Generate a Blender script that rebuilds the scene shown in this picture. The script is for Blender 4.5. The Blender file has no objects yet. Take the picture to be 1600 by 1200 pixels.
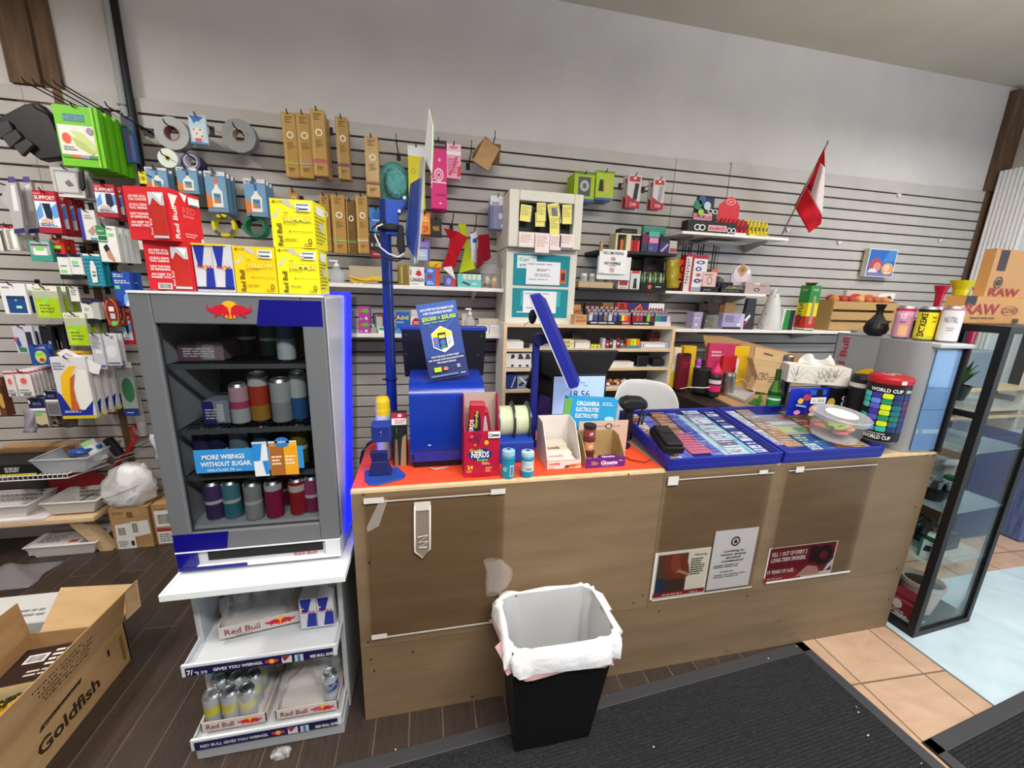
import bpy,math,random
from mathutils import Matrix,Vector
random.seed(7)
S=bpy.context.scene
COL=S.collection
# ---------------------------------------------------------------- camera, world, lights, exposure
CC=Vector((0.0,-2.78823,1.62575));FPX=622.359
RT=Vector((0.978372,-0.204267,0.0326));UP=Vector((0.015937,0.231572,0.972687));BK=Vector((-0.206237,-0.951131,0.229819))
cd=bpy.data.cameras.new('camera');cam=bpy.data.objects.new('camera',cd);COL.objects.link(cam)
cd.sensor_fit='HORIZONTAL';cd.sensor_width=36;cd.lens=FPX*36/1600;cd.clip_start=0.02
cam.matrix_world=Matrix(((RT.x,UP.x,BK.x,CC.x),(RT.y,UP.y,BK.y,CC.y),(RT.z,UP.z,BK.z,CC.z),(0,0,0,1)))
S.camera=cam
S.view_settings.view_transform='Standard';S.view_settings.look='None'
S.view_settings.exposure=0.15;S.view_settings.gamma=1.0
S.view_settings.use_curve_mapping=False
w=bpy.data.worlds.new('world');S.world=w;w.use_nodes=True
w.node_tree.nodes['Background'].inputs[0].default_value=(0.75,0.8,0.9,1)
w.node_tree.nodes['Background'].inputs[1].default_value=0.04
S.cycles.transparent_max_bounces=32
def area(name,loc,size,sy,power,col,rot=(0,0,0)):
    l=bpy.data.lights.new(name,'AREA');l.shape='RECTANGLE';l.size=size;l.size_y=sy
    l.energy=power;l.color=col;l.spread=math.pi
    o=bpy.data.objects.new(name,l);COL.objects.link(o);o.location=loc;o.rotation_euler=rot
    return o
R=math.radians
area('ceiling_lamp_left',(-2.3,-1.55,2.95),0.25,0.9,42,(1.0,0.95,0.90))
area('ceiling_lamp_middle',(0.75,-2.6,3.05),1.4,0.25,24,(1.0,0.95,0.90))
area('ceiling_lamp_right',(3.7,-1.3,2.95),0.25,0.9,22,(1.0,0.96,0.92))
area('ceiling_lamp_rear',(0.6,-3.5,3.1),2.6,0.3,118,(1.0,0.96,0.92))
area('ceiling_fill_left',(-1.2,-2.2,2.9),1.6,0.2,32,(1.0,0.93,0.84),(R(180),0,0))  # added upward fill that brightens the ceiling on the left
area('ceiling_fill_right',(2.6,-2.0,2.9),1.6,0.2,46,(1.0,0.93,0.84),(R(180),0,0))  # added upward fill that brightens the ceiling on the right
area('window_daylight',(4.5,-3.6,1.6),1.6,1.9,56,(0.62,0.80,1.0),(0,R(78),R(-35)))
# ---------------------------------------------------------------- helpers
def ray(u,v):return RT*(u-800)+UP*(600-v)-BK*FPX
def wy(u,v,y):d=ray(u,v);return CC+d*((y-CC.y)/d.y)
def wz(u,v,z):d=ray(u,v);return CC+d*((z-CC.z)/d.z)
def wx(u,v,x):d=ray(u,v);return CC+d*((x-CC.x)/d.x)
def lin(c):return c/12.92 if c <= 0.04045 else ((c+0.055)/1.055)**2.4
def rgb(h):h=h.lstrip('#');return tuple(lin(int(h[i:i+2],16)/255) for i in (0,2,4))
MATS={}
KIND={'':(0.5,0,.4),'m':(0.85,0,.25),'g':(0.22,0,.5),'M':(0.35,1,.5),'S':(0.22,1,.5),'f':(0.9,0,.2)}
def node_mat(key):
    m=bpy.data.materials.new(key);m.use_nodes=True
    return m,m.node_tree,m.node_tree.nodes,m.node_tree.links,m.node_tree.nodes['Principled BSDF']
def M(spec):
    """'#rrggbb', optionally followed by a kind letter: m matte, g glossy, M metal, S shiny metal, f fabric, e emitting, c clear."""
    if not isinstance(spec,str):return spec
    if spec in MATS:return MATS[spec]
    if not spec.startswith('#'):raise KeyError(spec)
    k=spec[7:];c=rgb(spec[:7])
    m,nt,N,L,b=node_mat('paint_'+spec[1:])
    if k.startswith('e'):
        b.inputs['Base Color'].default_value=(*c,1)
        b.inputs['Emission Color'].default_value=(*c,1);b.inputs['Emission Strength'].default_value=float(k[1:] or 1)
    elif k.startswith('w'):  # crumpled clear film: partly see-through, partly milky
        b.inputs['Base Color'].default_value=(*c,1);b.inputs['Roughness'].default_value=.2;b.inputs['Specular IOR Level'].default_value=.8
        tr=N.new('ShaderNodeBsdfTransparent');mx=N.new('ShaderNodeMixShader');mx.inputs[0].default_value=float(k[1:] or .3)
        L.new(tr.outputs[0],mx.inputs[1]);L.new(b.outputs[0],mx.inputs[2]);L.new(mx.outputs[0],N['Material Output'].inputs[0])
    elif k.startswith('c'):
        N.remove(b);tr=N.new('ShaderNodeBsdfTransparent');gl=N.new('ShaderNodeBsdfGlossy');mx=N.new('ShaderNodeMixShader')
        tr.inputs[0].default_value=(*c,1);gl.inputs['Roughness'].default_value=0.08
        lw=N.new('ShaderNodeLayerWeight');lw.inputs['Blend'].default_value=float(k[1:] or .25)
        L.new(lw.outputs['Fresnel'],mx.inputs[0]);L.new(tr.outputs[0],mx.inputs[1]);L.new(gl.outputs[0],mx.inputs[2])
        L.new(mx.outputs[0],N['Material Output'].inputs[0])
    else:
        r,me,sp=KIND[k]
        nz=N.new('ShaderNodeTexNoise');nz.inputs['Scale'].default_value=35;nz.inputs['Detail'].default_value=1
        hs=N.new('ShaderNodeMapRange');hs.inputs[3].default_value=r-.05;hs.inputs[4].default_value=min(1,r+.08)
        L.new(nz.outputs['Fac'],hs.inputs[0]);L.new(hs.outputs[0],b.inputs['Roughness'])
        b.inputs['Base Color'].default_value=(*c,1);b.inputs['Metallic'].default_value=me
        b.inputs['Specular IOR Level'].default_value=sp
    MATS[spec]=m
    return m
GL={}
def glyphs(s,bold=0.0):
    """Triangulated outline of a text, 1 tall at its capitals, starting at x=0."""
    k=(s,bold)
    if k in GL:return GL[k]
    c=bpy.data.curves.new('t','FONT');c.body=s;c.size=1;c.resolution_u=2;c.offset=bold;c.fill_mode='FRONT'
    o=bpy.data.objects.new('t',c);COL.objects.link(o)
    me=o.to_mesh();vs=[(v.co.x,v.co.y) for v in me.vertices];fs=[tuple(p.vertices) for p in me.polygons]
    o.to_mesh_clear();bpy.data.objects.remove(o);bpy.data.curves.remove(c)
    if not vs:vs=[(0,0)];fs=[]
    x0=min(v[0] for v in vs);x1=max(v[0] for v in vs)
    GL[k]=([((x-x0),y/0.72) for x,y in vs],fs,x1-x0)
    return GL[k]
class MB:
    def __init__(s):s.v=[];s.f=[];s.mi=[];s.sm=[];s.mats=[];s.T=None;s.uv=None
    def m(s,spec):
        mt=M(spec)
        if mt not in s.mats:s.mats.append(mt)
        return s.mats.index(mt)
    def add(s,vs,fs,spec,smooth=False):
        b=len(s.v);i=s.m(spec)
        if s.T is not None:vs=[s.T@Vector(v) for v in vs]
        s.v += [tuple(v) for v in vs]
        for f in fs:s.f.append(tuple(b+j for j in f));s.mi.append(i);s.sm.append(smooth)
        return s
    def box(s,x0,x1,y0,y1,z0,z1,spec):
        if x1<x0:x0,x1=x1,x0
        if y1<y0:y0,y1=y1,y0
        if z1<z0:z0,z1=z1,z0
        return s.add([(x,y,z) for z in (z0,z1) for y in (y0,y1) for x in (x0,x1)],
                     [(0,2,3,1),(4,5,7,6),(0,1,5,4),(2,6,7,3),(0,4,6,2),(1,3,7,5)],spec)
    def hexa(s,p,spec):
        """p: 4 bottom corners then 4 top corners, same winding."""
        return s.add(p,[(3,2,1,0),(4,5,6,7),(0,1,5,4),(1,2,6,5),(2,3,7,6),(3,0,4,7)],spec)
    def slab(s,pts,n,t,spec):
        """polygon pts extruded by vector n*t"""
        n=Vector(n)*t;k=len(pts);a=[Vector(q) for q in pts];c=[q+n for q in a]
        return s.add(a+c,[tuple(range(k))[::-1],tuple(range(k,2*k))]+[(i,(i+1)%k,k+(i+1)%k,k+i) for i in range(k)],spec)
    def quad(s,a,b,c,d,spec):return s.add([a,b,c,d],[(0,1,2,3)],spec)
    def lathe(s,prof,spec,c=(0,0,0),seg=20,axis='z',cap=True,mats=None,smooth=True):
        """prof: (radius, height); mats: one spec per band"""
        n=len(prof);vs=[]
        for r,h in prof:
            for i in range(seg):
                a=2*math.pi*i/seg;x,y=r*math.cos(a),r*math.sin(a)
                q=(x,y,h) if axis == 'z' else ((x,h,y) if axis == 'y' else (h,x,y))
                vs.append((c[0]+q[0],c[1]+q[1],c[2]+q[2]))
        for j in range(n-1):
            fs=[(j*seg+i,j*seg+(i+1)%seg,(j+1)*seg+(i+1)%seg,(j+1)*seg+i) for i in range(seg)]
            used=sorted({k for f in fs for k in f});mp={k:q for q,k in enumerate(used)}
            s.add([vs[k] for k in used],[tuple(mp[k] for k in f) for f in fs],mats[j] if mats else spec,smooth)
        if cap:
            for j,rev in ((0,True),(n-1,False)):
                if prof[j][0]>1e-5:
                    ring=vs[j*seg:(j+1)*seg]
                    s.add(ring,[tuple(range(seg))[::-1] if rev else tuple(range(seg))],(mats[0] if rev else mats[-1]) if mats else spec)
        return s
    def tube(s,pts,r,spec,seg=8,closed=False):
        P=[Vector(q) for q in pts];n=len(P);rings=[]
        for i in range(n):
            d=(P[(i+1)%n]-P[i-1]) if closed else (P[min(i+1,n-1)]-P[max(i-1,0)])
            d.normalize()
            a=Vector((0,0,1)) if abs(d.z)<.9 else Vector((1,0,0))
            e1=d.cross(a).normalized();e2=d.cross(e1)
            rr=r[i] if isinstance(r,(list,tuple)) else r
            rings.append([P[i]+e1*rr*math.cos(2*math.pi*k/seg)+e2*rr*math.sin(2*math.pi*k/seg) for k in range(seg)])
        vs=[q for g in rings for q in g];fs=[]
        for i in range(n if closed else n-1):
            j=(i+1)%n
            fs += [(i*seg+k,i*seg+(k+1)%seg,j*seg+(k+1)%seg,j*seg+k) for k in range(seg)]
        if not closed:fs += [tuple(range(seg))[::-1],tuple(range((n-1)*seg,n*seg))]
        return s.add(vs,fs,spec,True)
    def grid(s,fn,nu,nv,spec,smooth=True,closed=False):
        vs=[fn(i/nu,j/nv) for j in range(nv+1) for i in range(nu+1)]
        return s.add(vs,[(j*(nu+1)+i,j*(nu+1)+i+1,(j+1)*(nu+1)+i+1,(j+1)*(nu+1)+i) for j in range(nv) for i in range(nu)],spec,smooth)
    def ball(s,c,rx,ry,rz,spec,n=10):
        def fn(a,b):
            t=2*math.pi*a;f=math.pi*(b-.5)
            return (c[0]+rx*math.cos(f)*math.cos(t),c[1]+ry*math.cos(f)*math.sin(t),c[2]+rz*math.sin(f))
        return s.grid(fn,n*2,n,spec)
    # ---- prints on a face: o lower left corner, r and u unit vectors, w x h its size, d the step off the surface
    def text(s,t,o,r,u,w,h,spec,bold=0.0,lift=None,fn=None):
        vs,fs,tw=glyphs(t,bold)
        if tw<1e-6:return s
        k=w/tw if w else h*.72
        nrm=Vector(r).cross(Vector(u))*(lift or .0006)
        o=Vector(o);r=Vector(r);u=Vector(u)
        if fn:return s.add([fn(x*k,y*h) for x,y in vs],fs,spec)
        return s.add([o+r*(x*k)+u*(y*h)+nrm for x,y in vs],fs,spec)
    def paint(s,o,r,u,w,h,spec,step=.0005):
        o=Vector(o);r=Vector(r);u=Vector(u);n=r.cross(u)
        def at(x,y,k):return o+r*(x*w)+u*(y*h)+n*(step*k)
        for k,p in enumerate(spec,1):
            t=p[0]
            if t == 'r':_,c,x0,y0,x1,y1=p;s.quad(at(x0,y0,k),at(x1,y0,k),at(x1,y1,k),at(x0,y1,k),c)
            elif t == 'p':s.add([at(x,y,k) for x,y in p[2]],[tuple(range(len(p[2])))],p[1])
            elif t == 'e':
                _,c,x,y,a,b=p;s.add([at(x+a*math.cos(i*math.pi/9),y+b*math.sin(i*math.pi/9),k) for i in range(18)],[tuple(range(18))],c)
            elif t == 'o':
                _,c,x,y,a,b,th=p;N=18
                s.add([at(x+a*q*math.cos(i*2*math.pi/N),y+b*q*math.sin(i*2*math.pi/N),k) for q in (1,th) for i in range(N)],[(i,(i+1)%N,N+(i+1)%N,N+i) for i in range(N)],c)
            elif t in 'tT':
                _,c,q,x,y,a,b=p[:7];s.text(q,at(x,y,k),r,u,a*w,b*h,c,.022 if t == 'T' else 0,step)
            elif t == 'V':  # text running up the face
                _,c,q,x,y,a,b=p[:7];s.text(q,at(x,y,k),u,-r,b*h,a*w,c,.02,step)
            elif t == 'l':  # rows of small print
                _,c,x0,y0,x1,y1,m=p;rs=random.Random(m*7+int(x0*99))
                for i in range(m):
                    yy=y0+(y1-y0)*(i+.2)/m;hh=(y1-y0)/m*.5;xe=x0+(x1-x0)*rs.uniform(.6,1);xx=x0
                    while xx<xe-.01:
                        e=min(xe,xx+(x1-x0)*rs.uniform(.12,.3));s.quad(at(xx,yy,k),at(e,yy,k),at(e,yy+hh,k),at(xx,yy+hh,k),c);xx=e+(x1-x0)*.04
            elif t == 'b':  # barcode
                _,c,x0,y0,x1,y1=p;s.quad(at(x0,y0,k),at(x1,y0,k),at(x1,y1,k),at(x0,y1,k),'#f4f4f2');rs=random.Random(3);xx=x0+.06*(x1-x0)
                while xx<x1-.08*(x1-x0):
                    e=xx+(x1-x0)*rs.choice((.02,.03,.05));s.quad(at(xx,y0+.1*(y1-y0),k+.5),at(e,y0+.1*(y1-y0),k+.5),at(e,y1-.1*(y1-y0),k+.5),at(xx,y1-.1*(y1-y0),k+.5),c);xx=e+(x1-x0)*rs.choice((.02,.03))
        return s
    def front(s,x0,x1,z0,z1,y,spec,step=.0005):return s.paint((x0,y,z0),(1,0,0),(0,0,1),x1-x0,z1-z0,spec,step)
    def side(s,x,y0,y1,z0,z1,spec,left=False):
        if left:return s.paint((x,y1,z0),(0,-1,0),(0,0,1),y1-y0,z1-z0,spec)
        return s.paint((x,y0,z0),(0,1,0),(0,0,1),y1-y0,z1-z0,spec)
    def top(s,x0,x1,y0,y1,z,spec):return s.paint((x0,y0,z),(1,0,0),(0,1,0),x1-x0,y1-y0,spec)
    def build(s,name,parent=None,bevel=0,segs=2,origin=None,solid=0,sub=0):
        vs=s.v
        if origin is None and parent is None:
            a=[min(q[i] for q in vs) for i in range(3)];b=[max(q[i] for q in vs) for i in range(3)]
            origin=((a[0]+b[0])/2,(a[1]+b[1])/2,a[2])
        if parent is not None:origin=parent['_o'] if '_o' in parent else tuple(parent.location)
        o3=Vector(origin);me=bpy.data.meshes.new(name)
        me.from_pydata([Vector(q)-o3 for q in vs],[],s.f)
        for mt in s.mats:me.materials.append(mt)
        me.polygons.foreach_set('material_index',s.mi);me.polygons.foreach_set('use_smooth',s.sm);me.update()
        o=bpy.data.objects.new(name,me);COL.objects.link(o)
        if parent is not None:o.parent=parent
        else:o.location=o3
        o['_o']=tuple(origin)
        if bevel:
            q=o.modifiers.new('bevel','BEVEL');q.width=bevel;q.segments=segs;q.limit_method='ANGLE';q.angle_limit=R(50)
        if solid:
            q=o.modifiers.new('solid','SOLIDIFY');q.thickness=solid;q.offset=0
        if sub:
            q=o.modifiers.new('sub','SUBSURF');q.levels=q.render_levels=sub
        return o
def tag(o,label,cat,group=None,kind=None):
    o['label']=label;o['category']=cat
    if group:o['group']=group
    if kind:o['kind']=kind
    return o
def thing(name,label,cat,loc,group=None):
    o=bpy.data.objects.new(name,None);COL.objects.link(o);o.location=loc;o['_o']=tuple(loc);o.empty_display_size=.05
    return tag(o,label,cat,group)
def struct(mb,name,**k):
    o=mb.build(name,**k);o['kind']='structure';return o
def copyof(o,d,label=None,group=None):
    """a copy of a thing, its parts and their sub-parts, moved by d"""
    def cp(x,par):
        c=x.copy();COL.objects.link(c)
        if par:c.parent=par
        for ch in x.children:cp(ch,c)
        return c
    c=cp(o,None);c.location=Vector(o.location)+Vector(d)
    if label:c['label']=label
    if group:c['group']=group
    return c
def rotz(deg,c):return Matrix.Translation(Vector(c))@Matrix.Rotation(R(deg),4,'Z')@Matrix.Translation(-Vector(c))
def rotax(deg,c,ax):return Matrix.Translation(Vector(c))@Matrix.Rotation(R(deg),4,ax)@Matrix.Translation(-Vector(c))
def bb(u0,v0,u1,v1,y):
    """pixel box -> x0, x1, z0, z1 on the plane y"""
    um,vm=(u0+u1)/2,(v0+v1)/2
    return wy(u0,vm,y).x,wy(u1,vm,y).x,wy(um,v1,y).z,wy(um,v0,y).z
CLEAR='#f2f6f8c.18';GLASS='#eef4f2c.3'
BLK='#121214';WHT='#f2f0ec'
def can(mb,c,r,h,bands,top='#c9ccd0M',seg=18):
    """bands: (height fraction, colour) from the bottom"""
    prof=[(r*.78,0),(r,h*.05)];ms=['#a9acb0M']
    for fr,cl in bands:prof.append((r,h*(.05+.87*fr)));ms.append(cl)
    prof += [(r*.82,h*.985),(r*.82,h),(r*.74,h),(r*.72,h*.975)];ms += [top,top,top,top]
    mb.lathe(prof,top,c,seg,mats=ms)
    mb.box(c[0]-r*.2,c[0]+r*.2,c[1]-r*.45,c[1]+r*.15,c[2]+h*.978,c[2]+h*.99,'#9a9da2M')
    return mb
def wrap(mb,t,c,r,h0,h,a0,w,spec,bold=.02):
    """text wrapped on an upright cylinder about c: h0 height, a0 start angle, w angular width"""
    vs,fs,tw=glyphs(t,bold)
    mb.add([(c[0]+(r+.0006)*math.cos(a0+x/tw*w),c[1]+(r+.0006)*math.sin(a0+x/tw*w),c[2]+h0+y*h) for x,y in vs],fs,spec)
def vwrap(mb,t,c,r,h0,hh,a0,w,spec,bold=.02):
    """text running up a cylinder"""
    vs,fs,tw=glyphs(t,bold)
    mb.add([(c[0]+(r+.0006)*math.cos(a0-y*w),c[1]+(r+.0006)*math.sin(a0-y*w),c[2]+h0+x/tw*hh) for x,y in vs],fs,spec)
# ---------------------------------------------------------------- procedural materials of the setting
def noise_mat(key,c1,c2,scale,rough=.6,bump=0,stretch=(1,1,1),detail=4,ramp=(.35,.65),spec=.4,bscale=None,warp=0):
    m,nt,N,L,b=node_mat(key)
    tc=N.new('ShaderNodeTexCoord');mp=N.new('ShaderNodeMapping');mp.inputs['Scale'].default_value=stretch
    L.new(tc.outputs['Object'],mp.inputs[0])
    nz=N.new('ShaderNodeTexNoise');nz.inputs['Scale'].default_value=scale;nz.inputs['Detail'].default_value=detail
    nz.inputs['Distortion'].default_value=warp
    L.new(mp.outputs[0],nz.inputs['Vector'])
    cr=N.new('ShaderNodeValToRGB');e=cr.color_ramp.elements
    e[0].position,e[1].position=ramp;e[0].color=(*rgb(c1),1);e[1].color=(*rgb(c2),1)
    L.new(nz.outputs['Fac'],cr.inputs[0]);L.new(cr.outputs[0],b.inputs['Base Color'])
    b.inputs['Roughness'].default_value=rough;b.inputs['Specular IOR Level'].default_value=spec
    if bump:
        bp=N.new('ShaderNodeBump');bp.inputs['Strength'].default_value=bump;bp.inputs['Distance'].default_value=.01
        n2=N.new('ShaderNodeTexNoise');n2.inputs['Scale'].default_value=bscale or scale*3;n2.inputs['Detail'].default_value=3
        L.new(mp.outputs[0],n2.inputs['Vector']);L.new(n2.outputs['Fac'],bp.inputs['Height']);L.new(bp.outputs[0],b.inputs['Normal'])
    MATS[key]=m;return m
def brick_mat(key,c1,c2,mortar,bw,rh,ms,rough,off,shift,rz,over,oscale,ostr,spec=.5):
    m,nt,N,L,b=node_mat(key)
    tc=N.new('ShaderNodeTexCoord');mp=N.new('ShaderNodeMapping');mp.inputs['Location'].default_value=shift;mp.inputs['Rotation'].default_value=(0,0,R(rz))
    L.new(tc.outputs['Object'],mp.inputs[0])
    br=N.new('ShaderNodeTexBrick');br.offset=off;br.inputs['Scale'].default_value=1;br.inputs['Brick Width'].default_value=bw;br.inputs['Row Height'].default_value=rh
    br.inputs['Mortar Size'].default_value=ms;br.inputs['Mortar Smooth'].default_value=.1
    br.inputs['Color1'].default_value=(*rgb(c1),1);br.inputs['Color2'].default_value=(*rgb(c2),1);br.inputs['Mortar'].default_value=(*rgb(mortar),1)
    L.new(mp.outputs[0],br.inputs[0])
    m2=N.new('ShaderNodeMapping');m2.inputs['Scale'].default_value=ostr;L.new(mp.outputs[0],m2.inputs[0])
    nz=N.new('ShaderNodeTexNoise');nz.inputs['Scale'].default_value=oscale;nz.inputs['Detail'].default_value=5;nz.inputs['Distortion'].default_value=1.2;L.new(m2.outputs[0],nz.inputs[0])
    cr=N.new('ShaderNodeValToRGB');e=cr.color_ramp.elements;e[0].position,e[1].position=.3,.75;e[0].color=(*over[0],1);e[1].color=(*over[1],1)
    L.new(nz.outputs['Fac'],cr.inputs[0])
    mx=N.new('ShaderNodeMix');mx.data_type='RGBA';mx.blend_type='MULTIPLY';mx.inputs[0].default_value=1
    L.new(br.outputs['Color'],mx.inputs[6]);L.new(cr.outputs[0],mx.inputs[7]);L.new(mx.outputs[2],b.inputs['Base Color'])
    b.inputs['Roughness'].default_value=rough;b.inputs['Specular IOR Level'].default_value=spec
    MATS[key]=m;return m
noise_mat('wallpaint','#c9c5c4','#d0ccca',3,.8,.08,bscale=60)
noise_mat('ceilpaint','#c6bfae','#cdc7b8',2,.9,.1,bscale=70)
noise_mat('slat','#b4b0ac','#bbb7b3',5,.5)
noise_mat('slatwarm','#b9b2ae','#c1b9b6',5,.5)
noise_mat('groove','#2a201d','#35292a',8,.9)
noise_mat('beam','#57422f','#715740',6,.7,.2,(6,6,.6))
noise_mat('ply','#776249','#846e53',2.2,.62,.05,(1,1,6),6,bscale=30)
noise_mat('plyedge','#d9b98a','#e5c99e',30,.6)
noise_mat('pine','#d8b890','#e6caa4',14,.55,0,(.6,8,8))
noise_mat('card','#a98458','#b59266',5,.85,.04,(1,1,4))
noise_mat('cardlight','#c8a678','#d3b388',5,.85,.04,(1,1,4))
noise_mat('carddark','#6f5232','#7e5f3c',5,.85)
noise_mat('bag','#e8eaec','#f6f7f8',9,.35,.5,bscale=14)
noise_mat('brushed','#b3b6b8','#c6c9ca',40,.28,0,(1,30,1),spec=.6)
noise_mat('steel','#8f8f8d','#aaaaa8',30,.3,0,(20,20,1));MATS['steel'].node_tree.nodes['Principled BSDF'].inputs['Metallic'].default_value=1
noise_mat('rubber','#29292b','#47474a',160,.95,.9,(1,1,1),3,(.35,.75),.2)
noise_mat('marble','#b4cad2','#cadbe2',2.2,.12,0,(1,1,1),8,(.3,.7),.6,warp=2.5)  # white floor, its colour tinted with the bluish reflection of daylight
brick_mat('laminate','#3a302a','#473b34','#6b5d53',1.25,.125,.0022,.38,.37,(.05,.3,0),90,((.62,.6,.58),(1.12,1.1,1.08)),6,(1.2,14,1))
brick_mat('tile','#bd9e84','#c4a78f','#7d6854',.335,.335,.004,.22,0,(-.234,-.011,0),2.5,((.86,.82,.78),(1.07,1.07,1.07)),3,(1,2.5,1))
# ---------------------------------------------------------------- setting
mb=MB();mb.box(-4.6,1.77,-7,.1,-.1,0,'laminate');struct(mb,'floor')
mb=MB();mb.box(1.77,6.2,-1.29,.1,-.1,0,'tile');mb.box(1.77,2.29,-7,-1.29,-.1,0,'tile');struct(mb,'floor_tile',origin=(0,0,0))
mb=MB();mb.box(2.29,6.2,-7,-1.29,-.1,0,'marble');mb.box(2.286,2.298,-7,-1.29,-.02,.001,'#6b6a66');struct(mb,'floor_white')
mb=MB();mb.box(-4.6,6.2,-7,.2,3.36,3.46,'ceilpaint');struct(mb,'ceiling')
mb=MB();mb.box(-4.6,6.2,.02,.12,0,3.36,'wallpaint');struct(mb,'wall_back')
mb=MB();mb.box(-4.7,-4.6,-7,.12,0,3.36,'wallpaint');struct(mb,'wall_left')
mb=MB();mb.box(-4.7,6.3,-7.1,-7,0,3.36,'wallpaint');struct(mb,'wall_front')
mb=MB()
mb.box(4.85,4.95,-.34,.02,0,3.36,'wallpaint');mb.box(4.85,4.95,-1.5,-.34,2.75,3.36,'wallpaint');mb.box(4.85,4.95,-1.5,-.34,0,.9,'wallpaint')
mb.box(4.85,4.95,-7,-1.5,0,3.36,'wallpaint');struct(mb,'wall_right')
def slats(name,x0,x1,ztop,zbot,mat):
    mb=MB();mb.box(x0,x1,.004,.019,zbot,ztop,'groove');z=2.484;p=.0762
    mb.box(x0,x1,-.006,.006,z+.005,ztop,mat)
    while z>zbot+.02:
        z2=max(zbot,z-p+.007)
        mb.add([(x0,-.006,z2),(x1,-.006,z2),(x1,-.006,z-.007),(x0,-.006,z-.007),(x0,.006,z2-.003),(x1,.006,z2-.003),(x1,.006,z-.002),(x0,.006,z-.002)],
               [(0,1,2,3),(4,5,1,0),(3,2,6,7),(0,3,7,4),(1,5,6,2)],mat)
        z -= p
    return struct(mb,name)
slats('wall_slats_far_left',-4.6,-2.0,2.555,.1,'slat')
slats('wall_slats_by_post',-1.998,-1.868,2.555,.1,'slatwarm')
slats('wall_slats_left',-1.826,-1.575,2.555,.1,'slat')
slats('wall_slats_middle',-1.505,1.725,2.558,.1,'slat')
slats('wall_slats_narrow',1.729,2.168,2.562,.1,'slat')
slats('wall_slats_right',2.174,4.675,2.572,.1,'slat')
mb=MB();mb.box(-2.03,-1.825,.0,.019,0,3.36,'beam');mb.box(-2.03,-1.90,-.022,.0,2.56,3.36,'beam');mb.box(-1.898,-1.825,-.004,.0,0,3.36,'beam');struct(mb,'trim_1')
mb=MB();mb.box(4.675,4.85,-.03,.02,2.572,3.33,'beam');mb.box(4.68,4.85,-.012,.02,0,2.572,'beam');struct(mb,'trim_2')
mb=MB()
for i in range(9):
    y0=-.045-.028*i;mb.add([(4.70,y0,z) for z in (.2,2.72)]+[(4.685,y0-.014,z) for z in (.2,2.72)]+[(4.70,y0-.028,z) for z in (.2,2.72)],[(0,1,3,2),(2,3,5,4)],'#d4d4d6')
mb.box(4.70,4.85,-.30,-.045,.2,2.72,'#d4d4d6');struct(mb,'trim_3')
mb=MB();mb.box(4.87,4.9,-1.46,-.36,.95,2.7,'#20262ec');mb.box(4.94,4.945,-1.5,-.34,.9,2.75,'#3a4048')
o=struct(mb,'window_1')
f=MB()
for a in ((-1.5,-1.44,.9,2.75),(-.4,-.34,.9,2.75),(-.95,-.91,.9,2.75),(-1.5,-.34,.9,.97),(-1.5,-.34,2.68,2.75)):f.box(4.80,4.93,*a,'#dcdcdc')
f.build('window_frame',o)
# conduit running up the back wall, with its black cable
t=thing('conduit_pipe','shiny steel conduit running up the white wall with a black cable beside it','pipe',(-1.535,-.02,0))
mb=MB();mb.tube([(-1.545,-.035,.1),(-1.545,-.035,3.36)],.017,'#a4a6a8',12);mb.build('pipe',t)
mb=MB();mb.tube([(-1.515,-.028,.1),(-1.513,-.028,1.4),(-1.516,-.028,2.6),(-1.513,-.028,3.36)],.017,'#151515',8);mb.build('cable',t)
mb=MB();mb.box(-1.565,-1.525,-.054,-.002,2.50,2.507,'#6a6c6e');mb.build('bracket',t)
# two ribbed entrance mats
def mat(name,label,o,ang,w,h,seed):
    t=thing(name,label,'mat',(*o,0));T=Matrix.Translation((*o,0))@Matrix.Rotation(R(ang),4,'Z');mb=MB();mb.T=T
    n=int(h/.0125)
    for i in range(n):  # ribs
        y=-.05-(h-.1)*i/n;mb.add([(-w+.05,y,.006),(-.05,y,.006),(-.05,y-.0045,.0105),(-w+.05,y-.0045,.0105),(-.05,y-.0085,.0105),(-w+.05,y-.0085,.0105),(-.05,y-.0125,.006),(-w+.05,y-.0125,.006)],[(0,3,2,1),(3,5,4,2),(5,7,6,4)],'rubber')
    mb.box(-w,0,-h,0,.001,.006,'rubber');mb.build('ribbed_pile',t)
    mb=MB();mb.T=T
    for a in ((-w,0,-.05,0),(-w,0,-h,-h+.05),(-w,-w+.05,-h,0),(-.05,0,-h,0)):mb.box(*a,.0,.009,'#3a3a3d')
    mb.build('rubber_border',t,bevel=.003)
    mb=MB();rs=random.Random(seed)  # bits of debris
    mb.T=T
    for i in range(46):
        x,y=-rs.random()*w*.95-.02,-rs.random()*h*.7;mb.box(x,x+rs.uniform(.002,.007),y,y+rs.uniform(.002,.005),.0105,.0125,'#d8d6d0')
    q=mb.build('debris',t);q['kind']='stuff'
    return t
mat('entrance_mat','large dark ribbed entrance mat along the foot of the counter',(1.762,-1.523),3.8,2.6,1.9,1)
mat('entrance_mat','second dark ribbed mat at the lower right on the tiles',(3.35,-1.815),6.2,1.545,1.2,2)
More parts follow.
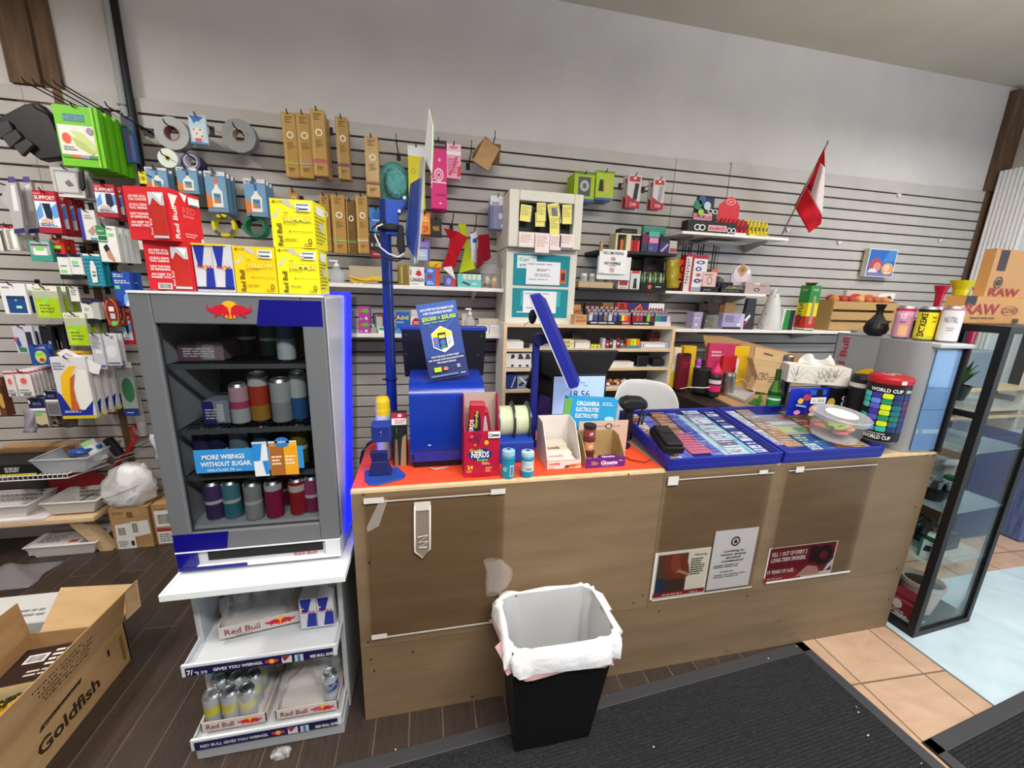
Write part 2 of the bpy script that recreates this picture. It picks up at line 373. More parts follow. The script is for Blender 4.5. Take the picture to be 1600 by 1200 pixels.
# ---------------------------------------------------------------- counter
t=thing('counter','long plywood sales counter with an orange top at its left half','counter',(1.02,-1.3,0))
YC=-1.518
mb=MB();mb.box(-.255,2.29,YC,YC+.018,.336,.955,'ply');mb.box(-.255,2.29,YC-.001,YC+.0185,.955,.965,'plyedge')
mb.box(.893,.895,YC-.0012,YC,.336,.95,'#6e5b43');mb.box(-.205,-.2035,YC-.0012,YC,.336,.95,'#7d684d');mb.build('upper_panel',t)
mb=MB();mb.box(-.255,2.29,YC+.001,YC+.018,.0,.333,'ply');mb.build('lower_panel',t)
mb=MB();mb.box(2.272,2.29,YC+.019,-1.07,.0,.965,'ply');mb.build('end_panel',t)
mb=MB();mb.box(-.255,-.237,YC+.019,-1.07,.0,.945,'ply');mb.build('end_panel',t)
mb=MB();mb.box(-.255,.895,YC+.019,-1.07,.946,.965,'#f0512c');mb.build('orange_top',t)
mb=MB();mb.box(.895,2.27,YC+.019,-1.07,.946,.964,'#b9ab98');mb.build('plain_top',t)
for u,v in ((568,773),(577,879),(575,1003),(645,1018),(580,1030),(585,1048),(982,741),(990,942),(1004,930),(1030,955),(1168,931),(1447,712),(1459,711),(1430,792),(1401,888),(1389,937)):
    q=wy(u,v,YC);mb=MB();mb.lathe([(.0035,0),(.0035,.0016)],'#33261b',(q.x,YC-.0016,q.z),10,'y');mb.build('screw',t)
mb=MB();rs=random.Random(5)  # scuffs near the floor
for i in range(60):
    x,z=rs.uniform(-.1,2.2),abs(rs.gauss(.02,.09));a=rs.uniform(.004,.03);mb.paint((x,YC-.0004+.001,z),(1,0,0),(0,0,1),a,a*.4,[('e','#7a6649',.5,.5,.5,.5)])
mb.build('scuffs',t)['kind']='stuff'
# clear sign sleeves taped to the counter front
def sleeve(label,x0,x1,z0,z1,tapes,y=YC-.008):
    t=thing('sign_sleeve',label,'sign holder',((x0+x1)/2,y,z0))
    mb=MB();mb.quad((x0,y,z0),(x1,y,z0),(x1,y,z1),(x0,y,z1),'#efebe6c.12');mb.box(x0,x1,y-.003,y-.001,z0,z0+.005,'#f4f0eaw.45');mb.box(x0,x1,y-.003,y-.001,z1-.018,z1-.014,'#f4f0eaw.45');mb.build('sleeve_sheet',t)
    for a,c,b,d in tapes:mb=MB();mb.box(a,b,y-.0045,y-.0032,c,d,'#d9d4ce');mb.build('tape',t)
    return t
sleeve('clear empty plastic sleeve taped to the left end of the counter front',-.214,.262,.378,.942,((-.214,.922,-.15,.942),(.21,.922,.262,.942),(-.214,.378,-.16,.398),(.215,.378,.262,.395)))
sleeve('clear plastic sleeve under the left ticket tray, holding two paper notices',.905,1.395,.372,.942,((.905,.905,.95,.942),(1.32,.925,1.36,.942)))
sleeve('clear plastic sleeve at the right of the counter front, holding a dark red notice',1.468,1.935,.38,.945,((1.5,.92,1.54,.945),(1.468,.38,1.935,.39)))
def notice(label,x0,x1,z0,z1,spec,base='#f0efec',y=YC-.0015,cat='notice'):
    mb=MB();mb.box(x0,x1,y-.0006,y,z0,z1,base);mb.front(x0,x1,z0,z1,y-.0006,spec,.0003)
    return tag(mb.build('paper_notice'),label,cat)
notice('health warning notice with a pregnant figure in a red sweater, under the left ticket tray',.9,1.16,.372,.598,
       [('r','#e8e8dc',.04,.04,.96,.96),('r','#5d4438',.06,.12,.6,.94),('p','#7a3b2c',[(.2,.94),(.5,.94),(.62,.7),(.66,.48),(.6,.4),(.3,.42),(.18,.7)]),('p','#8f4a36',[(.3,.9),(.42,.92),(.5,.6),(.4,.5),(.3,.62)]),
        ('p','#b98a72',[(.4,.56),(.64,.44),(.66,.49),(.46,.6)]),('r','#27405e',.06,.12,.2,.45),('r','#4a3630',.2,.12,.6,.4),('r','#8e2a2c',.04,.04,.98,.13),
        ('t','#3a3a3a','Warning:',.7,.86,.24,.05),('l','#55554f',.66,.45,.95,.82,8),('l','#e8c8c4',.2,.06,.6,.11,1),('t','#f2e4e0','Ontario',.7,.06,.16,.045)])
notice('white notice asking about empty alcohol containers, right of the red sweater notice',1.167,1.38,.382,.672,
       [('o','#1e1e20',.5,.8,.105,.08,.7),('p','#1e1e20',[(.45,.77),(.5,.85),(.55,.77)]),('T','#222226','Looking to',.28,.63,.46,.035),('T','#222226','return empty',.2,.575,.6,.035),
        ('T','#222226','alcohol',.33,.52,.34,.035),('T','#222226','containers?',.24,.465,.52,.035),('l','#6a6a70',.08,.37,.92,.43,2),('l','#6a6a70',.25,.29,.75,.32,1),('l','#8a8a90',.12,.2,.9,.27,2)],'#dfe1e8',YC-.0035)
notice('dark red tobacco warning notice about long-term smokers, right end of the counter front',1.46,1.835,.38,.555,
       [('r','#6d1422',.02,.12,.98,.98),('p','#8f1d2c',[(.0,.0),(.55,.0),(.45,.3),(.0,.12)]),('r','#2a1418',.6,.45,.72,.92),('o','#231416',.82,.62,.14,.3,.45),('p','#b58a86',[(.45,.06),(.82,.06),(.75,.3),(.6,.36)]),
        ('p','#c7d3e0',[(.85,.06),(.99,.3),(.99,.5),(.9,.3)]),('T','#f2e6e6','KILL 1 OUT OF EVERY 2',.05,.75,.5,.12),('T','#f2e6e6','LONG-TERM SMOKERS.',.05,.58,.5,.12),('T','#f2e6e6','19 YEARS OF AGE.',.03,.24,.38,.11),('l','#d9b0b0',.04,.06,.3,.12,1)],'#d8cfc8')
# crumpled clear plastic hanging beside the bin
mb=MB();rs=random.Random(9);ring=[]
for j in range(7):
    h=j/6;ring.append([(.22+.03*math.sin(h*3)+(.018+.03*math.sin(h*2.6+.4))*math.cos(a*math.pi/4)*(1+.3*rs.random()),YC-.02-.012*math.sin(a*math.pi/4),.66-h*.15+.01*rs.random()) for a in range(8)])
vs=[q for g in ring for q in g]
mb.add(vs,[(j*8+i,j*8+(i+1)%8,j*8+8+(i+1)%8,j*8+8+i) for j in range(6) for i in range(8)],'#efe4dcw.14',True)
tag(mb.build('plastic_wrap'),'scrap of crumpled clear plastic stuck to the counter above the bin','plastic')
mb=MB();q=[wy(u,v,YC-.0105) for u,v in ((648,790),(672,790),(672,858),(660,872),(648,862))]
mb.add(q,[(0,1,2,3,4)],'#efe6dcw.2');mb.tube([q[0],q[4],q[3],q[2],q[1]],.003,'#e9ded2',6);mb.tube([wy(652,840,YC-.0125),wy(668,836,YC-.0125),wy(653,848,YC-.0125),wy(668,846,YC-.0125),wy(654,856,YC-.0125),wy(667,855,YC-.0125)],.002,'#e9ded2',6)
mb.box(q[0].x-.002,q[1].x+.002,YC-.012,YC-.0102,q[0].z-.02,q[0].z+.012,'#d8cfc4');tag(mb.build('clip_holder'),'small clear plastic clip holder stuck on the left plastic sleeve','clip holder')
mb=MB();q=[wy(u,v,YC-.0105) for u,v in ((594,780),(606,780),(592,822),(574,832),(573,824))];mb.add(q,[(0,1,2,3,4)],'#efe6dcw.3')
tag(mb.build('tape_strip'),'peeling strip of clear tape at the upper left of the counter front','tape')
# ---------------------------------------------------------------- bin
t=thing('waste_bin','black plastic waste bin with a white liner, in front of the counter','bin',(.43,-1.65,0))
mb=MB();A=(.285,.565,-1.735,-1.60);B_=(.245,.60,-1.80,-1.565)
p=[(A[0],A[2],.0125),(A[1],A[2],.0125),(A[1],A[3],.0125),(A[0],A[3],.0125),(B_[0],B_[2],.52),(B_[1],B_[2],.52),(B_[1],B_[3],.52),(B_[0],B_[3],.52)]
mb.add(p,[(3,2,1,0),(0,1,5,4),(1,2,6,5),(2,3,7,6),(3,0,4,7)],'#0e0e10');mb.build('bin_body',t,solid=.004)
mb=MB();rs=random.Random(3);n=48
def rr(a,g,z):  # rounded rectangle ring following the tapered bin
    c,s_=math.cos(a),math.sin(a);e=.3;k=max(0,min(1,(.52-z)/.51))
    x=.4235+(.1775-.0375*k+g)*math.copysign(abs(c)**e,c);y=-1.6825+.015*k+(.1175-.05*k+g)*math.copysign(abs(s_)**e,s_)
    return (x,y,z)
prof=[(.026,.455,1),(.03,.47,1),(.026,.505,1),(.012,.53,.6),(.0,.528,.3),(-.012,.46,.6),(-.014,.36,.6),(-.016,.2,.6),(-.02,.05,.6)]
vs=[]
for j,(g,z,k) in enumerate(prof):
    for i in range(n):
        a=2*math.pi*i/n;wv=.007*math.sin(a*9+j)*k+.006*math.sin(a*17+j*2)*k+rs.uniform(-.003,.003)*k
        dz=(-.022*(1+math.sin(a*3+1))*.5-.03*max(0,math.sin(a+2.6))**3 if j<2 else 0)
        vs.append(rr(a,g+wv,z+dz+(rs.uniform(-.006,.006) if 1<j<4 else 0)))
def ringf(j):return [(j*n+i,j*n+(i+1)%n,j*n+n+(i+1)%n,j*n+n+i) for i in range(n)]
noise_mat('liner','#e9ebee','#f7f8f9',20,.3,.5,bscale=25)
m,nt,N,L,b=node_mat('liner_thin');b.inputs['Base Color'].default_value=(.86,.87,.89,1);b.inputs['Roughness'].default_value=.3
tr=N.new('ShaderNodeBsdfTransparent');mx=N.new('ShaderNodeMixShader');mx.inputs[0].default_value=.55
L.new(tr.outputs[0],mx.inputs[1]);L.new(b.outputs[0],mx.inputs[2]);L.new(mx.outputs[0],N['Material Output'].inputs[0]);MATS['linert']=m
mb.add(vs,[f for j in range(1,4) for f in ringf(j)],'liner',True)
lo=MB();lo.v=[];mb.add(vs,ringf(0),'#e9b9b6',True)
mb.add(vs,[f for j in range(4,8) for f in ringf(j)],'linert',True)
mb.build('liner',t)
mb=MB();mb.slab([(.585,-1.60,.545),(.625,-1.62,.53),(.648,-1.66,.49),(.62,-1.665,.50)],(1,-.3,.3),.002,'#f0c4c2');mb.build('liner_tie',t)
mb=MB();mb.slab([(.232,-1.735,.515),(.205,-1.72,.47),(.225,-1.765,.455),(.24,-1.775,.49)],(-1,-.3,.3),.002,'#f0c4c2');mb.build('liner_tie',t)
# ---------------------------------------------------------------- drinks fridge
RB='#c8102e';RBL='#0a0a7a';SLV='#8b8e92'
def bulls(mb,o,r,u,w,h,step=.0006):
    """sun disc between two charging bulls"""
    bull=[(0,.5),(.06,.62),(.1,.56),(.2,.72),(.36,.8),(.46,.62),(.485,.3),(.47,.05),(.44,.05),(.43,.25),(.37,.12),(.33,.1),(.34,.28),(.24,.2),(.18,.06),(.15,.08),(.18,.3),(.1,.34),(.05,.4)]
    mb.paint(o,r,u,w,h,[('e','#f5b11a',.5,.5,.5*h/w*1.0,.5)],step)
    b=lambda pts:[(x,y) for x,y in pts]
    mb.paint(o,r,u,w,h,[('p',RB,b(bull)),('p',RB,[(1-x,y) for x,y in reversed(bull)]),('p',RB,[(0,.5),(.02,.75),(.05,.8),(.03,.6)]),('p',RB,[(1,.5),(.97,.6),(.95,.8),(.98,.75)])],step*1.6)
FX0,FX1,FY,FZ0,FZ1=-.79,-.30,-1.5,.715,1.587
F=lambda u,v:wy(u,v,FY)
gx0,gx1,gz0,gz1=F(243,520).x,F(480,600).x,F(400,826).z,F(360,507).z
zb=F(400,853).z
t=thing('drinks_fridge','grey glass-door energy drink fridge with a glowing blue side strip, on the white rack','fridge',((FX0+FX1)/2,-1.25,FZ0))
mb=MB();BODY='#c3c6cag'
for a,b in ((FX0,FX0+.03),(FX1-.03,FX1)):mb.hexa([(a,FY+.03,FZ0),(b,FY+.03,FZ0),(b,-1.29,FZ0),(a,-1.29,FZ0),(a,FY+.03,FZ1),(b,FY+.03,FZ1),(b,-1.04,FZ1),(a,-1.04,FZ1)],BODY)
mb.hexa([(FX0+.03,-1.31,FZ0),(FX1-.03,-1.31,FZ0),(FX1-.03,-1.295,FZ0),(FX0+.03,-1.295,FZ0),(FX0+.03,-1.06,FZ1),(FX1-.03,-1.06,FZ1),(FX1-.03,-1.045,FZ1),(FX0+.03,-1.045,FZ1)],'#2a2c30');mb.box(FX0+.03,FX1-.03,FY+.03,-1.08,FZ1-.05,FZ1,BODY);mb.box(FX0+.03,FX1-.03,FY+.03,-1.3,FZ0,gz0+.005,BODY)
mb.build('cabinet_body',t,bevel=.012)
d=MB();G='#6a6d71'
d.box(FX0,gx0,FY,FY+.028,zb,FZ1,G);d.box(gx1,FX1,FY,FY+.028,zb,FZ1,G);d.box(gx0,gx1,FY,FY+.028,gz1,FZ1,G);d.box(gx0,gx1,FY,FY+.028,zb,gz0,G)
door=d.build('door',t,bevel=.004)
mb=MB();xm=F(405,470).x;xm2=F(400,500).x
mb.add([(xm2,FY-.0008,gz1-.003),(FX1-.004,FY-.0008,gz1-.003),(FX1-.004,FY-.0008,FZ1-.012),(xm,FY-.0008,FZ1-.012)],[(0,1,2,3)],RBL+'g')
xa=F(358,835).x;xb=F(355,855).x
mb.build('blue_panel',door);mb=MB();mb.add([(FX0+.002,FY-.0008,zb+.002),(xb,FY-.0008,zb+.002),(xa,FY-.0008,gz0),(FX0+.002,FY-.0008,gz0)],[(0,1,2,3)],RBL+'g')
mb.build('blue_panel',door)
mb=MB();a,b,c,e=bb(323,470,395,498,FY);bulls(mb,(a,FY-.0012,c),(1,0,0),(0,0,1),b-a,e-c);mb.build('bull_emblem',door)
mb=MB();mb.quad((gx0,FY+.012,gz0),(gx1,FY+.012,gz0),(gx1,FY+.012,gz1),(gx0,FY+.012,gz1),'#dfe3e4c.2');mb.build('glass_pane',door)
mb=MB();mb.box(FX0-.001,FX1+.001,FY-.004,FY+.03,FZ1-.003,FZ1+.004,'#e4e6e8g');mb.build('door_trim',door,bevel=.002);mb=MB();mb.box(FX0,FX1,FY-.003,FY+.02,zb-.004,zb,'#dfe2e5g');mb.build('door_trim',door,bevel=.002)
# lower base panel with the dark handle slot
mb=MB();mb.box(FX0+.002,FX1-.002,FY-.002,FY+.03,FZ0,FZ0+.012,'#e2e4e7g');mb.box(FX0+.002,FX0+.055,FY-.002,FY+.03,FZ0+.012,zb-.004,RBL+'g');mb.box(FX1-.05,FX1-.002,FY-.002,FY+.03,FZ0+.012,zb-.004,'#d9dbdeg')
mb.box(FX0+.055,FX1-.05,FY+.012,FY+.03,FZ0+.012,zb-.004,'#c9ccd0g');mb.box(FX0+.085,FX1-.06,FY+.008,FY+.013,FZ0+.025,zb-.012,'#0b0b0d')
mb.text('Red Bull',(FX1-.15,FY+.0075,FZ0+.016),(1,0,0),(0,0,1),.07,.012,'#b04a50',.02);mb.front(FX0+.004,FX0+.2,FZ0+.001,FZ0+.013,FY-.002,[('p',RBL,[(0,0),(1,0),(1,1),(0,1)])])
mb.build('base_panel',t,bevel=.002)
mb=MB();mb.hexa([(FX1-.001,-1.42,FZ0+.03),(FX1+.006,-1.42,FZ0+.03),(FX1+.006,-1.31,FZ0+.03),(FX1-.001,-1.31,FZ0+.03),(FX1-.001,-1.17,FZ1+.002),(FX1+.006,-1.17,FZ1+.002),(FX1+.006,-1.06,FZ1+.002),(FX1-.001,-1.06,FZ1+.002)],'#0a12ffe4');mb.box(FX1-.1,FX1+.006,-1.17,-1.06,FZ1+.0015,FZ1+.007,'#0a12ffe4');mb.build('light_strip',t,bevel=.003)
mb=MB();mb.hexa([(FX1-.012,-1.285,FZ0+.02),(FX1-.006,-1.285,FZ0+.02),(FX1-.006,-1.13,FZ0+.02),(FX1-.012,-1.13,FZ0+.02),(FX1-.012,-1.035,FZ1-.012),(FX1-.006,-1.035,FZ1-.012),(FX1-.006,-.86,FZ1-.012),(FX1-.012,-.86,FZ1-.012)],'#d6d8d6c.25');mb.build('clear_cover',t)
# wire shelves
sz=[F(400,745).z-.006,F(400,676).z,F(400,573).z]
for i,z in enumerate(sz):
    mb=MB();mb.box(FX0+.035,FX1-.035,FY+.04,FY+.052,z-.014,z,'#55575a');k=28
    for j in range(k):x=FX0+.04+(FX1-FX0-.08)*j/(k-1);mb.box(x-.0015,x+.0015,FY+.052,-1.325+(z-.8)*.3,z-.005,z-.001,'#6a6c70M')
    for y in (-1.38,-1.25,-1.1):y=min(y,-1.33+(z-.8)*.3);mb.box(FX0+.036,FX1-.036,y-.002,y+.002,z-.009,z-.005,'#6a6c70M')
    mb.build('wire_shelf',t)
mb=MB();a=F(297,700);b2=F(475,740);x0,x1=a.x,b2.x;z0,z1=F(386,738).z,F(386,702).z;ys=FY+.0105
mb.quad((x0,ys,z0),(x1,ys,z0),(x1,ys,z1),(x0,ys,z1),'#2f8fd2');W_=x1-x0;H_=z1-z0
mb.front(x0,x1,z0,z1,ys,[('T',WHT,'MORE WIIINGS',.07,.58,.38,.2),('T',WHT,'WITHOUT SUGAR.',.05,.28,.46,.2),('l','#bfe0f4',.1,.06,.42,.18,2)])
for k,(f0,c1,c2) in enumerate(((.53,'#2a86cf','#e2e6ea'),(.68,'#a8642a','#c98a4a'),(.81,'#e8a21e','#f2b838'))):
    mb.front(x0+W_*f0,x0+W_*(f0+.135),z0-.02,z0+H_*1.25,ys-.0005,[('r',c2,0,0,1,1),('p',c1,[(0,1),(.7,1),(.45,.45),(0,.45)]) if k == 0 else ('r',c1,.05,.0,.95,.85),('p',c1,[(.6,.45),(1,.45),(1,.05),(.75,.05)]) if k == 0 else ('l','#f4e2c4',.15,.3,.9,.6,3),('r','#d8dade',0,.95,1,1)])
mb.front(x0+W_*.74,x0+W_*.88,z0+H_*.98,z0+H_*1.42,ys-.002,[('e','#2c79c4',.5,.5,.5,.5),('T',WHT,'NEW',.22,.42,.56,.22)])
mb.build('promo_sticker',door)
# cans standing in the fridge
def fcan(u,row,y,bands,label,r=.0265,h=.135,dz=0):
    z=(gz0+.006,sz[0],sz[1],sz[2])[row];x=wy(u,(800,720,640,540)[row],y).x
    mb=MB();can(mb,(x,y,z),r,h,bands,seg=16)
    return tag(mb.build('drink_can'),label,'can','cans in the fridge')
C1=[(1,'#5a3f7a')];two=lambda a,b:[(.45,a),(.55,'#d7dade'),(1,b)]
fcan(338,0,-1.42,two('#4a3468','#5c437c'),'purple can at the left of the lowest fridge shelf');fcan(366,0,-1.42,two('#3b7f92','#5590a0'),'teal can on the lowest fridge shelf, second from left')
fcan(399,0,-1.44,two('#a6aba9','#9da29f'),'pale silver can in the middle of the lowest fridge shelf');fcan(431,0,-1.44,[(.65,'#a01f50'),(.82,'#a01f50'),(1,'#c9ccd0')],'crimson can beside the silver can on the lowest fridge shelf')
fcan(447,0,-1.36,two('#7f1c2c','#7f1c2c'),'dark red can behind the crimson one on the lowest fridge shelf');fcan(468,0,-1.43,[(.7,'#a8242a'),(.9,'#d8d2ce'),(1,'#a8242a')],'red can with a white band on the lowest fridge shelf')
fcan(491,0,-1.42,two('#8f2f5e','#a84a78'),'pink can at the right end of the lowest fridge shelf')
for u,c,l in ((322,'#3a2a5c','violet can left of the blue fridge sticker'),(345,'#1f2450','navy can half hidden by the blue fridge sticker'),(377,'#6f7f8e','grey can above the lettering of the blue fridge sticker'),(414,'#244c78','blue can behind the pictured cans of the fridge sticker'),(470,'#6d6a24','olive can right of the fridge sticker')):
    fcan(u,1,-1.40,two(c,c),l)
fcan(376,2,-1.4,[(.4,'#b8bcc0'),(.6,'#b8466c'),(1,'#c7a0ac')],'pink and silver can on the second fridge shelf');fcan(408,2,-1.38,[(.35,'#a87a2e'),(.8,'#b23a26'),(1,'#c8c2bc')],'tall red and gold can on the second fridge shelf',.029,.165)
fcan(441,2,-1.4,[(.5,'#8d9498'),(1,'#a9aeb0')],'plain grey can on the second fridge shelf',.03,.15);fcan(469,2,-1.38,[(.5,'#2c5f98'),(1,'#c3c8cc')],'white and blue can at the right of the second fridge shelf',.026,.168)
fcan(447,3,-1.4,[(.5,'#b9c1c9'),(1,'#3f6c9e')],'tall silver-blue can on the top fridge shelf',.027,.15);fcan(422,3,-1.3,two('#3a6a62','#3a6a62'),'dark green can at the back of the top fridge shelf',.029,.12)
fcan(386,3,-1.25,two('#2a2d44','#2a2d44'),'dark can at the back of the top fridge shelf',.029,.115)
def fpack(u0,u1,row,h,cols,label,y=-1.4):
    z=(gz0+.006,sz[0],sz[1],sz[2])[row];v=(800,720,640,545)[row];x0,x1=wy(u0,v,y).x,wy(u1,v,y).x;mb=MB()
    mb.box(x0,x1,y,y+.12,z,z+h,cols[0]);mb.front(x0,x1,z,z+h,y,[('p',cols[1],[(0,0),(.5,0),(.4,1),(0,1)]),('r',cols[2],.55,.1,.8,.9),('l','#d8d4d8',.1,.2,.9,.7,4)])
    return tag(mb.build('drink_multipack',bevel=.004),label,'drink pack')
fpack(278,348,3,.06,('#8a7880','#6a4a5c','#a8a4a8'),'shrink-wrapped drink pack lying on the left of the top fridge shelf');fpack(316,358,2,.075,('#8d93a4','#2a3178','#c9ccd2'),'silver and blue drink pack at the left of the second fridge shelf')
fpack(322,350,2,.05,('#20246a','#2a2f84','#1a1d58'),'navy drink pack in the back of the second fridge shelf',-1.34)
# ---------------------------------------------------------------- cartons on top of the fridge
def canpic(x,y,w,h,col,metal='#c9ccd2'):
    return [('r',metal,x,y,x+w,y+h),('r',col,x,y+.05,x+w,y+h*.72),('p',col,[(x+w*.1,y+h*.72),(x+w*.75,y+h*.72),(x+w*.3,y+h*.88)]),('p','#eef0f2',[(x+w*.35,y+h),(x+w*.95,y+h*.95),(x+w*.8,y+h*.78)])]
def carton(label,x0,x1,y0,y1,z0,h,base,fr,rt=None,tp=None,lf=None,ang=0):
    mb=MB();mb.box(x0,x1,y0,y1,z0,z0+h,base)
    if ang:mb.T=rotz(ang,((x0+x1)/2,(y0+y1)/2,0));mb.v=[tuple(mb.T@Vector(q)) for q in mb.v]
    mb.front(x0,x1,z0,z0+h,y0,fr)
    if rt:mb.side(x1,y0,y1,z0,z0+h,rt)
    if tp:mb.top(x0,x1,y0,y1,z0+h,tp)
    return tag(mb.build('drink_carton',bevel=.0015),label,'drink carton','drink cartons on top of the fridge')
YB=-1.42;TZ=FZ1+.005
redf=[('T',WHT,q,.1,y,.42,.045) for q,y in (('AN RED BULL',.80),('YOU CHOOSE',.74),('AN BULL DRINK',.64),('YOU ARENA',.58),('HOW THE RUSH',.47),('OF REFRESHING',.41),('AN KEEP TO',.31),('MAKES YOU',.25))]+canpic(.58,.04,.36,.86,'#b8281e')+[('V','#e8c8c0','Red Bull',.6,.1,.05,.3)]
rede=[('p','#e8e4e2',[(.02,.9),(.3,.9),(.1,.62)]),('p','#e8e4e2',[(.36,.98),(.6,.95),(.5,.8)]),('V',WHT,'Red Bull',.2,.06,.14,.62),('T','#f0605c','RED',.38,.58,.4,.13),('t','#f4b0aa','EDITION',.38,.5,.34,.05),('r','#f4f2ee',.6,.78,.96,.93),('r','#3a6a72',.66,.75,.9,.79),('l','#f4b0aa',.36,.1,.85,.2,2),('e','#f4d8d4',.9,.07,.05,.05)]
def yel(name,y0,diag=True):
    f=[('p','#c9c8b8',[(.0,.62),(.1,.7),(.24,.84),(.14,.62)]),('p','#bdbcae',[(.2,.98),(.45,.98),(.55,.82),(.4,.86)]),('T','#7a6a10','4',.05,.9,.08,.07),('t','#7a6a10','PACK',.15,.91,.14,.05),('V','#55480c','Red Bull',.24,.03,.12,.46),('t','#7a6a10','THE',.3,.7,.11,.04),('T','#b9a61a',name,.3,.54,.66,.12),('T','#f4ec6a',name,.315,.55,.63,.095),('t','#7a6a10','EDITION',.3,.48,.3,.045),
         ('r','#8a7a14',.4,.335,.98,.345),('p','#55480c',[(.4,.34),(.44,.36),(.44,.32)]),('l','#a8981c',.3,.14,.7,.2,1),('r','#f0f0ec',.6,.76,.95,.93),('r','#7a8a9a',.63,.87,.92,.91),('o','#3a4250',.66,.805,.04,.035,.6),('r','#3a4250',.7,.79,.9,.82),('o','#7a6a10',.9,.14,.05,.06,.5),('l','#8a7a14',.75,.02,.98,.1,2)]
    return f
yr=[('l','#a09020',.1,.1,.9,.8,9),('r','#eef0e6',.2,.75,.8,.93),('e','#c9c8b8',.5,.5,.2,.1)]
x0,x1,z0,z1=bb(228,372,301,453,YB)
carton('red energy drink carton at the left end of the lower row on the fridge',x0,x1,YB,YB+.12,TZ,.135,'#cf1f2a',redf+[('b','#222222',.22,.03,.52,.15)])
# can-printed carton: four cans showing
x0,x1,z0,z1=bb(304,374,364,455,YB);cf=[]
for k in (0,.51):
    cf += [('r','#c7cad0',k,0,k+.49,1),('p','#1d2f9a',[(k+.02,.97),(k+.32,.97),(k+.2,.52),(k+.1,.52)]),('p','#1d2f9a',[(k+.3,.5),(k+.48,.5),(k+.48,.1),(k+.24,.1)]),('T','#b8344a','Red Bull',k+.08,.49,.36,.07),('r','#141c5a',k,.05,k+.49,.1),('e','#e0b040',k+.28,.5,.04,.04)]
carton('blue and silver carton printed with cans, between the red and yellow cartons',x0,x1,YB,YB+.12,TZ,.135,'#c7cad0',cf+[('r','#e8c22a',0,.96,.9,1)])
x0,x1,z0,z1=bb(366,378,431,458,YB)
carton('deep yellow energy drink carton in the lower row on the fridge',x0,x1,YB,YB+.12,TZ,.133,'#f2c80c',yel('YELLOW',0),yr)
x0,x1,z0,z1=bb(433,380,498,460,YB)
carton('lemon yellow carton at the right end of the lower row on the fridge',x0,x1,YB,YB+.12,TZ,.135,'#efe31a',yel('SUMMER',0),yr,[('r','#f4ea40',0,0,1,1)])
x0,x1,z0,z1=bb(425,300,493,383,YB)
carton('lemon yellow carton stacked on the upper right of the fridge',x0,x1,YB,YB+.12,TZ+.136,.135,'#efe31a',yel('SUMMER',0),yr,[('r','#f4ea40',0,0,1,1)],ang=-4)
q=wy(268,372,YB+.05)
carton('red carton turned edge-on, stacked on the left of the fridge',q.x-.058,q.x+.058,YB-.02,YB+.096,TZ+.136,.137,'#d4222c',redf,rede,ang=-11)
# ---------------------------------------------------------------- rack under the fridge
t=thing('display_rack','silver drink rack with two tilted shelves carrying the fridge','rack',(-.56,-1.35,0));RG='#b4b8bb'
mb=MB();mb.box(-.80,-.782,-1.45,-1.12,0,.69,RG);mb.build('side_panel',t,bevel=.003);mb=MB();mb.box(-.338,-.32,-1.45,-1.12,0,.69,RG);mb.build('side_panel',t,bevel=.003)
mb=MB();mb.box(-.782,-.338,-1.14,-1.125,.0,.69,'#1b1b1e');mb.build('back_panel',t)
mb=MB();mb.box(-.79,-.272,-1.60,-1.05,.690,.7,'#dfe3e6');mb.box(-.79,-.272,-1.602,-1.596,.69,.714,'#eef3f5');mb.box(-.79,-.786,-1.6,-1.05,.7,.714,'#e4e8ea');mb.box(-.276,-.272,-1.6,-1.05,.7,.714,'#e4e8ea');mb.build('top_tray',t,bevel=.002)
def rshelf(z,lab,x0,x1):
    mb=MB();mb.hexa([(x0,-1.555,z),(x1,-1.555,z),(x1,-1.14,z+.035),(x0,-1.14,z+.035),(x0,-1.555,z+.006),(x1,-1.555,z+.006),(x1,-1.14,z+.041),(x0,-1.14,z+.041)],'#c6cacd')
    for x in (x0,x1-.004):mb.hexa([(x,-1.555,z),(x+.004,-1.555,z),(x+.004,-1.14,z+.035),(x,-1.14,z+.035),(x,-1.555,z+.03),(x+.004,-1.555,z+.03),(x+.004,-1.14,z+.075),(x,-1.14,z+.075)],'#c6cacd')
    mb.box(x0,x1,-1.562,-1.553,z-.005,z+.04,'#d5d9dc')
    s=mb.build('shelf',t,bevel=.0015)
    mb=MB();mb.box(x0+.012,x1-.012,-1.564,-1.562,z-.002,z+.03,'#16184a');W=x1-x0-.024
    mb.front(x0+.012,x1-.012,z-.002,z+.03,-1.564,lab);mb.build('label_strip',s)
tail=[('e','#c8324a',.57,.5,.05,.26),('e','#f0b030',.57,.5,.018,.3),('r','#d8c8cc',.64,.06,.71,.94),('p','#8a2a34',[(.64,.94),(.7,.94),(.66,.3)]),('r','#b9c8d6',.73,.06,.79,.94),('r','#54748e',.75,.1,.77,.9),('T',WHT,'RED BULL GIVES',.84,.32,.17,.36)]
rshelf(.372,[('T',WHT,'7/',.01,.2,.04,.6),('t','#e8e8ea',"'9.99",.06,.1,.08,.45),('T',WHT,'GIVES YOU WIIINGS.',.18,.32,.33,.36)]+tail,-.795,-.325)
rshelf(.062,[('T','#d8d8e0','RED BULL GIVES YOU WIIINGS.',.04,.3,.46,.36)]+tail,-.81,-.33)
mb=MB();mb.box(-.805,-.325,-1.55,-1.1,0,.055,'#a6aaad');mb.build('plinth',t,bevel=.003)
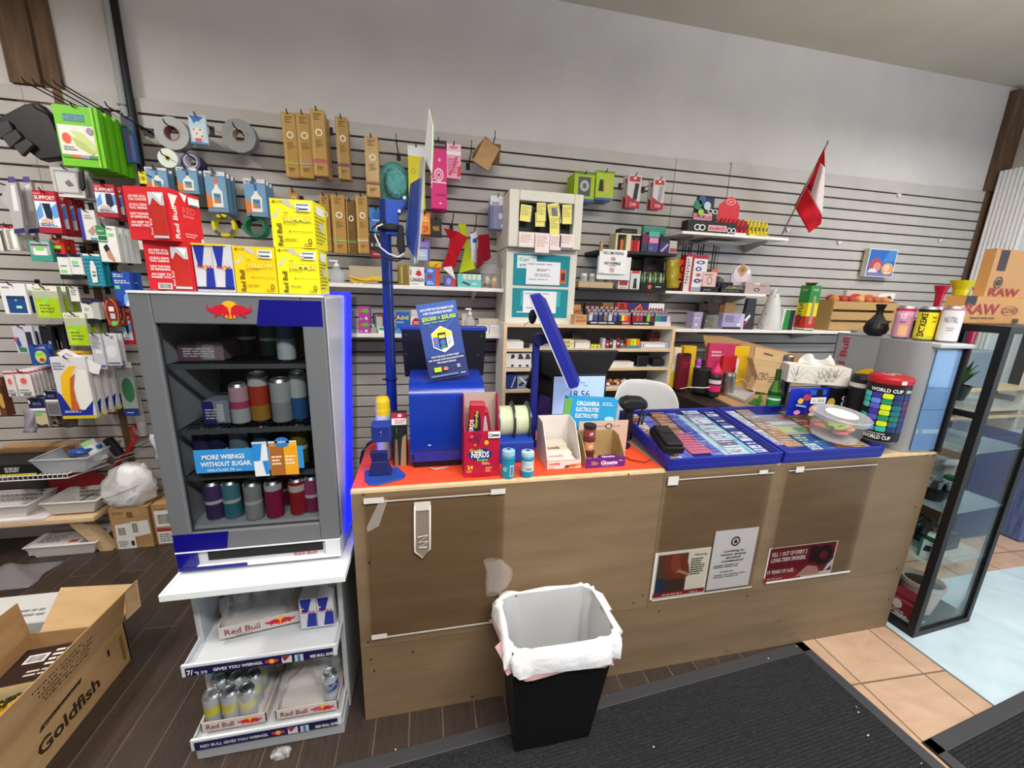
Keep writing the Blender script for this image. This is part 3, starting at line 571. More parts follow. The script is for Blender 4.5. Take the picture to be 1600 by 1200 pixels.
# drink packs on the rack
def wrapmesh(mb,x0,x1,y0,y1,z0,z1,seed,amp=.012,colr='#eef0f0w.22',taper=.15):
    rs=random.Random(seed);n=28;m=7;vs=[]
    cx,cy=(x0+x1)/2,(y0+y1)/2
    for j in range(m+1):
        h=j/m;k=1-taper*h**2 if j<m else .25
        for i in range(n):
            a=2*math.pi*i/n;c,s_=math.cos(a),math.sin(a);e=.4
            vs.append((cx+((x1-x0)/2*k)*math.copysign(abs(c)**e,c)+rs.uniform(-amp,amp),cy+((y1-y0)/2*k)*math.copysign(abs(s_)**e,s_)+rs.uniform(-amp,amp),z0+(z1-z0)*h+(rs.uniform(-amp,amp) if j else 0)))
    mb.add(vs,[(j*n+i,j*n+(i+1)%n,(j+1)*n+(i+1)%n,(j+1)*n+i) for j in range(m) for i in range(n)]+[tuple(range(m*n,m*n+n))],colr,True)
def tray_pack(label,x0,x1,y0,y1,z,trayh,cans,wrap_=None,text='Red Bull',sub=None,ang=0,r=.0262,h=.132):
    t=thing('can_tray',label,'drink tray',((x0+x1)/2,(y0+y1)/2,z),'drink trays on the rack');T=rotz(ang,((x0+x1)/2,(y0+y1)/2,0))@Matrix.Translation((0,0,z))@Matrix.Rotation(R(4.8),4,'X')@Matrix.Translation((0,0,-z)) if False else rotz(ang,((x0+x1)/2,(y0+y1)/2,0))
    mb=MB();mb.T=T;c='#c9bfba'
    mb.box(x0,x1,y0,y1,z,z+.004,c)
    for a in ((x0,x1,y0,y0+.003),(x0,x1,y1-.003,y1),(x0,x0+.003,y0,y1),(x1-.003,x1,y0,y1)):mb.box(*a,z+.004,z+trayh,c)
    fr=[('T','#8f4a52',text,.08,.28,.42,.5)]
    if sub:fr.append(('t','#6a5a58',sub,.2,.06,.2,.14))
    mb.front(x0,x1,z,z+trayh,y0,fr);bulls(mb,(x0+(x1-x0)*.56,y0-.0006,z+trayh*.2),(1,0,0),(0,0,1),(x1-x0)*.38,trayh*.7)
    mb.build('cardboard_tray',t)
    for i,(cx,cy,bands,tp) in enumerate(cans):
        mb=MB();mb.T=T;can(mb,(cx,cy,z+.004),r,h,bands,tp,14);mb.build('can',t)
    if wrap_:mb=MB();mb.T=T;wrapmesh(mb,*wrap_);mb.build('plastic_wrap',t)
    return t
zz=[(.35,'#8d9095'),(.6,'#a4a7ab'),(1,'#8d9095')];yy=[(.4,'#8e9194'),(.72,'#b0a83a'),(1,'#9da0a3')]
zs=lambda y,z:z+.006+.035*(y+1.555)/.415+.003
tray_pack('empty shrink-wrapped silver drink tray lying askew on the middle rack shelf',-.745,-.49,-1.45,-1.24,zs(-1.24,.372),.045,[(x,y,zz,'#a9acb0M') for x,y in ((-.70,-1.32),(-.64,-1.30),(-.58,-1.28),(-.67,-1.26))],(-.743,-.49,-1.447,-1.243,zs(-1.24,.372)+.01,zs(-1.24,.372)+.16,4),'Red Bull','ZERO',9)
mb=MB();x0,x1,z0,z1=-.46,-.355,zs(-1.34,.372),0
for k in range(2):mb.box(-.465+.058*k,-.409+.058*k,-1.46,-1.35,z0,z0+.128,'#c7cad0');mb.front(-.465+.058*k,-.409+.058*k,z0,z0+.128,-1.46,[('p','#1a2a92',[(.05,.97),(.75,.97),(.5,.55),(.15,.55)]),('p','#1a2a92',[(.5,.5),(.97,.5),(.97,.06),(.35,.06)]),('T','#b8344a','Red Bull',.1,.52,.8,.07),('r','#e8d23a',0,.66,.25,.7)])
mb.front(-.465,-.351,z0+.128,z0+.19,-1.40,[('r','#c9ccd4',0,0,1,1),('p','#1f2a86',[(.5,.1),(1,.1),(1,.9),(.6,.9)]),('e','#b8344a',.4,.5,.12,.2)]);mb.box(-.465,-.351,-1.40,-1.35,z0+.128,z0+.19,'#c9ccd4')
tag(mb.build('drink_carton'),'blue and silver can carton at the right of the middle rack shelf','drink carton')
tray_pack('open tray of yellow and silver cans at the left of the bottom rack shelf',-.79,-.585,-1.53,-1.33,zs(-1.33,.062),.04,[(x,y,yy,'#c3c7cbM') for y in (-1.50,-1.445,-1.39) for x in (-.76,-.705,-.65)],(-.735,-.60,-1.528,-1.34,zs(-1.33,.062)+.03,zs(-1.33,.062)+.13,6,.006),'Red Bull',None,0)
bl=[(.5,'#8e949c'),(.8,'#24407c'),(1,'#a9b0b8')]
tray_pack('torn plastic-wrapped tray with three cans left, right of the bottom rack shelf',-.555,-.345,-1.53,-1.33,zs(-1.33,.062),.04,[(-.375,-1.49,bl,'#cfd4d9M'),(-.378,-1.36,zz,'#a9acb0M'),(-.43,-1.40,zz,'#b9bcc0M')],(-.553,-.347,-1.528,-1.333,zs(-1.33,.062)+.01,zs(-1.33,.062)+.145,8,.01),'Red Bull',None,0)
mb=MB();wrapmesh(mb,-.56,-.5,-1.6,-1.57,.001,.02,5,.004,'#e8eaeaw.4');tag(mb.build('plastic_scrap'),'scrap of clear plastic on the floor in front of the rack','plastic scrap')
# ---------------------------------------------------------------- products hanging on the left of the slat wall
def hook(x,y,z,label,tilt=.02):
    mb=MB();mb.tube([(x,-.004,z),(x,y*.5,z+.002),(x,y+.012,z+tilt*.3),(x,y,z+tilt)],.0032,'#141414',6);mb.box(x-.012,x+.012,-.009,-.005,z-.03,z+.012,'#141414')
    return tag(mb.build('display_hook'),label,'hook','display hooks on the slat wall')
def pack(u0,v0,u1,v1,y,name,label,cat,base,fr,t=.008,n=1,gap=.025,hk=None,group=None,back=None,rot=0,tab=0,bev=0.001):
    x0,x1,z0,z1=bb(u0,v0,u1,v1,y);mb=MB()
    if rot:mb.T=rotax(rot,((x0+x1)/2,y,z1),'Y')
    if t>.02:mb.box(x0,x1,y,y+t,z0,z1,base)
    else:  # a bag or card: slightly domed
        mb.box(x0,x1,y,y+t,z0,z1,base)
    mb.front(x0,x1,z0,z1,y,fr)
    if tab:mb.box((x0+x1)/2-tab/2,(x0+x1)/2+tab/2,y,y+.001,z1,z1+tab,base)
    o=tag(mb.build(name,bevel=bev),label,cat,group if n>1 or group else None)
    for i in range(1,n):
        c=copyof(o,(0,(t+gap)*i,0),back or label.split(',')[0]+' hanging behind the front one',group)
    if hk:hook((x0+x1)/2+hk[1] if isinstance(hk,tuple) else (x0+x1)/2,y-.022,z1-.012,hk[0] if isinstance(hk,tuple) else hk)
    return o
YL=-.26
# moulded black tray at the top left
t=thing('moulded_tray','black moulded plastic tray hung at the top left of the slat wall','tray',(wy(45,205,-.25).x,-.25,2.3));P=lambda u,v,y=-.25:tuple(wy(u,v,y))
mb=MB();mb.slab([P(-8,186),P(38,162),P(58,160),P(74,176),P(97,226),P(96,246),P(62,250),P(30,226),P(-8,200)],(0,1,0),.05,'#101012');mb.build('tray_body',t,bevel=.006)
for a in (((-4,196),(18,190),(26,206),(6,220)),((8,216),(30,204),(40,218),(22,234)),((26,230),(46,218),(58,228),(40,246))):
    mb=MB();mb.slab([P(u,v,-.253) for u,v in a],(0,1,0),-.02,'#2c2d30');mb.build('pocket',t,bevel=.004)
hook(wy(80,200,-.25).x,-.33,wy(80,172,-.33).z,'long hook holding the black moulded tray')
for k,(bu,bv) in enumerate(((118,170),(132,172),(148,173),(160,173),(170,174))):
    q=wy(bu,bv,0);hook(q.x,-.29,q.z,'bare long hook above the green bags, number %s from the left'%('one','two','three','four','five')[k])
q=wy(237,207,0);hook(q.x,-.33,q.z,'long bare hook crossing in front of the steel conduit')
for (u,v,l) in ((50,300,'bare hook above the silver blister packs'),(205,262,'hook crossing in front of the green bags near the conduit'),(60,440,'bare hook over the card of the blue wallet'),(140,395,'bare hook above the teal brush pack'),(215,500,'bare hook beside the red support pack by the fridge')):
    q=wy(u,v,0);hook(q.x,-.24,q.z,l)
gb=[('r','#e4e2dc',.04,.14,.86,.68),('r','#3f7f86',.2,.74,.68,.86),('t','#7fb0b4','MICRO',.22,.76,.44,.07),('e','#e05a30',.2,.46,.1,.09),('p','#c9d88a',[(.32,.6),(.6,.56),(.9,.3),(.84,.24),(.5,.36)]),('p','#b4c870',[(.3,.5),(.55,.42),(.8,.24),(.72,.2),(.4,.34)]),('e','#9a8aa6',.76,.6,.08,.06),('l','#8a8a86',.1,.26,.4,.34,2),('r','#5aa83a',.04,.14,.25,.19),('r','#d8683a',.25,.14,.46,.19),('r','#a890c0',.46,.14,.66,.19),('r','#3c8a4a',.66,.14,.86,.19),('r','#9ed82e',.86,0,.9,1)]
pack(90,166,158,260,-.30,'cloth_bag','lime green bag of cleaning cloths with a white panel, frontmost on its hook','bag','#6cc414',gb,.03,4,.03,'hook holding the lime green cloth bags','lime green cloth bags','lime green bag of cleaning cloths hanging behind the front green bag')
pack(193,182,210,254,-.16,'cloth_bag','narrow blue and purple bag between the green bags and the conduit','bag','#3d5f8f',[('r','#7a3f86',.3,.1,.55,.7),('r','#5f7fc0',.55,.05,.9,.6),('r','#2a2a38',.1,.75,.9,1),('r','#3f6a58',.5,.6,.9,.75)],.02,1,0,'hook holding the narrow blue bag')
pack(82,262,130,308,YL+.02,'clear_bag','clear bag with a white frame print under the lime green bags','bag','#b9bab8',[('r','#8c8d8c',.1,.12,.9,.9),('r','#c4c6c4',.14,.17,.8,.84),('p','#6a6c6c',[(.4,.5),(.55,.6),(.7,.4),(.5,.35)]),('r','#d8dad8',.05,0,.98,.08)],.01,2,.05,'hook holding the clear bag under the green bags','clear bags under the green bags','clear bag hanging behind the one with a white frame print')
mb=MB();q=wy(127,283,-.28);mb.slab([tuple(wy(u,v,-.29)) for u,v in ((121,268),(129,267),(132,292),(128,299),(123,294))],(0,1,0),.012,'#121214');tag(mb.build('black_grip',bevel=.004),'black grip hanging in front of the clear bag under the lime green bags','grip')
# support bandage packs
def support(u0,v0,u1,v1,y,label,n,hk,knee):
    fr=[('r','#b01526',0,.76,1,1),('T','#f4e4e4','SUPPORT',.05,.79,.9,.09),('l','#e0a8ac',.04,.9,.4,.95,1),('r','#d9e6f4',.02,.14,.98,.75),('p','#5f9ade',[(.02,.5),(.3,.72),(.3,.4),(.05,.3)]),('p','#5f9ade',[(.7,.6),(.98,.72),(.98,.4),(.75,.35)])]
    fr += [('p','#141c3a',[(.34,.7),(.68,.7),(.72,.45),(.66,.32),(.42,.36)])] if knee else [('p','#141c3a',[(.52,.72),(.82,.72),(.86,.4),(.7,.3),(.5,.4)])]
    fr += [('p','#d8b49c',[(.4,.36),(.66,.32),(.72,.26),(.2,.24),(.16,.3)]),('l','#4a5a7a',.1,.16,.85,.24,2),('r','#a8182a',0,0,1,.12)]
    return pack(u0,v0,u1,v1,y,'support_pack',label,'bandage pack','#a9262f',fr,.02,n,.03,hk,'red support bandage packs')
support(57,298,92,364,-.29,'red support bandage pack with a blue picture, left of the white wrist packs',4,'hook holding the left red support packs',True)
support(150,288,182,339,-.29,'red support bandage pack with an arm picture, just left of the red cartons',4,'hook holding the red support packs by the cartons',False)
support(191,488,206,538,-.2,'small red support bandage pack beside the fridge door',1,'hook holding the small red support pack',True)
# silver blister packs
for k,(a,l) in enumerate(((0,'silver blister pack with purple tabs at the far left edge'),(26,'silver blister pack with purple tabs, right of the first'))):
    mb=MB();y=-.3+.05*k;mb.slab([tuple(wy(u+a*.9,v,y)) for u,v in ((10,284),(24,282),(32,318),(38,362),(22,364),(14,328),(0,312))],(0,1,0),.02,'#a9a9aa');mb.add([tuple(wy(u+a*.9,v,y-.001)) for u,v in ((16,290),(22,288),(30,330),(22,330))],[(3,2,1,0)],'#d8d8d8');mb.add([tuple(wy(u+a*.9,v,y-.001)) for u,v in ((12,276),(22,276),(24,285),(12,285))],[(3,2,1,0)],'#4a4080');mb.add([tuple(wy(u+a*.9,v,y-.001)) for u,v in ((22,358),(38,356),(39,364),(22,365))],[(3,2,1,0)],'#2f2a6a')
    tag(mb.build('blister_pack',bevel=.003),l,'blister pack','silver blister packs')
wristf=[('r','#2d8a52',0,.74,.5,1),('r','#1f6a3c',.05,.6,.5,.72),('r','#2d8a52',0,.54,.5,.58),('r','#6fe060',.6,.72,.85,.8),('t','#e8f4e8','FIRST',.08,.82,.34,.06),('p','#141a34',[(.24,.42),(.44,.5),(.56,.34),(.32,.26)]),('p','#c98a6a',[(.34,.27),(.54,.34),(.72,.06),(.62,.02),(.4,.1)]),('l','#9aa09a',.55,.9,.95,.96,1)]
pack(154,353,184,409,-.28,'wrist_pack','white and green wrist support pack, frontmost on its hook','bandage pack','#e6e6e2',wristf,.018,4,.028,'hook holding the white and green wrist packs','white and green wrist packs','white and green wrist support pack hanging behind the front one')
pack(213,335,226,390,-.2,'wrist_pack','green topped pack half hidden behind the red cartons','bandage pack','#e0ded8',[('r','#2d8a52',0,.8,1,1),('r','#1f7a42',0,.6,1,.76),('p','#3a3450',[(.5,.35),(1,.4),(1,.2),(.6,.2)])],.015)
pack(125,328,151,375,-.25,'bandage_box','white box with a blue left edge behind the wrist packs','bandage box','#dcdcda',[('r','#3a3a9a',0,0,.22,1),('p','#b8967e',[(.4,.3),(.8,.5),(.9,.3),(.6,.15)]),('l','#8a8a90',.35,.7,.9,.85,2),('r','#4a9ac0',.5,0,1,.08)],.03,2,.03,'hook holding the white boxes with blue edges','white boxes with blue edges')
pack(46,375,80,408,-.27,'teal_tray_pack','teal edged pack with a lime price label, above the navy capped packs','pack','#3a9a86',[('r','#a9b0ae',.08,.3,.95,.95),('r','#e8e8e4',.2,.28,.8,.62),('r','#6fe050',.3,.5,.7,.64),('r','#3a4040',.1,.74,.9,.8)],.02,2,.03,'hook holding the teal edged pack','teal edged packs')
pack(80,372,100,398,-.25,'red_pouch','small red pouch with a lime label, right of the teal edged pack','pouch','#c4281f',[('r','#78e040',.2,.38,.75,.55),('r','#1a1414',.15,.15,.7,.32),('l','#f0a090',.2,.7,.8,.9,2)],.02,2,.03,'hook holding the small red pouches','small red pouches')
for k,(a,b2,l) in enumerate(((91,109,'left one of two white packs with navy caps'),(110,129,'right one of two white packs with navy caps'))):
    pack(a,397,b2,430,-.28,'capped_pack',l,'pack','#e2e2e0',[('r','#1c2248',0,.86,1,1),('r','#78e080',.15,.12 if k == 0 else .52,.65,.26 if k == 0 else .68),('l','#5a5a60',.2,.4,.8,.5,1),('r','#17171c',0,-.2,1,.04)],.02,2,.03,'hook holding the %s white packs with navy caps'%('left','right')[k],'white packs with navy caps','white pack with a navy cap hanging behind the front two')
pack(134,397,160,447,-.28,'brush_pack','teal striped card holding a white brush','blister pack','#2a94ac',[('r','#e4e8e8',0,.94,1,1)]+[('r','#1f7f96',0,.1+.12*i,1,.13+.12*i) for i in range(7)]+[('p','#dfe3e3',[(.32,.1),(.64,.12),(.68,.6),(.56,.8),(.4,.78),(.3,.5)]),('r','#5a6468',.4,.3,.6,.36),('r','#5a6468',.4,.42,.6,.46)],.012,2,.03,'hook holding the teal brush cards','teal brush cards')
pack(163,410,181,450,-.2,'mesh_pack','dark green mesh pack between the teal brush card and the blue glove packs','pack','#1c2a24',[('r','#2f4a3a',.1*i,0,.1*i+.04,1) for i in range(10)]+[('r','#2f4a3a',0,.2*i,1,.2*i+.04) for i in range(5)],.02)
pack(178,425,206,478,-.25,'glove_pack','royal blue glove pack just left of the fridge top','pack','#1f4fb0',[('l','#dbe4f4',.08,.84,.9,.96,2),('l','#dbe4f4',.1,.66,.95,.78,2),('r','#6fe070',.1,.5,.36,.6),('p','#7fb0e6',[(.45,.05),(.8,.05),(.95,.4),(.8,.48),(.5,.3)]),('p','#dfeaf6',[(.5,0),(.75,0),(.7,.2)])],.03,2,.03,'hook holding the royal blue glove packs','royal blue glove packs')
pack(3,443,43,491,-.29,'wallet_card','white card with a dark blue wallet at the left edge','card pack','#e6e6e8',[('r','#1f4a86',.18,.04,.9,.6),('r','#163868',.18,.5,.9,.6),('r','#b8f0e0',.5,.2,.72,.28),('e','#8fb0d0',.54,.46,.05,.04),('l','#8a8a90',.1,.84,.5,.92,1)],.012,3,.03,'hook holding the blue wallet cards','blue wallet cards','white wallet card hanging behind the front one')
def lime(u0,v0,u1,v1,label,hk):return pack(u0,v0,u1,v1,-.27,'lime_pack',label,'pack','#b3ba9e',[('r','#e4e8d0',0,.84,1,1),('t','#4a4a3a','Tool Box',.05,.87,.7,.08),('r','#a8c81e',.06,0,.98,.62),('r','#7fe040',.36,.5,.6,.62),('r','#b8d834',.1,.05,.5,.5),('l','#6f8a1a',.2,.16,.85,.46,3)],.025,3,.028,hk,'lime packs with white headers')
lime(53,447,93,497,'lime pack with a white header beside the blue wallet card','hook holding the upper lime packs');lime(103,489,137,540,'lime pack with a white header below the white boxed strap','hook holding the lower lime packs')
pack(109,448,123,471,-.24,'label_card','small white label card above the white boxed strap','card','#e4e4e0',[('l','#6a6a70',.15,.4,.85,.8,3)],.006,1,0,'hook holding the small white label card')
pack(128,473,156,499,-.26,'strap_box','white boxed strap with a black buckle hanging under it','box','#dcdcd8',[('l','#6a6a70',.15,.5,.55,.7,2),('r','#b8b8b4',.6,0,1,1),('e','#16161a',.5,-.1,.5,.16),('r','#2a2a5c',.1,.96,.7,1.12)],.03,2,.03,'hook holding the white boxed straps','white boxed straps')
pack(165,467,185,510,-.27,'tool_card','dark red card with orange edge and a lime label','card pack','#7a1e22',[('o','#e0883a',.5,.5,.5,.5,.9),('r','#ece8e4',.3,.55,.7,.72),('r','#c8c4c0',.35,.28,.72,.48),('r','#58d060',.36,.06,.8,.2)],.012,2,.03,'hook holding the dark red cards','dark red cards')
pack(23,510,54,552,-.27,'toothbrush_card','pale card with blue, red and green brushes at the left','card pack','#c4c6d4',[('p','#2f4a9a',[(.02,.5),(.2,.62),(.3,.3),(.12,.2)]),('e','#c83a4a',.06,.52,.08,.08),('p','#3a7a58',[(.1,.26),(.5,.2),(.5,.05),(.14,.06)]),('r','#2a2c48',.62,.2,.9,.8),('r','#3a58a8',.7,0,1,.3)],.012,3,.025,'hook holding the pale brush cards','pale brush cards','pale card hanging behind the brush card')
pack(64,510,82,548,-.24,'black_pack','black pack with a white stripe, right of the pale brush cards','pack','#1c1c20',[('r','#a8a8ac',.6,.05,.8,.4)],.02,3,.02,'hook holding the black packs','black packs','black pack hanging behind the front black one')
pack(84,511,102,546,-.2,'black_pack','plain black pack left of the lower lime pack','pack','#222226',[('r','#8a8a90',.5,.05,.62,.35)],.02)
pack(47,539,76,570,-.28,'blue_disc_card','blue card with a lime and yellow disc','card pack','#274a9a',[('e','#d8d06a',.55,.4,.3,.32),('r','#6fe04a',.3,.45,.7,.62),('e','#a84a3a',.6,.25,.14,.1),('t','#dfe4f4','TAPE',.4,.8,.5,.12)],.01,2,.02,'hook holding the blue disc cards','blue disc cards')
pack(84,549,140,562,-.22,'yellow_pack','yellow pack lying behind the tilted white card','pack','#e0b81e',[('r','#b85a2a',.6,.2,.8,.8)],.03)
mb=MB();mb.slab([tuple(wy(u,v,-.30)) for u,v in ((88,552),(102,545),(158,572),(154,585),(144,583))],(0,1,0),.004,'#eceaea');mb.add([tuple(wy(u,v,-.301)) for u,v in ((100,553),(104,551),(132,566),(129,569))],[(3,2,1,0)],'#c8a8a8');mb.add([tuple(wy(u,v,-.301)) for u,v in ((98,556),(99,554),(126,571),(124,572))],[(3,2,1,0)],'#8a8aa0')
tag(mb.build('tilted_card'),'white card hanging crooked across the sports bag','card')
pack(144,522,162,577,-.28,'blister_card','grey blister card with a row of white bulbs','blister pack','#bfc0ca',[('e','#e6e6ee',.45,.5,.14,.05),('e','#e6e6ee',.75,.5,.14,.05),('r','#4a50a0',.4,.06,.95,.12),('l','#8a8c98',.1,.6,.9,.95,6)],.01,1,0,'hook holding the blister card with bulbs')
pack(161,522,186,571,-.27,'blister_card','wide grey blister card beside the card with bulbs','blister pack','#c6c7ce',[('e','#7a7c84',.7,.9,.08,.04),('e','#d8d9e0',.5,.45,.36,.2),('r','#5a5ea0',.2,.05,.95,.1)],.01,2,.025,'hook holding the wide grey blister cards','wide grey blister cards')
spf=[('p','#f0c01a',[(.2,.02),(.95,.02),(.5,.2),(.42,.45),(.5,.7),(.7,.86),(.5,.86),(.2,.7),(.12,.4)]),('p','#c8622a',[(.3,.12),(.6,.08),(.5,.3),(.5,.5),(.62,.74),(.45,.66),(.36,.4)]),('p','#f0eeea',[(.55,.16),(.98,.12),(.98,.8),(.72,.8),(.54,.5)]),('p','#1b2a9a',[(0,.04),(.9,.05),(1,.3),(.7,.14),(.3,.14),(.1,.4),(0,.45)]),('r','#d8c028',0,0,1,.05),('l','#dfe2f2',.1,.1,.6,.14,2),('l','#8a90a8',.05,.8,.4,.93,3)]
pack(88,558,142,654,-.31,'sports_bag_pack','large white, yellow and blue pack at the bottom of the left hooks','pack','#dcdce0',spf,.022,5,.032,'hook holding the large white, yellow and blue packs','large white, yellow and blue packs','white, yellow and blue pack hanging behind the front one')
rw=[('r','#b8344a',0,.88,1,.95),('r','#e8c8cc',.3,.4,.7,.7),('e','#e0606a',.5,.6,.2,.12),('l','#8a8a90',.1,.1,.9,.3,2),('r','#6a6a70',.3,.04,.8,.1)]
pack(26,579,50,619,-.29,'card_pack','white card pack with a red band, frontmost of a long row','card pack','#e6e0e0',rw,.006,10,.018,'hook holding the long row of white card packs','white card packs with a red band','white card pack with a red band in the row behind the front one')
pack(9,580,24,620,-.29,'card_pack','narrow white card pack with a red band, left of the long row','card pack','#e0d8d8',rw,.006)
pack(-4,352,6,392,-.28,'card_pack','white card pack with a red top cut off by the left edge','card pack','#dcd8d6',[('r','#b0203a',0,.88,1,1),('r','#4a4640',.6,0,1,.8)],.02)
pack(8,353,27,391,-.28,'card_pack','white card pack with a red top under the silver blister packs','card pack','#d8d4d0',[('r','#b0203a',0,.9,1,1),('r','#a09a90',.2,.05,.5,.85),('r','#f0ece8',.55,.1,.9,.8)],.02,3,.03,'hook holding the red topped card packs','red topped card packs','red topped white card pack hanging behind the front one')
pack(-6,590,9,650,-.28,'brown_pack','brown and gold pack cut off by the left edge','pack','#6a3a24',[('r','#e05a3a',0,.85,.7,1),('e','#c8a04a',.5,.4,.3,.2),('r','#3a2418',.7,0,1,.8)],.03)
for a,l in (((48,622,73,668),'bag of beige pieces with a navy header'),((72,611,92,650),'clear bag with a navy header behind the sports bag')):
    pack(*a,-.27,'header_bag',l,'bag','#8f8f94',[('r','#141a48',0,.66,1,1),('r','#f0f0f0',0,.58,1,.66),('e','#e8e8f0',.08,.88,.06,.07),('t','#a8b0e0','PATIO',.3,.76,.5,.1)]+([('r','#cbbd98',.2,.0,1,.5),('r','#7ac060',.25,.4,.7,.52),('p','#3a3228',[(.2,0),(1,0),(.9,.12),(.5,.08),(.25,.16)])] if a[0] == 48 else [('r','#6a6a70',.1,.1,.9,.5)]),.02,2,.03,'hook holding the '+l.split(' with')[0],'bags with navy headers')
mb=MB();mb.grid(lambda a,b:tuple(wy(36+20*a+3*math.sin(b*3),640+36*b,-.25-.03*math.sin(a*math.pi)-.006*math.sin(b*9+a*7))),8,8,'#a8a4b8w.7');tag(mb.build('clear_bag',solid=.004),'crumpled clear purple bag left of the beige pieces','bag')
mb=MB();mb.grid(lambda a,b:tuple(wy(90+32*a,640+24*b+4*math.sin(a*3),-.2-.03*math.sin(a*math.pi)*math.sin(b*math.pi))),8,6,'#6a4a48w.8');tag(mb.build('dark_pouch',solid=.004),'dark red pouch peeping out under the large sports packs','pouch')
pack(188,576,212,650,-.2,'green_bag','clear bag with a green oval and navy foot, behind the white tube','bag','#8d958f',[('e','#2f6a44',.55,.55,.4,.26),('r','#1a2f78',0,0,1,.16),('l','#a8b0d0',.2,.05,.7,.1,1)],.02)
# litter picker: white tube, red forked handle
t=thing('litter_picker','white tube with a red forked handle leaning on the left slat wall','litter picker',tuple(wy(165,740,-.05)))
mb=MB();a,b=wy(199,566,-.06),wy(225,680,-.06);mb.tube([a,b],[.014,.024],'#e9ebec',12);mb.build('tube',t)
mb=MB();J=[tuple(wy(u,v,-.06)) for u,v in ((228,674),(225,682),(212,683),(206,676),(204,668),(210,664),(214,670))]
mb.tube(J,.008,'#c3141e',8);mb.tube([tuple(wy(u,v,y)) for u,v,y in ((211,683,-.06),(200,705,-.055),(180,730,-.05),(165,752,-.045))],.011,'#c3141e',8);mb.build('red_handle',t)
mb=MB();mb.tube([tuple(wy(u,v,-.07)) for u,v in ((235,688),(216,698),(205,703))],.003,'#5a5a5c',6);mb.build('trigger_wire',t)
# ---------------------------------------------------------------- low bench, baskets and floor goods at the left
YW=-.33;zw=wy(60,746,YW).z
t=thing('wire_shelf','white wire shelf low on the left of the slat wall','shelf',(-2.3,-.2,zw))
mb=MB();xr=wy(104,738,YW).x
for z in (zw-.012,zw+.012):mb.tube([(-3,YW,z),(xr,YW,z),(xr+.14,-.04,z)],.0032,'#e8e6e4',6)
for k in range(46):x=xr-.022*k;mb.tube([(x,YW,zw-.012),(x,YW,zw+.012),(x,-.03,zw+.012)],.0018,'#e8e6e4',5)
mb.build('wire_grid',t)
def basket(label,u0,v0,u1,v1,y,dep,hgt,colr,group='white plastic baskets',x_over=None,inside=None):
    x0,x1=(wy(u0,v1,y).x,wy(u1,v1,y).x) if x_over is None else x_over;z0=wy((u0+u1)/2,v1,y).z
    t=thing('storage_basket',label,'basket',((x0+x1)/2,y+dep/2,z0),group);mb=MB();i=.035
    lo=[(x0+i,y+.02,z0),(x1-i,y+.02,z0),(x1-i,y+dep-.02,z0),(x0+i,y+dep-.02,z0)];hi=[(x0,y,z0+hgt),(x1,y,z0+hgt),(x1,y+dep,z0+hgt),(x0,y+dep,z0+hgt)]
    mb.add(lo+hi,[(3,2,1,0),(0,1,5,4),(1,2,6,5),(2,3,7,6),(3,0,4,7)],colr)
    mb.build('basket_body',t,solid=.004)
    mb=MB();mb.tube(hi,.007,colr,8,True);mb.build('rim',t)
    if hgt>.06 and inside != 'clear':
        mb=MB()  # lattice slots at the back
        for a in range(12):
            for b in range(2):x=x0+.06+(x1-x0-.12)*a/12;zz_=z0+hgt*(.35+.3*b);yy_=y+dep-.008-.02*(1-(.35+.3*b));mb.box(x,x+(x1-x0)*.045,yy_-.006,yy_-.004,zz_,zz_+hgt*.2,'#8d8985')
        mb.build('lattice_slots',t)['kind']='stuff'
    return t
zt=wy(100,735,YW).z
t=basket('clear plastic tub on the white wire shelf',52,706,140,741,YW+.0,.26,.085,'#c9ced4w.55','tubs',None,'clear');q=t.location
mb=MB();mb.ball((q.x-.0,-.2,q.z+.075),.05,.035,.022,'#1f4f9ag');mb.tube([(q.x+.03,-.2,q.z+.08),(q.x+.1,-.18,q.z+.1)],.012,'#1f4f9ag',8);tag(mb.build('blue_ladle'),'shiny blue spoon lying in the clear tub','spoon')
mb=MB();mb.T=rotax(-25,(q.x+.13,-.15,q.z),'Y');mb.box(q.x+.08,q.x+.13,-.2,-.17,q.z+.03,q.z+.16,'#e2e6e0');mb.box(q.x+.08,q.x+.13,-.202,-.2,q.z+.14,q.z+.16,'#9be08a');tag(mb.build('boxed_item'),'white boxed item with a lime end standing in the clear tub','box')
mb=MB();mb.T=rotax(-25,(q.x+.18,-.12,q.z),'Y');mb.box(q.x+.15,q.x+.19,-.16,-.12,q.z+.03,q.z+.15,'#17181a');tag(mb.build('black_case',bevel=.008),'black case at the right end of the clear tub','case')
x1=wy(52,730,YW).x;mb=MB();mb.box(x1-.3,x1,YW+.01,YW+.22,zw+.014,zw+.075,'#141416');mb.front(x1-.3,x1,zw+.014,zw+.075,YW+.01,[('r','#d8cc30',0,0,1,.14),('l','#e0e0e0',.55,.3,.8,.8,3),('r','#e8e8e8',.3,.35,.45,.7)]);tag(mb.build('black_box',bevel=.001),'black box with a yellow lower edge on the white wire shelf','box')
mb=MB();mb.box(x1-.32,x1+.03,-.1,-.03,zw+.014,zw+.1,'card');mb.box(x1-.32,x1+.03,-.14,-.1,zw+.014,zw+.09,'carddark');tag(mb.build('brown_carton'),'brown carton behind the black box on the wire shelf','carton')
YBN=-.27;zbn=wy(80,812,YBN).z
t=thing('low_bench','low wooden bench holding the white baskets by the left wall','bench',(-2.4,-.2,0));mb=MB();xr=wy(150,806,YBN).x-.015
mb.box(-3.4,xr,YBN,-.03,zbn-.035,zbn,'pine');mb.build('bench_top',t,bevel=.008)
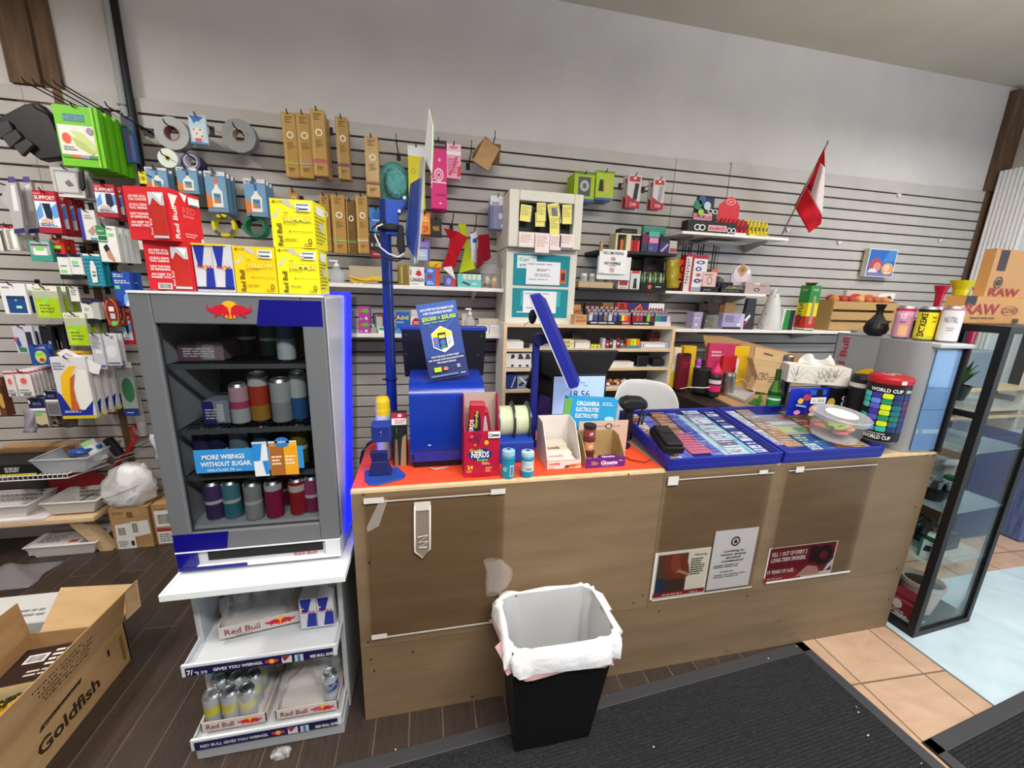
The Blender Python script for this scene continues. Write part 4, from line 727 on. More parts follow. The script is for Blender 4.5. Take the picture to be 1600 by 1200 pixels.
mb=MB();a=wy(150,820,-.3);b=wz(172,856,0);mb.hexa([(b.x-.03,b.y-.03,0),(b.x+.03,b.y-.03,0),(b.x+.03,b.y+.03,0),(b.x-.03,b.y+.03,0),(xr-.16,-.24,zbn-.036),(xr-.09,-.24,zbn-.036),(xr-.09,-.18,zbn-.036),(xr-.16,-.18,zbn-.036)],'pine');mb.build('bench_leg',t)
mb=MB();mb.box(-3.3,-3.24,-.24,-.1,0,zbn-.036,'pine');mb.build('bench_leg',t)
mb=MB();mb.box(-3.4,wy(70,812,YBN).x,YBN+.0,-.05,zbn,zbn+.012,'#efe8ea');tag(mb.build('paper_stack'),'sheet of white paper lying on the bench under the baskets','paper')
xb0,xb1=wy(67,800,YBN+.02).x,wy(160,795,YBN+.02).x-.02
basket('white lattice basket at the right end of the low bench',0,0,100,818,YBN+.015,.2,.075,'#e3e0db',x_over=(xb0,xb1)).location.z=zbn+.014
o=[x for x in COL.objects if x.get('label','').startswith('white lattice basket at')][0];o.location.z=zbn+.016
basket('white lattice basket at the left end of the low bench',0,0,30,815,YBN+.015,.2,.075,'#dedad6',x_over=(xb0-.46,xb0-.06)).location.z=zbn+.016
q=wz(27,850,.04);b=wz(140,850,.04)
basket('white basket of papers on the floor under the bench',0,0,0,0,-.24,.2,.075,'#e6e4e2',x_over=(wy(34,848,-.24).x,wy(148,842,-.24).x)).location.z=.003
mb=MB();x0,x1=wy(44,848,-.2).x,wy(125,845,-.2).x;mb.box(x0,x1,-.215,-.07,.012,.07,'#ece4e6');mb.front(x0,x1,.012,.07,-.215,[('r','#b8404a',.75,.5,.95,.8)]);mb.top(x0,x1,-.215,-.07,.07,[('r','#c8505a',.75,.1,.93,.3),('l','#9a9aa0',.1,.2,.7,.8,5)]);tag(mb.build('paper_stack'),'stack of white papers with a red mark in the basket on the floor','papers')
mb=MB();mb.slab([(xb0+.12,YBN+.1,zbn+.05),(xb1-.08,YBN+.12,zbn+.085),(xb1-.08,YBN+.13,zbn+.085),(xb0+.12,YBN+.12,zbn+.05)],(0,0,1),.006,'#2a2a2c');tag(mb.build('dark_tool'),'dark flat tool lying in the right bench basket','tool')
mb=MB();mb.grid(lambda a,b:(xb0-.1+(xb1-xb0+.06)*a,-.045-.01*b+.008*math.sin(a*9),zbn+.05+.1*b+.06*max(0,math.sin(a*5-1.2))*b),14,4,'#a01a2a');tag(mb.build('red_cloth',solid=.01),'red cloth bundled behind the white baskets','cloth')
mb=MB();mb.grid(lambda a,b:(xb0-.6+.5*a,-.045-.01*b+.01*math.sin(a*12),zbn+.06+.13*b+.02*math.sin(a*8)),14,4,'#3a383a');tag(mb.build('dark_cloth',solid=.01),'dark grey cloth behind the left bench basket','cloth')
# shipping cartons with a white carrier bag on top
def ship(label,x0,x1,y,d,h,fr):
    t=thing('shipping_carton',label,'carton',((x0+x1)/2,y+d/2,0),'shipping cartons by the fridge');mb=MB();mb.box(x0,x1,y,y+d,0,h,'card');mb.front(x0,x1,0,h,y,[('r','#8d6c44',0,.985,1,1)]+fr[:2]);mb.build('carton_body',t,bevel=.003)
    mb=MB();mb.front(x0,x1,0,h,y-.001,fr[2:]);mb.build('shipping_label',t);return t
a=wy(178,850,-.21);b=wy(237,846,-.21);a.x += .01;b.x += .01;hh=wy(205,793,-.21).z
ship('brown shipping carton with large white address labels, left of the fridge',a.x-.005,b.x,-.21,.18,hh,[('l','#7a5c38',.08,.84,.5,.92,2),('r','#7a5c38',.45,.76,.6,.9),('p','#e4e4e2',[(.08,.22),(.98,.34),(.96,.68),(.1,.6)]),('b','#4a4a4c',.14,.32,.36,.56),('b','#4a4a4c',.52,.36,.68,.66),('r','#e8e8e6',.08,.01,.56,.28),('l','#6a6a6c',.12,.06,.4,.22,4),('r','#3a2a28',.44,.08,.52,.2)])
ship('second brown carton half hidden behind the fridge',b.x+.012,b.x+.22,-.2,.17,hh,[('l','#7a5c38',.08,.84,.5,.92,2),('r','#7a5c38',.45,.76,.6,.9),('r','#e4e4e2',.06,.46,.5,.86),('b','#4a4a4c',.1,.5,.46,.8),('r','#a8343a',.06,.34,.5,.42),('r','#e8e8e6',.06,.04,.5,.34),('l','#6a6a6c',.1,.08,.46,.3,4)])
mb=MB();rs=random.Random(11);q=wy(203,770,-.12);n=26;m=9;vs=[]
for j in range(m+1):
    h=j/m;rad=.125*(1.0-.15*h)*(math.sin(math.pi*(.18+.72*h))**.5);
    for i in range(n):
        an=2*math.pi*i/n;k=1+.1*math.sin(an*5+h*4)+.1*abs(math.sin(an*7-h*5))+rs.uniform(-.09,.09)
        vs.append((q.x+.015+rad*1.05*k*math.cos(an)+.03*h,-.15+rad*.62*k*math.sin(an),hh+.004+.24*h+rs.uniform(-.014,.014)*(j>0)))
mb.add(vs,[(j*n+i,j*n+(i+1)%n,(j+1)*n+(i+1)%n,(j+1)*n+i) for j in range(m) for i in range(n)]+[tuple(range(n))[::-1],tuple(range(m*n,m*n+n))],'bag',True)
mb.tube([(q.x-.11,-.21,hh+.06),(q.x,-.245,hh+.1),(q.x+.12,-.22,hh+.145)],.0015,'#4a4a4e',5);z=wy(203,722,-.22).z;mb.slab([(q.x-.03,-.2,z),(q.x,-.2,z-.02),(q.x+.015,-.19,z+.01),(q.x-.01,-.19,z+.03)],(0,-1,.3),.003,'#3a2824')
tag(mb.build('carrier_bag'),'white knotted carrier bag on top of the shipping cartons','carrier bag')
mb=MB();q=wy(232,690,-.15);mb.grid(lambda a,b:(q.x+.05*a+.012*math.sin(b*6),-.12-.02*math.sin(a*3.1),q.z-.12+.16*b),6,6,'#eceef0w.8');tag(mb.build('white_wrap',solid=.004),'roll of white bubble wrap standing behind the fridge at the left','wrap')
# ---------------------------------------------------------------- open carton at the lower left
t=thing('open_carton','large open brown carton with raised flaps at the lower left','carton',(-1.455,-1.45,0));x0,x1,yb,yf,h=-1.62,-1.29,-1.065,-1.95,.192
mb=MB()
for p in ([(x0,yf,0),(x1,yf,0),(x1,yb,0),(x0,yb,0)],):mb.quad(*p,'card')
mb.box(x1-.006,x1,yf,yb,0,h,'card');mb.box(x0,x0+.006,yf,yb,0,h,'card');mb.box(x0,x1,yb-.006,yb,0,h,'card');mb.box(x0,x1,yf,yf+.006,0,h,'card')
GY=lambda y,z:(x1+.0008,y,z)
mb.text('Goldfish',(x1,-1.49,.05),(0,1,.0),(0,0,1),.26,.05,'#3a2a1c',.03);mb.add([GY(-1.47,.13),GY(-1.30,.145),GY(-1.29,.16),GY(-1.46,.148)],[(0,1,2,3)],'#3a2a1c');mb.text('Pepperidge',(x1+.0006,-1.45,.134),(0,1,.06),(0,-.06,1),.14,.008,'#a98458',.01);mb.box(x1,x1+.001,-1.105,-1.09,.03,.15,'#8a6840');mb.box(x1,x1+.001,-1.17,-1.16,.12,.15,'#3a2a1c');mb.build('carton_body',t)
mb=MB();mb.hexa([(x1-.005,yf,h),(x1,yf,h),(x1,yb,h),(x1-.005,yb,h),(x1+.01,yf,h+.138),(x1+.015,yf,h+.138),(x1+.015,yb+.02,h+.13),(x1+.01,yb+.02,h+.13)],'card')
for k,(a,b2) in enumerate(((.095,.2),(.078,.24),(.062,.22),(.046,.2),(.03,.18))):mb.text(('PERISHABLE','THIS SIDE UP','HANDLE WITH CARE','STORE IN A COOL','DRY PLACE')[k],(x1+.001+(a+.01)*.09,-1.47+.01*k,h+a),(0,1,0),(.1,0,1),b2,.008,'#4a3622',.012)
mb.build('flap',t)
mb=MB();mb.hexa([(x0,yf,h),(x0+.005,yf,h),(x0+.005,yb,h),(x0,yb,h),(x0-.012,yf,h+.145),(x0-.007,yf,h+.145),(x0-.007,yb,h+.145),(x0-.012,yb,h+.145)],'card');mb.build('flap',t)
P=lambda u,v,y:tuple(wy(u,v,y))
mb=MB();fa,fb,fc,fd=(x0+.04,yb-.003,h),(x1-.005,yb-.003,h),P(212,912,yb+.085),P(95,918,yb+.085);mb.slab([fa,fb,fc,fd],(0,.6,-.8),.005,'cardlight');mb.build('flap',t)
mb=MB();mb.slab([(x1+.004,yb+.01,h+.0),(x1+.03,yb+.06,h+.02),(x1+.022,yb+.08,h+.14),(x1+.01,yb+.02,h+.13)],(.6,.2,0),.004,'cardlight');mb.build('flap',t)
mb=MB();x2,x3=-1.585,-1.345;mb.T=rotz(6,(-1.46,-1.2,0));mb.box(x2,x3,-1.27,-1.1,.012,.15,'#d2c49c');mb.top(x2,x3,-1.27,-1.1,.15,[('r','#2a1714',0,0,1,1),('r','#d8d2cc',.12,.55,.4,.8),('b','#3a2a28',.13,.56,.38,.78),('l','#e8e0d8',.45,.4,.95,.9,4),('l','#c8b8b0',.3,.15,.9,.35,2)]);mb.front(x2,x3,.012,.15,-1.27,[('r','#8a6a4a',.6,.1,.98,.7),('r','#d8cfae',.63,.15,.95,.62),('p','#b06a50',[(.75,.2),(.9,.2),(.9,.5),(.78,.55)])]);tag(mb.build('snack_box',bevel=.001),'cream snack box with a dark brown lid inside the open carton','box')
mb=MB();mb.grid(lambda a,b:(-1.6+.25*a,-1.6+.3*b,.1+.06*math.sin(a*math.pi)*math.sin(b*math.pi)+.02*b+.004*math.sin(a*17)),10,10,'#f2c416g');mb.text('CRISPY',(-1.54,-1.45,.175),(1,.5,.1),(-.4,.9,0),.16,.035,'#2a2418',.03);tag(mb.build('yellow_bag',solid=.006),'yellow snack bag inside the open carton','bag')
mb=MB();a=wz(0,985,0);q=wy(70,945,-.92);mb.box(q.x-.35,q.x,-.92,-.72,0,.12,'#cfcfcd');mb.top(q.x-.35,q.x,-.92,-.72,.12,[('r','#dcdcda',.02,.02,.98,.98),('l','#8a8a8c',.5,.2,.95,.5,2)]);tag(mb.build('white_box',bevel=.002),'flat white carton on the floor behind the open carton','carton')
mb=MB();rs=random.Random(4);q=wz(10,905,0);mb.grid(lambda a,b:(q.x-.25+.42*a+.01*math.sin(b*9),q.y-.1+.22*b,.004+.05*math.sin(a*math.pi)*math.sin(b*math.pi)*(1+.5*math.sin(a*14+b*9))),14,10,'#a8a4aaw.4');tag(mb.build('floor_bag',solid=.002),'clear plastic bag lying on the wood floor at the left edge','plastic bag')
# ---------------------------------------------------------------- middle and right of the slat wall
def on(u0,v0,u1,z,y,d,name,label,cat,base,fr,side=None,top=None,bev=.001,group=None,ang=0):
    """a box standing on height z, front at y, its left, right and top read off the picture"""
    vm=(v0+wv(u0,u1,y,z))/2;x0,x1=wy(u0,vm,y).x,wy(u1,vm,y).x;z1=wy((u0+u1)/2,v0,y).z
    mb=MB()
    if ang:mb.T=rotz(ang,((x0+x1)/2,y+d/2,0))
    mb.box(x0,x1,y,y+d,z,z1,base);mb.front(x0,x1,z,z1,y,fr)
    if side:mb.side(x1,y,y+d,z,z1,side);mb.side(x0,y,y+d,z,z1,side,True)
    if top:mb.top(x0,x1,y,y+d,z1,top)
    return tag(mb.build(name,bevel=bev),label,cat,group)
def wv(u0,u1,y,z):  # picture row of height z at the middle of u0..u1 on plane y
    a,b=0.0,1200.0;u=(u0+u1)/2
    for _ in range(40):
        m_=(a+b)/2
        if wy(u,m_,y).z>z:a=m_
        else:b=m_
    return (a+b)/2
# tape rolls and dice card
def roll(u,v,y,ro,ri,wd,c1,label,hk,face=None,core='#b8a58c'):
    q=wy(u,v,y);t=thing('tape_roll',label,'tape roll',tuple(q),'tape rolls on the top row');mb=MB()
    mb.lathe([(ri,0),(ro,0),(ro,wd),(ri,wd),(ri,0)],c1,(q.x,q.y,q.z),32,'y',False,[face or c1,c1,c1,core]);mb.build('tape',t)
    mb=MB();mb.lathe([(ri-.004,-.002),(ri,-.002),(ri,wd+.002),(ri-.004,wd+.002),(ri-.004,-.002)],core,(q.x,q.y,q.z),24,'y',False);mb.build('core',t)
    if hk:hook(q.x,y-.06,q.z+ri-.012,hk)
    return t
roll(268,208,-.17,.078,.036,.05,'#8f9394','grey tape roll in clear wrap at the left of the top row','hook holding the left grey tape roll','#a9adac','#8a5a4a');roll(373,212,-.15,.082,.035,.05,'#777b7c','large grey duct tape roll right of the dice card','hook holding the right grey tape roll','#8b8f90')
roll(262,247,-.17,.046,.012,.03,'#d8dcd4','small white reel under the left grey tape roll','hook holding the small white reel','#dfe8df','#c8b02a');roll(298,252,-.15,.045,.033,.06,'#3a3058','purple tape roll beside the small white reel','hook holding the purple tape roll','#5a4f7a','#d8d4dc')
pack(296,180,323,225,-.16,'dice_card','pale blue card with a bag of dice','card pack','#c3d8e6',[('p','#2f6ac0',[(.02,.98),(.9,.94),(.6,.8),(.8,.74),(.45,.8),(.3,.7),(.2,.84)]),('r','#e8e2da',.12,.2,.8,.56),('e','#222222',.25,.5,.04,.03),('e','#222222',.4,.36,.04,.03),('e','#222222',.62,.5,.04,.03),('e','#222222',.7,.28,.04,.03),('p','#e05068',[(.3,.06),(.6,.06),(.65,.2),(.3,.2)]),('r','#3a8ad0',0,0,1,.06)],.012,1,0,'hook holding the dice card')
# glue packs
glf=lambda c:[('r','#dfe3ea',0,.86,.35,1),('r','#dfe3ea',.6,.9,1,1),('T','#1c2c5c','TITAN',.05,.86,.42,.09),('r','#6f9ec0',0,.1,1,.86),('p','#e07a2a',[(0,.1),(.6,.1),(.0,.5)]),('p','#e8ece6',[(.28,.12),(.78,.12),(.8,.5),(.62,.62),(.62,.72),(.46,.72),(.46,.62),(.28,.5)]),('r',c,.47,.68,.6,.86),('r','#5f93b4',.36,.22,.7,.46),('p','#e07a2a',[(.36,.22),(.66,.22),(.36,.36)]),('t','#1c2c5c','Titan',.4,.38,.26,.06)]
for a,c,l,n in (((228,262,262,300),'#3a6aa0','glue pack on a blue card, leftmost of four above the red carton',2),((277,262,309,302),'#2a4a7a','glue pack on a blue card, second from the left above the red carton',2),((322,268,354,331),'#e0703a','orange capped glue pack on a blue card above the can-printed carton',3),((383,280,416,338),'#2f62b0','blue capped glue pack on a blue card left of the yellow carton',3)):
    pack(*a,-.2,'glue_pack',l,'glue pack','#6f8ea6',glf(c),.02,n,.03,'hook holding the '+l.split(',')[0].split(' on ')[0]+' '+('far left','left','above the can carton','by the yellow carton')[(228,277,322,383).index(a[0])],'glue packs on blue cards','glue pack on a blue card hanging behind another one')
pack(217,268,229,287,-.27,'price_tag','small yellow price tag above the red carton','price tag','#e8d020',[('T','#4a4410','1.50',.15,.3,.6,.3)],.003,1,0,'hook carrying the yellow price tag')
for u,v,y,c1,c2,l in ((349,352,-.2,'#d8c41e','#4a5a48','yellow and black coiled strap in a ring'),(397,354,-.18,'#1f6a44','#2a7a52','dark green coiled wire ring right of the yellow strap')):
    q=wy(u,v,y);mb=MB();rr_=.058;
    for k in range(3):mb.lathe([(rr_-.016,.012*k),(rr_,.012*k+.001),(rr_,.012*k+.01),(rr_-.016,.012*k+.011)],c1,(q.x+.006*k*(c1 != '#d8c41e'),y,q.z-.003*k),30,'y',False,None)
    if c1 == '#d8c41e':
        for an in (40,130,220,310):mb.T=rotax(an,tuple(q),'Y');mb.box(q.x-.016,q.x+.016,y-.0015,y,q.z+rr_-.017,q.z+rr_+.002,c2)
    tag(mb.build('coiled_strap'),l,'strap');hook(q.x,y-.03,q.z+.04,'hook holding the '+l.split(' in ')[0].split(' right')[0])
# incense cartons
def incense(u0,v0,u1,v1,y,band,label,tone='#b48d4a',n=2):
    fr=[('r','#8a6a34',0,.0,1,.012),('r','#c9a866',.12,.03,.2,.97),('l','#7a5c2c',.25,.84,.85,.95,3),('o','#efe6cc',.56,.66,.26,.055,.62),('l','#8a6c36',.3,.44,.85,.56,4),('r',band,0,.215,1,.235),('r',band,0,.25,1,.258),('l','#7a5c2c',.3,.1,.8,.16,2)]
    return pack(u0,v0,u1,v1,y,'incense_box',label,'incense box',tone+'g',fr,.022,n,.02,'hook holding the '+label.replace(' incense box',' box'),'gold incense boxes',label.split(',')[0].replace(' in the lower row','').replace(' at the right of the lower row','')+' hanging behind the front one')
incense(443,176,464,277,-.2,'#c9b84a','gold incense box with a yellow band, first of the upper row');incense(465,177,487,278,-.2,'#b9a4c0','gold incense box with a lilac band, second of the upper row');incense(487,171,509,275,-.22,'#c8408a','gold incense box with a pink band, third of the upper row')
incense(507,186,516,282,-.13,'#c8408a','narrow gold incense box peeping out right of the pink banded one',n=1);incense(526,183,545,280,-.2,'#5a2f86','gold incense box with a purple band, alone in the upper row','#a07c40');incense(571,213,592,308,-.2,'#8a2f3a','gold incense box with a dark red band, above the blue stand')
incense(501,304,516,393,-.18,'#b89a58','gold incense box close to the yellow cartons in the lower row');incense(519,304,540,396,-.2,'#9ac878','gold incense box with a green band in the lower row');incense(541,312,556,397,-.19,'#8aa860','dark gold incense box with a pale green band in the lower row','#6f5428');incense(557,305,575,396,-.2,'#e2d2a8','gold incense box with a cream band at the right of the lower row')
incense(452,297,466,330,-.16,'#c9b84a','gold incense box showing just above the upper lemon carton',n=1)
# hat, pouches, bandanas
t=thing('straw_hat','teal straw hat hung on the slat wall above the blue stand','hat',tuple(wy(617,290,-.1)));q=wy(617,290,-.1);r=.1
def hatm(key):
    m=noise_mat(key,'#4f9a98','#6db3b0',60,.8,.6,(1,1,1));return m
hatm('straw');T=Matrix.Translation(q)@Matrix.Scale(1.28,4,(0,0,1))@Matrix.Rotation(R(12),4,'Z')
mb=MB();mb.T=T;mb.lathe([(r,0),(r*.99,-.004),(r*.64,-.012),(r*.62,-.006)],'straw',(0,0,0),32,'y',False);mb.build('brim',t,solid=.003)
mb=MB();mb.T=T;mb.lathe([(r*.64,-.012),(r*.64,-.045)],'#cfcabc',(0,0,0),32,'y',False);mb.build('hat_band',t)
mb=MB();mb.T=T;mb.lathe([(r*.635,-.012),(r*.62,-.06),(r*.5,-.082),(r*.25,-.09),(.0001,-.092)],'straw',(0,0,0),32,'y',False);mb.build('crown',t)
def bar(u0,v0,u1,v1,label):  # a bare hook given by tip and foot
    a=wy(u1,v1,-.004);b=wy(u0,v0,-.22);hook(a.x,-.22,a.z,label,max(.01,b.z-a.z))
bar(617,209,623,243,'bare hook above the teal straw hat');bar(740,220,731,258,'bare hook between the pink packs and the brown paper bags');bar(711,334,705,352,'hook above the red and white cloth');bar(745,336,738,366,'hook above the dark red cloth')
pack(638,228,664,326,-.16,'yellow_pouch','tall yellow pouch with a white header behind the clear sign','pouch','#d8cf1c',[('r','#e4e6ea',0,.84,1,1),('o','#b0a814',.3,.6,.14,.05,.7),('o','#b0a814',.6,.4,.14,.05,.7),('r','#b0a814',0,.22,1,.24)],.015,2,.03,'hook holding the yellow pouches','yellow pouches')
pack(673,219,698,326,-.2,'bandana_pack','hot pink bandana pack with a black header','bandana','#d81f78',[('r','#2a1420',0,.88,1,1),('t','#e8c0d0','BANDANA',.1,.92,.8,.03),('e','#f0a0c4',.55,.72,.08,.03),('o','#f6c8dc',.5,.5,.3,.1,.7),('o','#f6c8dc',.5,.5,.16,.05,.6),('r','#f6d8e4',.02,.38,.98,.4),('l','#f0a0c4',.1,.42,.9,.46,1),('V','#f6d8e4','PAISLEY',.1,.3,.1,.3),('r','#b81866',.3,.2,1,.23),('e','#f6c8dc',.6,.08,.08,.015)],.03,3,.025,'hook holding the hot pink bandanas','hot pink bandanas')
pack(698,225,720,279,-.2,'bandana_pack','pink and white patterned pack right of the hot pink bandana','bandana','#e4a0b4',[('r','#f0c8d0',0,.82,1,1),('T','#c82a5a','NEW',.2,.86,.6,.08),('r','#f2e6e8',0,.68,1,.8),('p','#d02f5c',[(.1,.1),(.4,.3),(.6,.62),(.8,.66),(.5,.3),(.3,.08)]),('p','#c83a3a',[(.75,.05),(1,.1),(1,.4),(.8,.35)]),('l','#d05a80',.1,.15,.9,.6,6)],.015,2,.03,'hook holding the pink and white packs','pink and white packs')
t=thing('paper_bags','bunch of brown paper bags on a hook at the top of the slat wall','paper bags',tuple(wy(770,250,-.2)))
for k in range(5):
    q=wy(770,222,-.23+.035*k);mb=MB();mb.T=rotax(28+14*(k%3)-8*k,(q.x,q.y,q.z),'Y');mb.box(q.x-.052,q.x+.052,q.y,q.y+.02,q.z-.15+.01*k,q.z-.005,'card' if k%2 == 0 else 'carddark');mb.build('paper_bag',t,bevel=.003)
q=wy(770,222,-.23);hook(q.x+.004,-.29,q.z-.01,'hook holding the brown paper bags',.05)
pack(766,306,789,358,-.22,'lavender_pack','white and lavender boxed pack left of the cream cabinet','pack','#8f93b8',[('r','#dfe0e6',0,.72,1,1),('T','#3a3c50','SOLAR',.12,.74,.45,.08),('e','#f0f0f2',.75,.8,.1,.06),('e','#e8e8ee',.7,.4,.14,.1),('r','#e8e8f0',.75,.06,.95,.16),('r','#6a70a0',0,0,.2,.7)],.03,2,.03,'hook holding the lavender packs','lavender packs')
pack(578,326,599,362,-.2,'blue_pack','bright blue pack under the dark red banded incense box','pack','#2a7cc4',[('e','#1f5aa0',.5,.7,.3,.2),('e','#d84a6a',.45,.25,.16,.12),('l','#cfe0f0',.2,.45,.8,.55,1)],.015,2,.03,'hook holding the bright blue packs','bright blue packs')
pack(578,368,601,402,-.2,'black_pack','black pack with a red lower edge under the bright blue pack','pack','#161518',[('T','#d8d4d4','BLAZE',.1,.5,.7,.16),('r','#8a1a26',0,0,1,.3),('l','#d0a0a0',.2,.08,.9,.22,1)],.015,1,0,'hook holding the black and red pack')
pack(656,333,672,366,-.18,'orange_pack','orange pack right of the blue ticket stand','pack','#f08a1e',[('T','#a83a1a','29',.3,.1,.5,.3),('l','#fbd8a0',.1,.6,.9,.85,2)],.015,2,.03,'hook holding the orange packs','orange packs')
pack(652,375,672,407,-.18,'purple_pack','purple and pale blue pack under the orange pack','pack','#6a58a4',[('r','#a8c0d8',0,0,.8,.55),('r','#8a7ac0',.1,.65,.9,.9),('l','#e8e8f4',.1,.2,.7,.45,2)],.015,2,.03,'hook holding the purple packs','purple packs')
pack(673,341,690,371,-.16,'black_card','black card with yellow lettering behind the ticket stand','card','#151412',[('T','#d8a82a','MAX',.2,.35,.6,.25)],.01,1,0,'hook holding the black and yellow card')
# hanging flag cloths
def cloth(label,pts,y,col,extra=None,name='folded_flag',cat='flag'):
    mb=MB();mb.slab([tuple(wy(u,v,y+.018*((i*7)%3-1))) for i,(u,v) in enumerate(pts)],(0,1,0),.012,col)
    if extra:mb.slab([tuple(wy(u,v,y-.012)) for u,v in extra[0]],(0,1,0),.006,extra[1])
    return tag(mb.build(name,bevel=.002),label,cat,'folded flags hanging over the shelf')
cloth('red flag cloth with a white tip hanging over the upper white shelf',[(693,356),(716,362),(731,371),(722,388),(712,412),(706,432),(690,418),(700,392),(703,374)],-.24,'#b01828f',([(690,418),(706,416),(712,437)],'#e8e4e2f'))
cloth('lime green cloth between the two red ones',[(716,350),(728,350),(731,375),(743,420),(717,427),(726,390)],-.21,'#b8c422f');cloth('white and blue striped cloth left of the dark red one',[(735,365),(745,362),(746,412),(737,410)],-.2,'#dfe2eaf',([(735,374),(745,372),(745,378),(735,380)],'#2a50a0f'));cloth('dark red cloth hanging beside the cream cabinet',[(748,367),(764,366),(767,403),(745,421)],-.22,'#8a1426f')
# shelves
def plank(label,x0,x1,y,z,t=.02,brackets=(),col='#efece6',name='wall_shelf'):
    th=thing(name,label,'shelf',((x0+x1)/2,y/2,z-t),'white shelves on the slat wall');mb=MB();mb.box(x0,x1,y,-.008,z-t,z,col);mb.build('shelf_board',th,bevel=.002)
    for x in brackets:mb=MB();mb.slab([(x,-.008,z-t),(x,y+.05,z-t),(x,y+.06,z-t-.015),(x,-.008,z-t-.07)],(1,0,0),.004,'#d8d6d2');mb.build('bracket',th)
    return th
Y1=-.30;Z1=1.632;Z2=1.345
plank('upper white shelf left of the cream cabinet',-.75,.485,Y1,Z1,.022,(-.6,.3));plank('lower white shelf behind the blue ticket stand',-.75,.47,Y1,Z2,.022,(-.6,.3))
YI=-.27
def pump(u0,v0,u1,z,y,c,label,liq=None):
    q=wy((u0+u1)/2,(v0+wv(u0,u1,y,z))/2,y);x0=wy(u0,v0+20,y).x;x1=wy(u1,v0+20,y).x;rr_=(x1-x0)/2;h=wy((u0+u1)/2,v0,y).z-z;x=(x0+x1)/2
    t=thing('pump_bottle',label,'bottle',(x,y+rr_,z));c0=(x,y+rr_,z)
    mb=MB();mb.lathe([(rr_*.9,0),(rr_,h*.05),(rr_,h*.55),(rr_*.35,h*.7),(rr_*.3,h*.76)],c,c0,18);mb.build('bottle_body',t)
    mb=MB();mb.lathe([(rr_*.36,h*.74),(rr_*.36,h*.84),(rr_*.12,h*.85),(rr_*.12,h*.95)],WHT,c0,12);mb.box(x-rr_*.9,x+rr_*.25,y+rr_*.8,y+rr_*1.2,z+h*.94,z+h,WHT);mb.build('pump',t);return t
pump(512,406,536,Z1,YI,'#c8d0d6w.45','clear pump bottle on the upper white shelf above the fridge');on(546,416,600,Z1,-.2,.12,'beige_box','beige carton at the back of the upper white shelf, left end','box','#b3a68e',[('r','#a89a80',.75,0,.77,1)])
t=thing('safety_glasses','yellow framed glasses lying on the upper white shelf','glasses',tuple(wy(572,436,YI)));mb=MB();mb.tube([tuple(wy(u,v,YI-.01)) for u,v in ((545,430),(552,434),(572,438),(582,436),(602,440))],.006,'#e8b81ag',8);mb.build('frame',t);mb=MB();mb.grid(lambda a,b:tuple(wy(548+50*a,433+8*b+2*math.sin(a*6),YI+.004)),8,3,'#e0c83aw.7');mb.build('lens',t,solid=.002)
on(553,442.2,566,Z1,YI-.02,.03,'red_label','small white and red label at the front of the upper shelf','label','#e8e4e0',[('r','#c83030',.3,.1,.7,.9)])
on(621,413,640,Z1,YI,.05,'gold_bag','shiny gold pouch on the upper white shelf right of the stand pole','pouch','#a08a48M',[('r','#c8b878',.3,.1,.4,.9),('r','#7a682e',.6,0,.75,1)],bev=.006)
on(640,417,663,Z1,YI,.07,'souvenir_mug_box','white souvenir box with a red maple leaf and CANADA lettering','box','#e8e6e4',[('r','#1a1a1c',.06,.55,.12,.85),('p',RB,[(.36,.62),(.48,.66),(.44,.8),(.56,.76),(.62,.92),(.68,.76),(.8,.8),(.76,.66),(.88,.62),(.7,.54),(.62,.5),(.54,.54)]),('T','#1a1a1c','CANADA',.06,.22,.9,.2),('l','#5a5a5e',.1,.06,.8,.12,1)])
on(665,419,687,Z1,YI,.07,'souvenir_box','blue and red souvenir box beside the CANADA box','box','#3f78c8',[('p',RB,[(.1,.5),(.3,.7),(.5,.5),(.3,.4)]),('r','#d8402a',.68,0,1,1),('e','#9ac0ea',.35,.85,.2,.1),('l','#dfe8f4',.1,.1,.6,.3,2)]);on(670,408,690,wy(678,419,YI).z+.001,YI+.01,.05,'yellow_toy','yellow and black item lying on the blue and red souvenir box','toy','#e8b41e',[('p','#1c1a16',[(.3,.2),(.5,.3),(.9,.9),(.6,.6)])],bev=.01)
on(694,431,712,Z1,YI+.02,.06,'souvenir_box','small purple and red box below the red flag cloth','box','#5a5aa0',[('r','#c83a3a',.7,0,1,1),('e','#8a9ad0',.4,.5,.2,.3)])
on(715,428,752,Z1,YI,.09,'teal_box','teal box with pictured tubes on the upper white shelf','box','#6fc0bc',[('r','#d8dcc8',.22,.58,.38,.98),('r','#d8dcc8',.42,.58,.58,.98),('r','#d8dcc8',.62,.58,.78,.98),('r','#d8dcc8',.82,.58,.98,.98),('p','#3a3240',[(.18,.35),(.5,.12),(.54,.22),(.24,.44)]),('l','#e8f4f2',.6,.2,.9,.35,1)])
t=thing('plastic_jar','clear jar of mixed trinkets at the right end of the upper shelf','jar',(wy(768,440,YI).x,YI+.05,Z1));x0,x1=wy(752,430,YI).x,wy(784,430,YI).x;h=wy(768,409,YI).z-Z1;c0=((x0+x1)/2,YI+.05,Z1);rr_=(x1-x0)/2
mb=MB();mb.lathe([(rr_*.95,.001),(rr_,.01),(rr_,h*.75),(rr_*.8,h*.88),(rr_*.8,h)],'#dfe4e6w.2',c0,20,cap=False);mb.build('jar_glass',t)
mb=MB();mb.lathe([(rr_*.82,h),(rr_*.82,h*1.01)],'#dfe0dcw.5',c0,20);mb.build('lid',t)
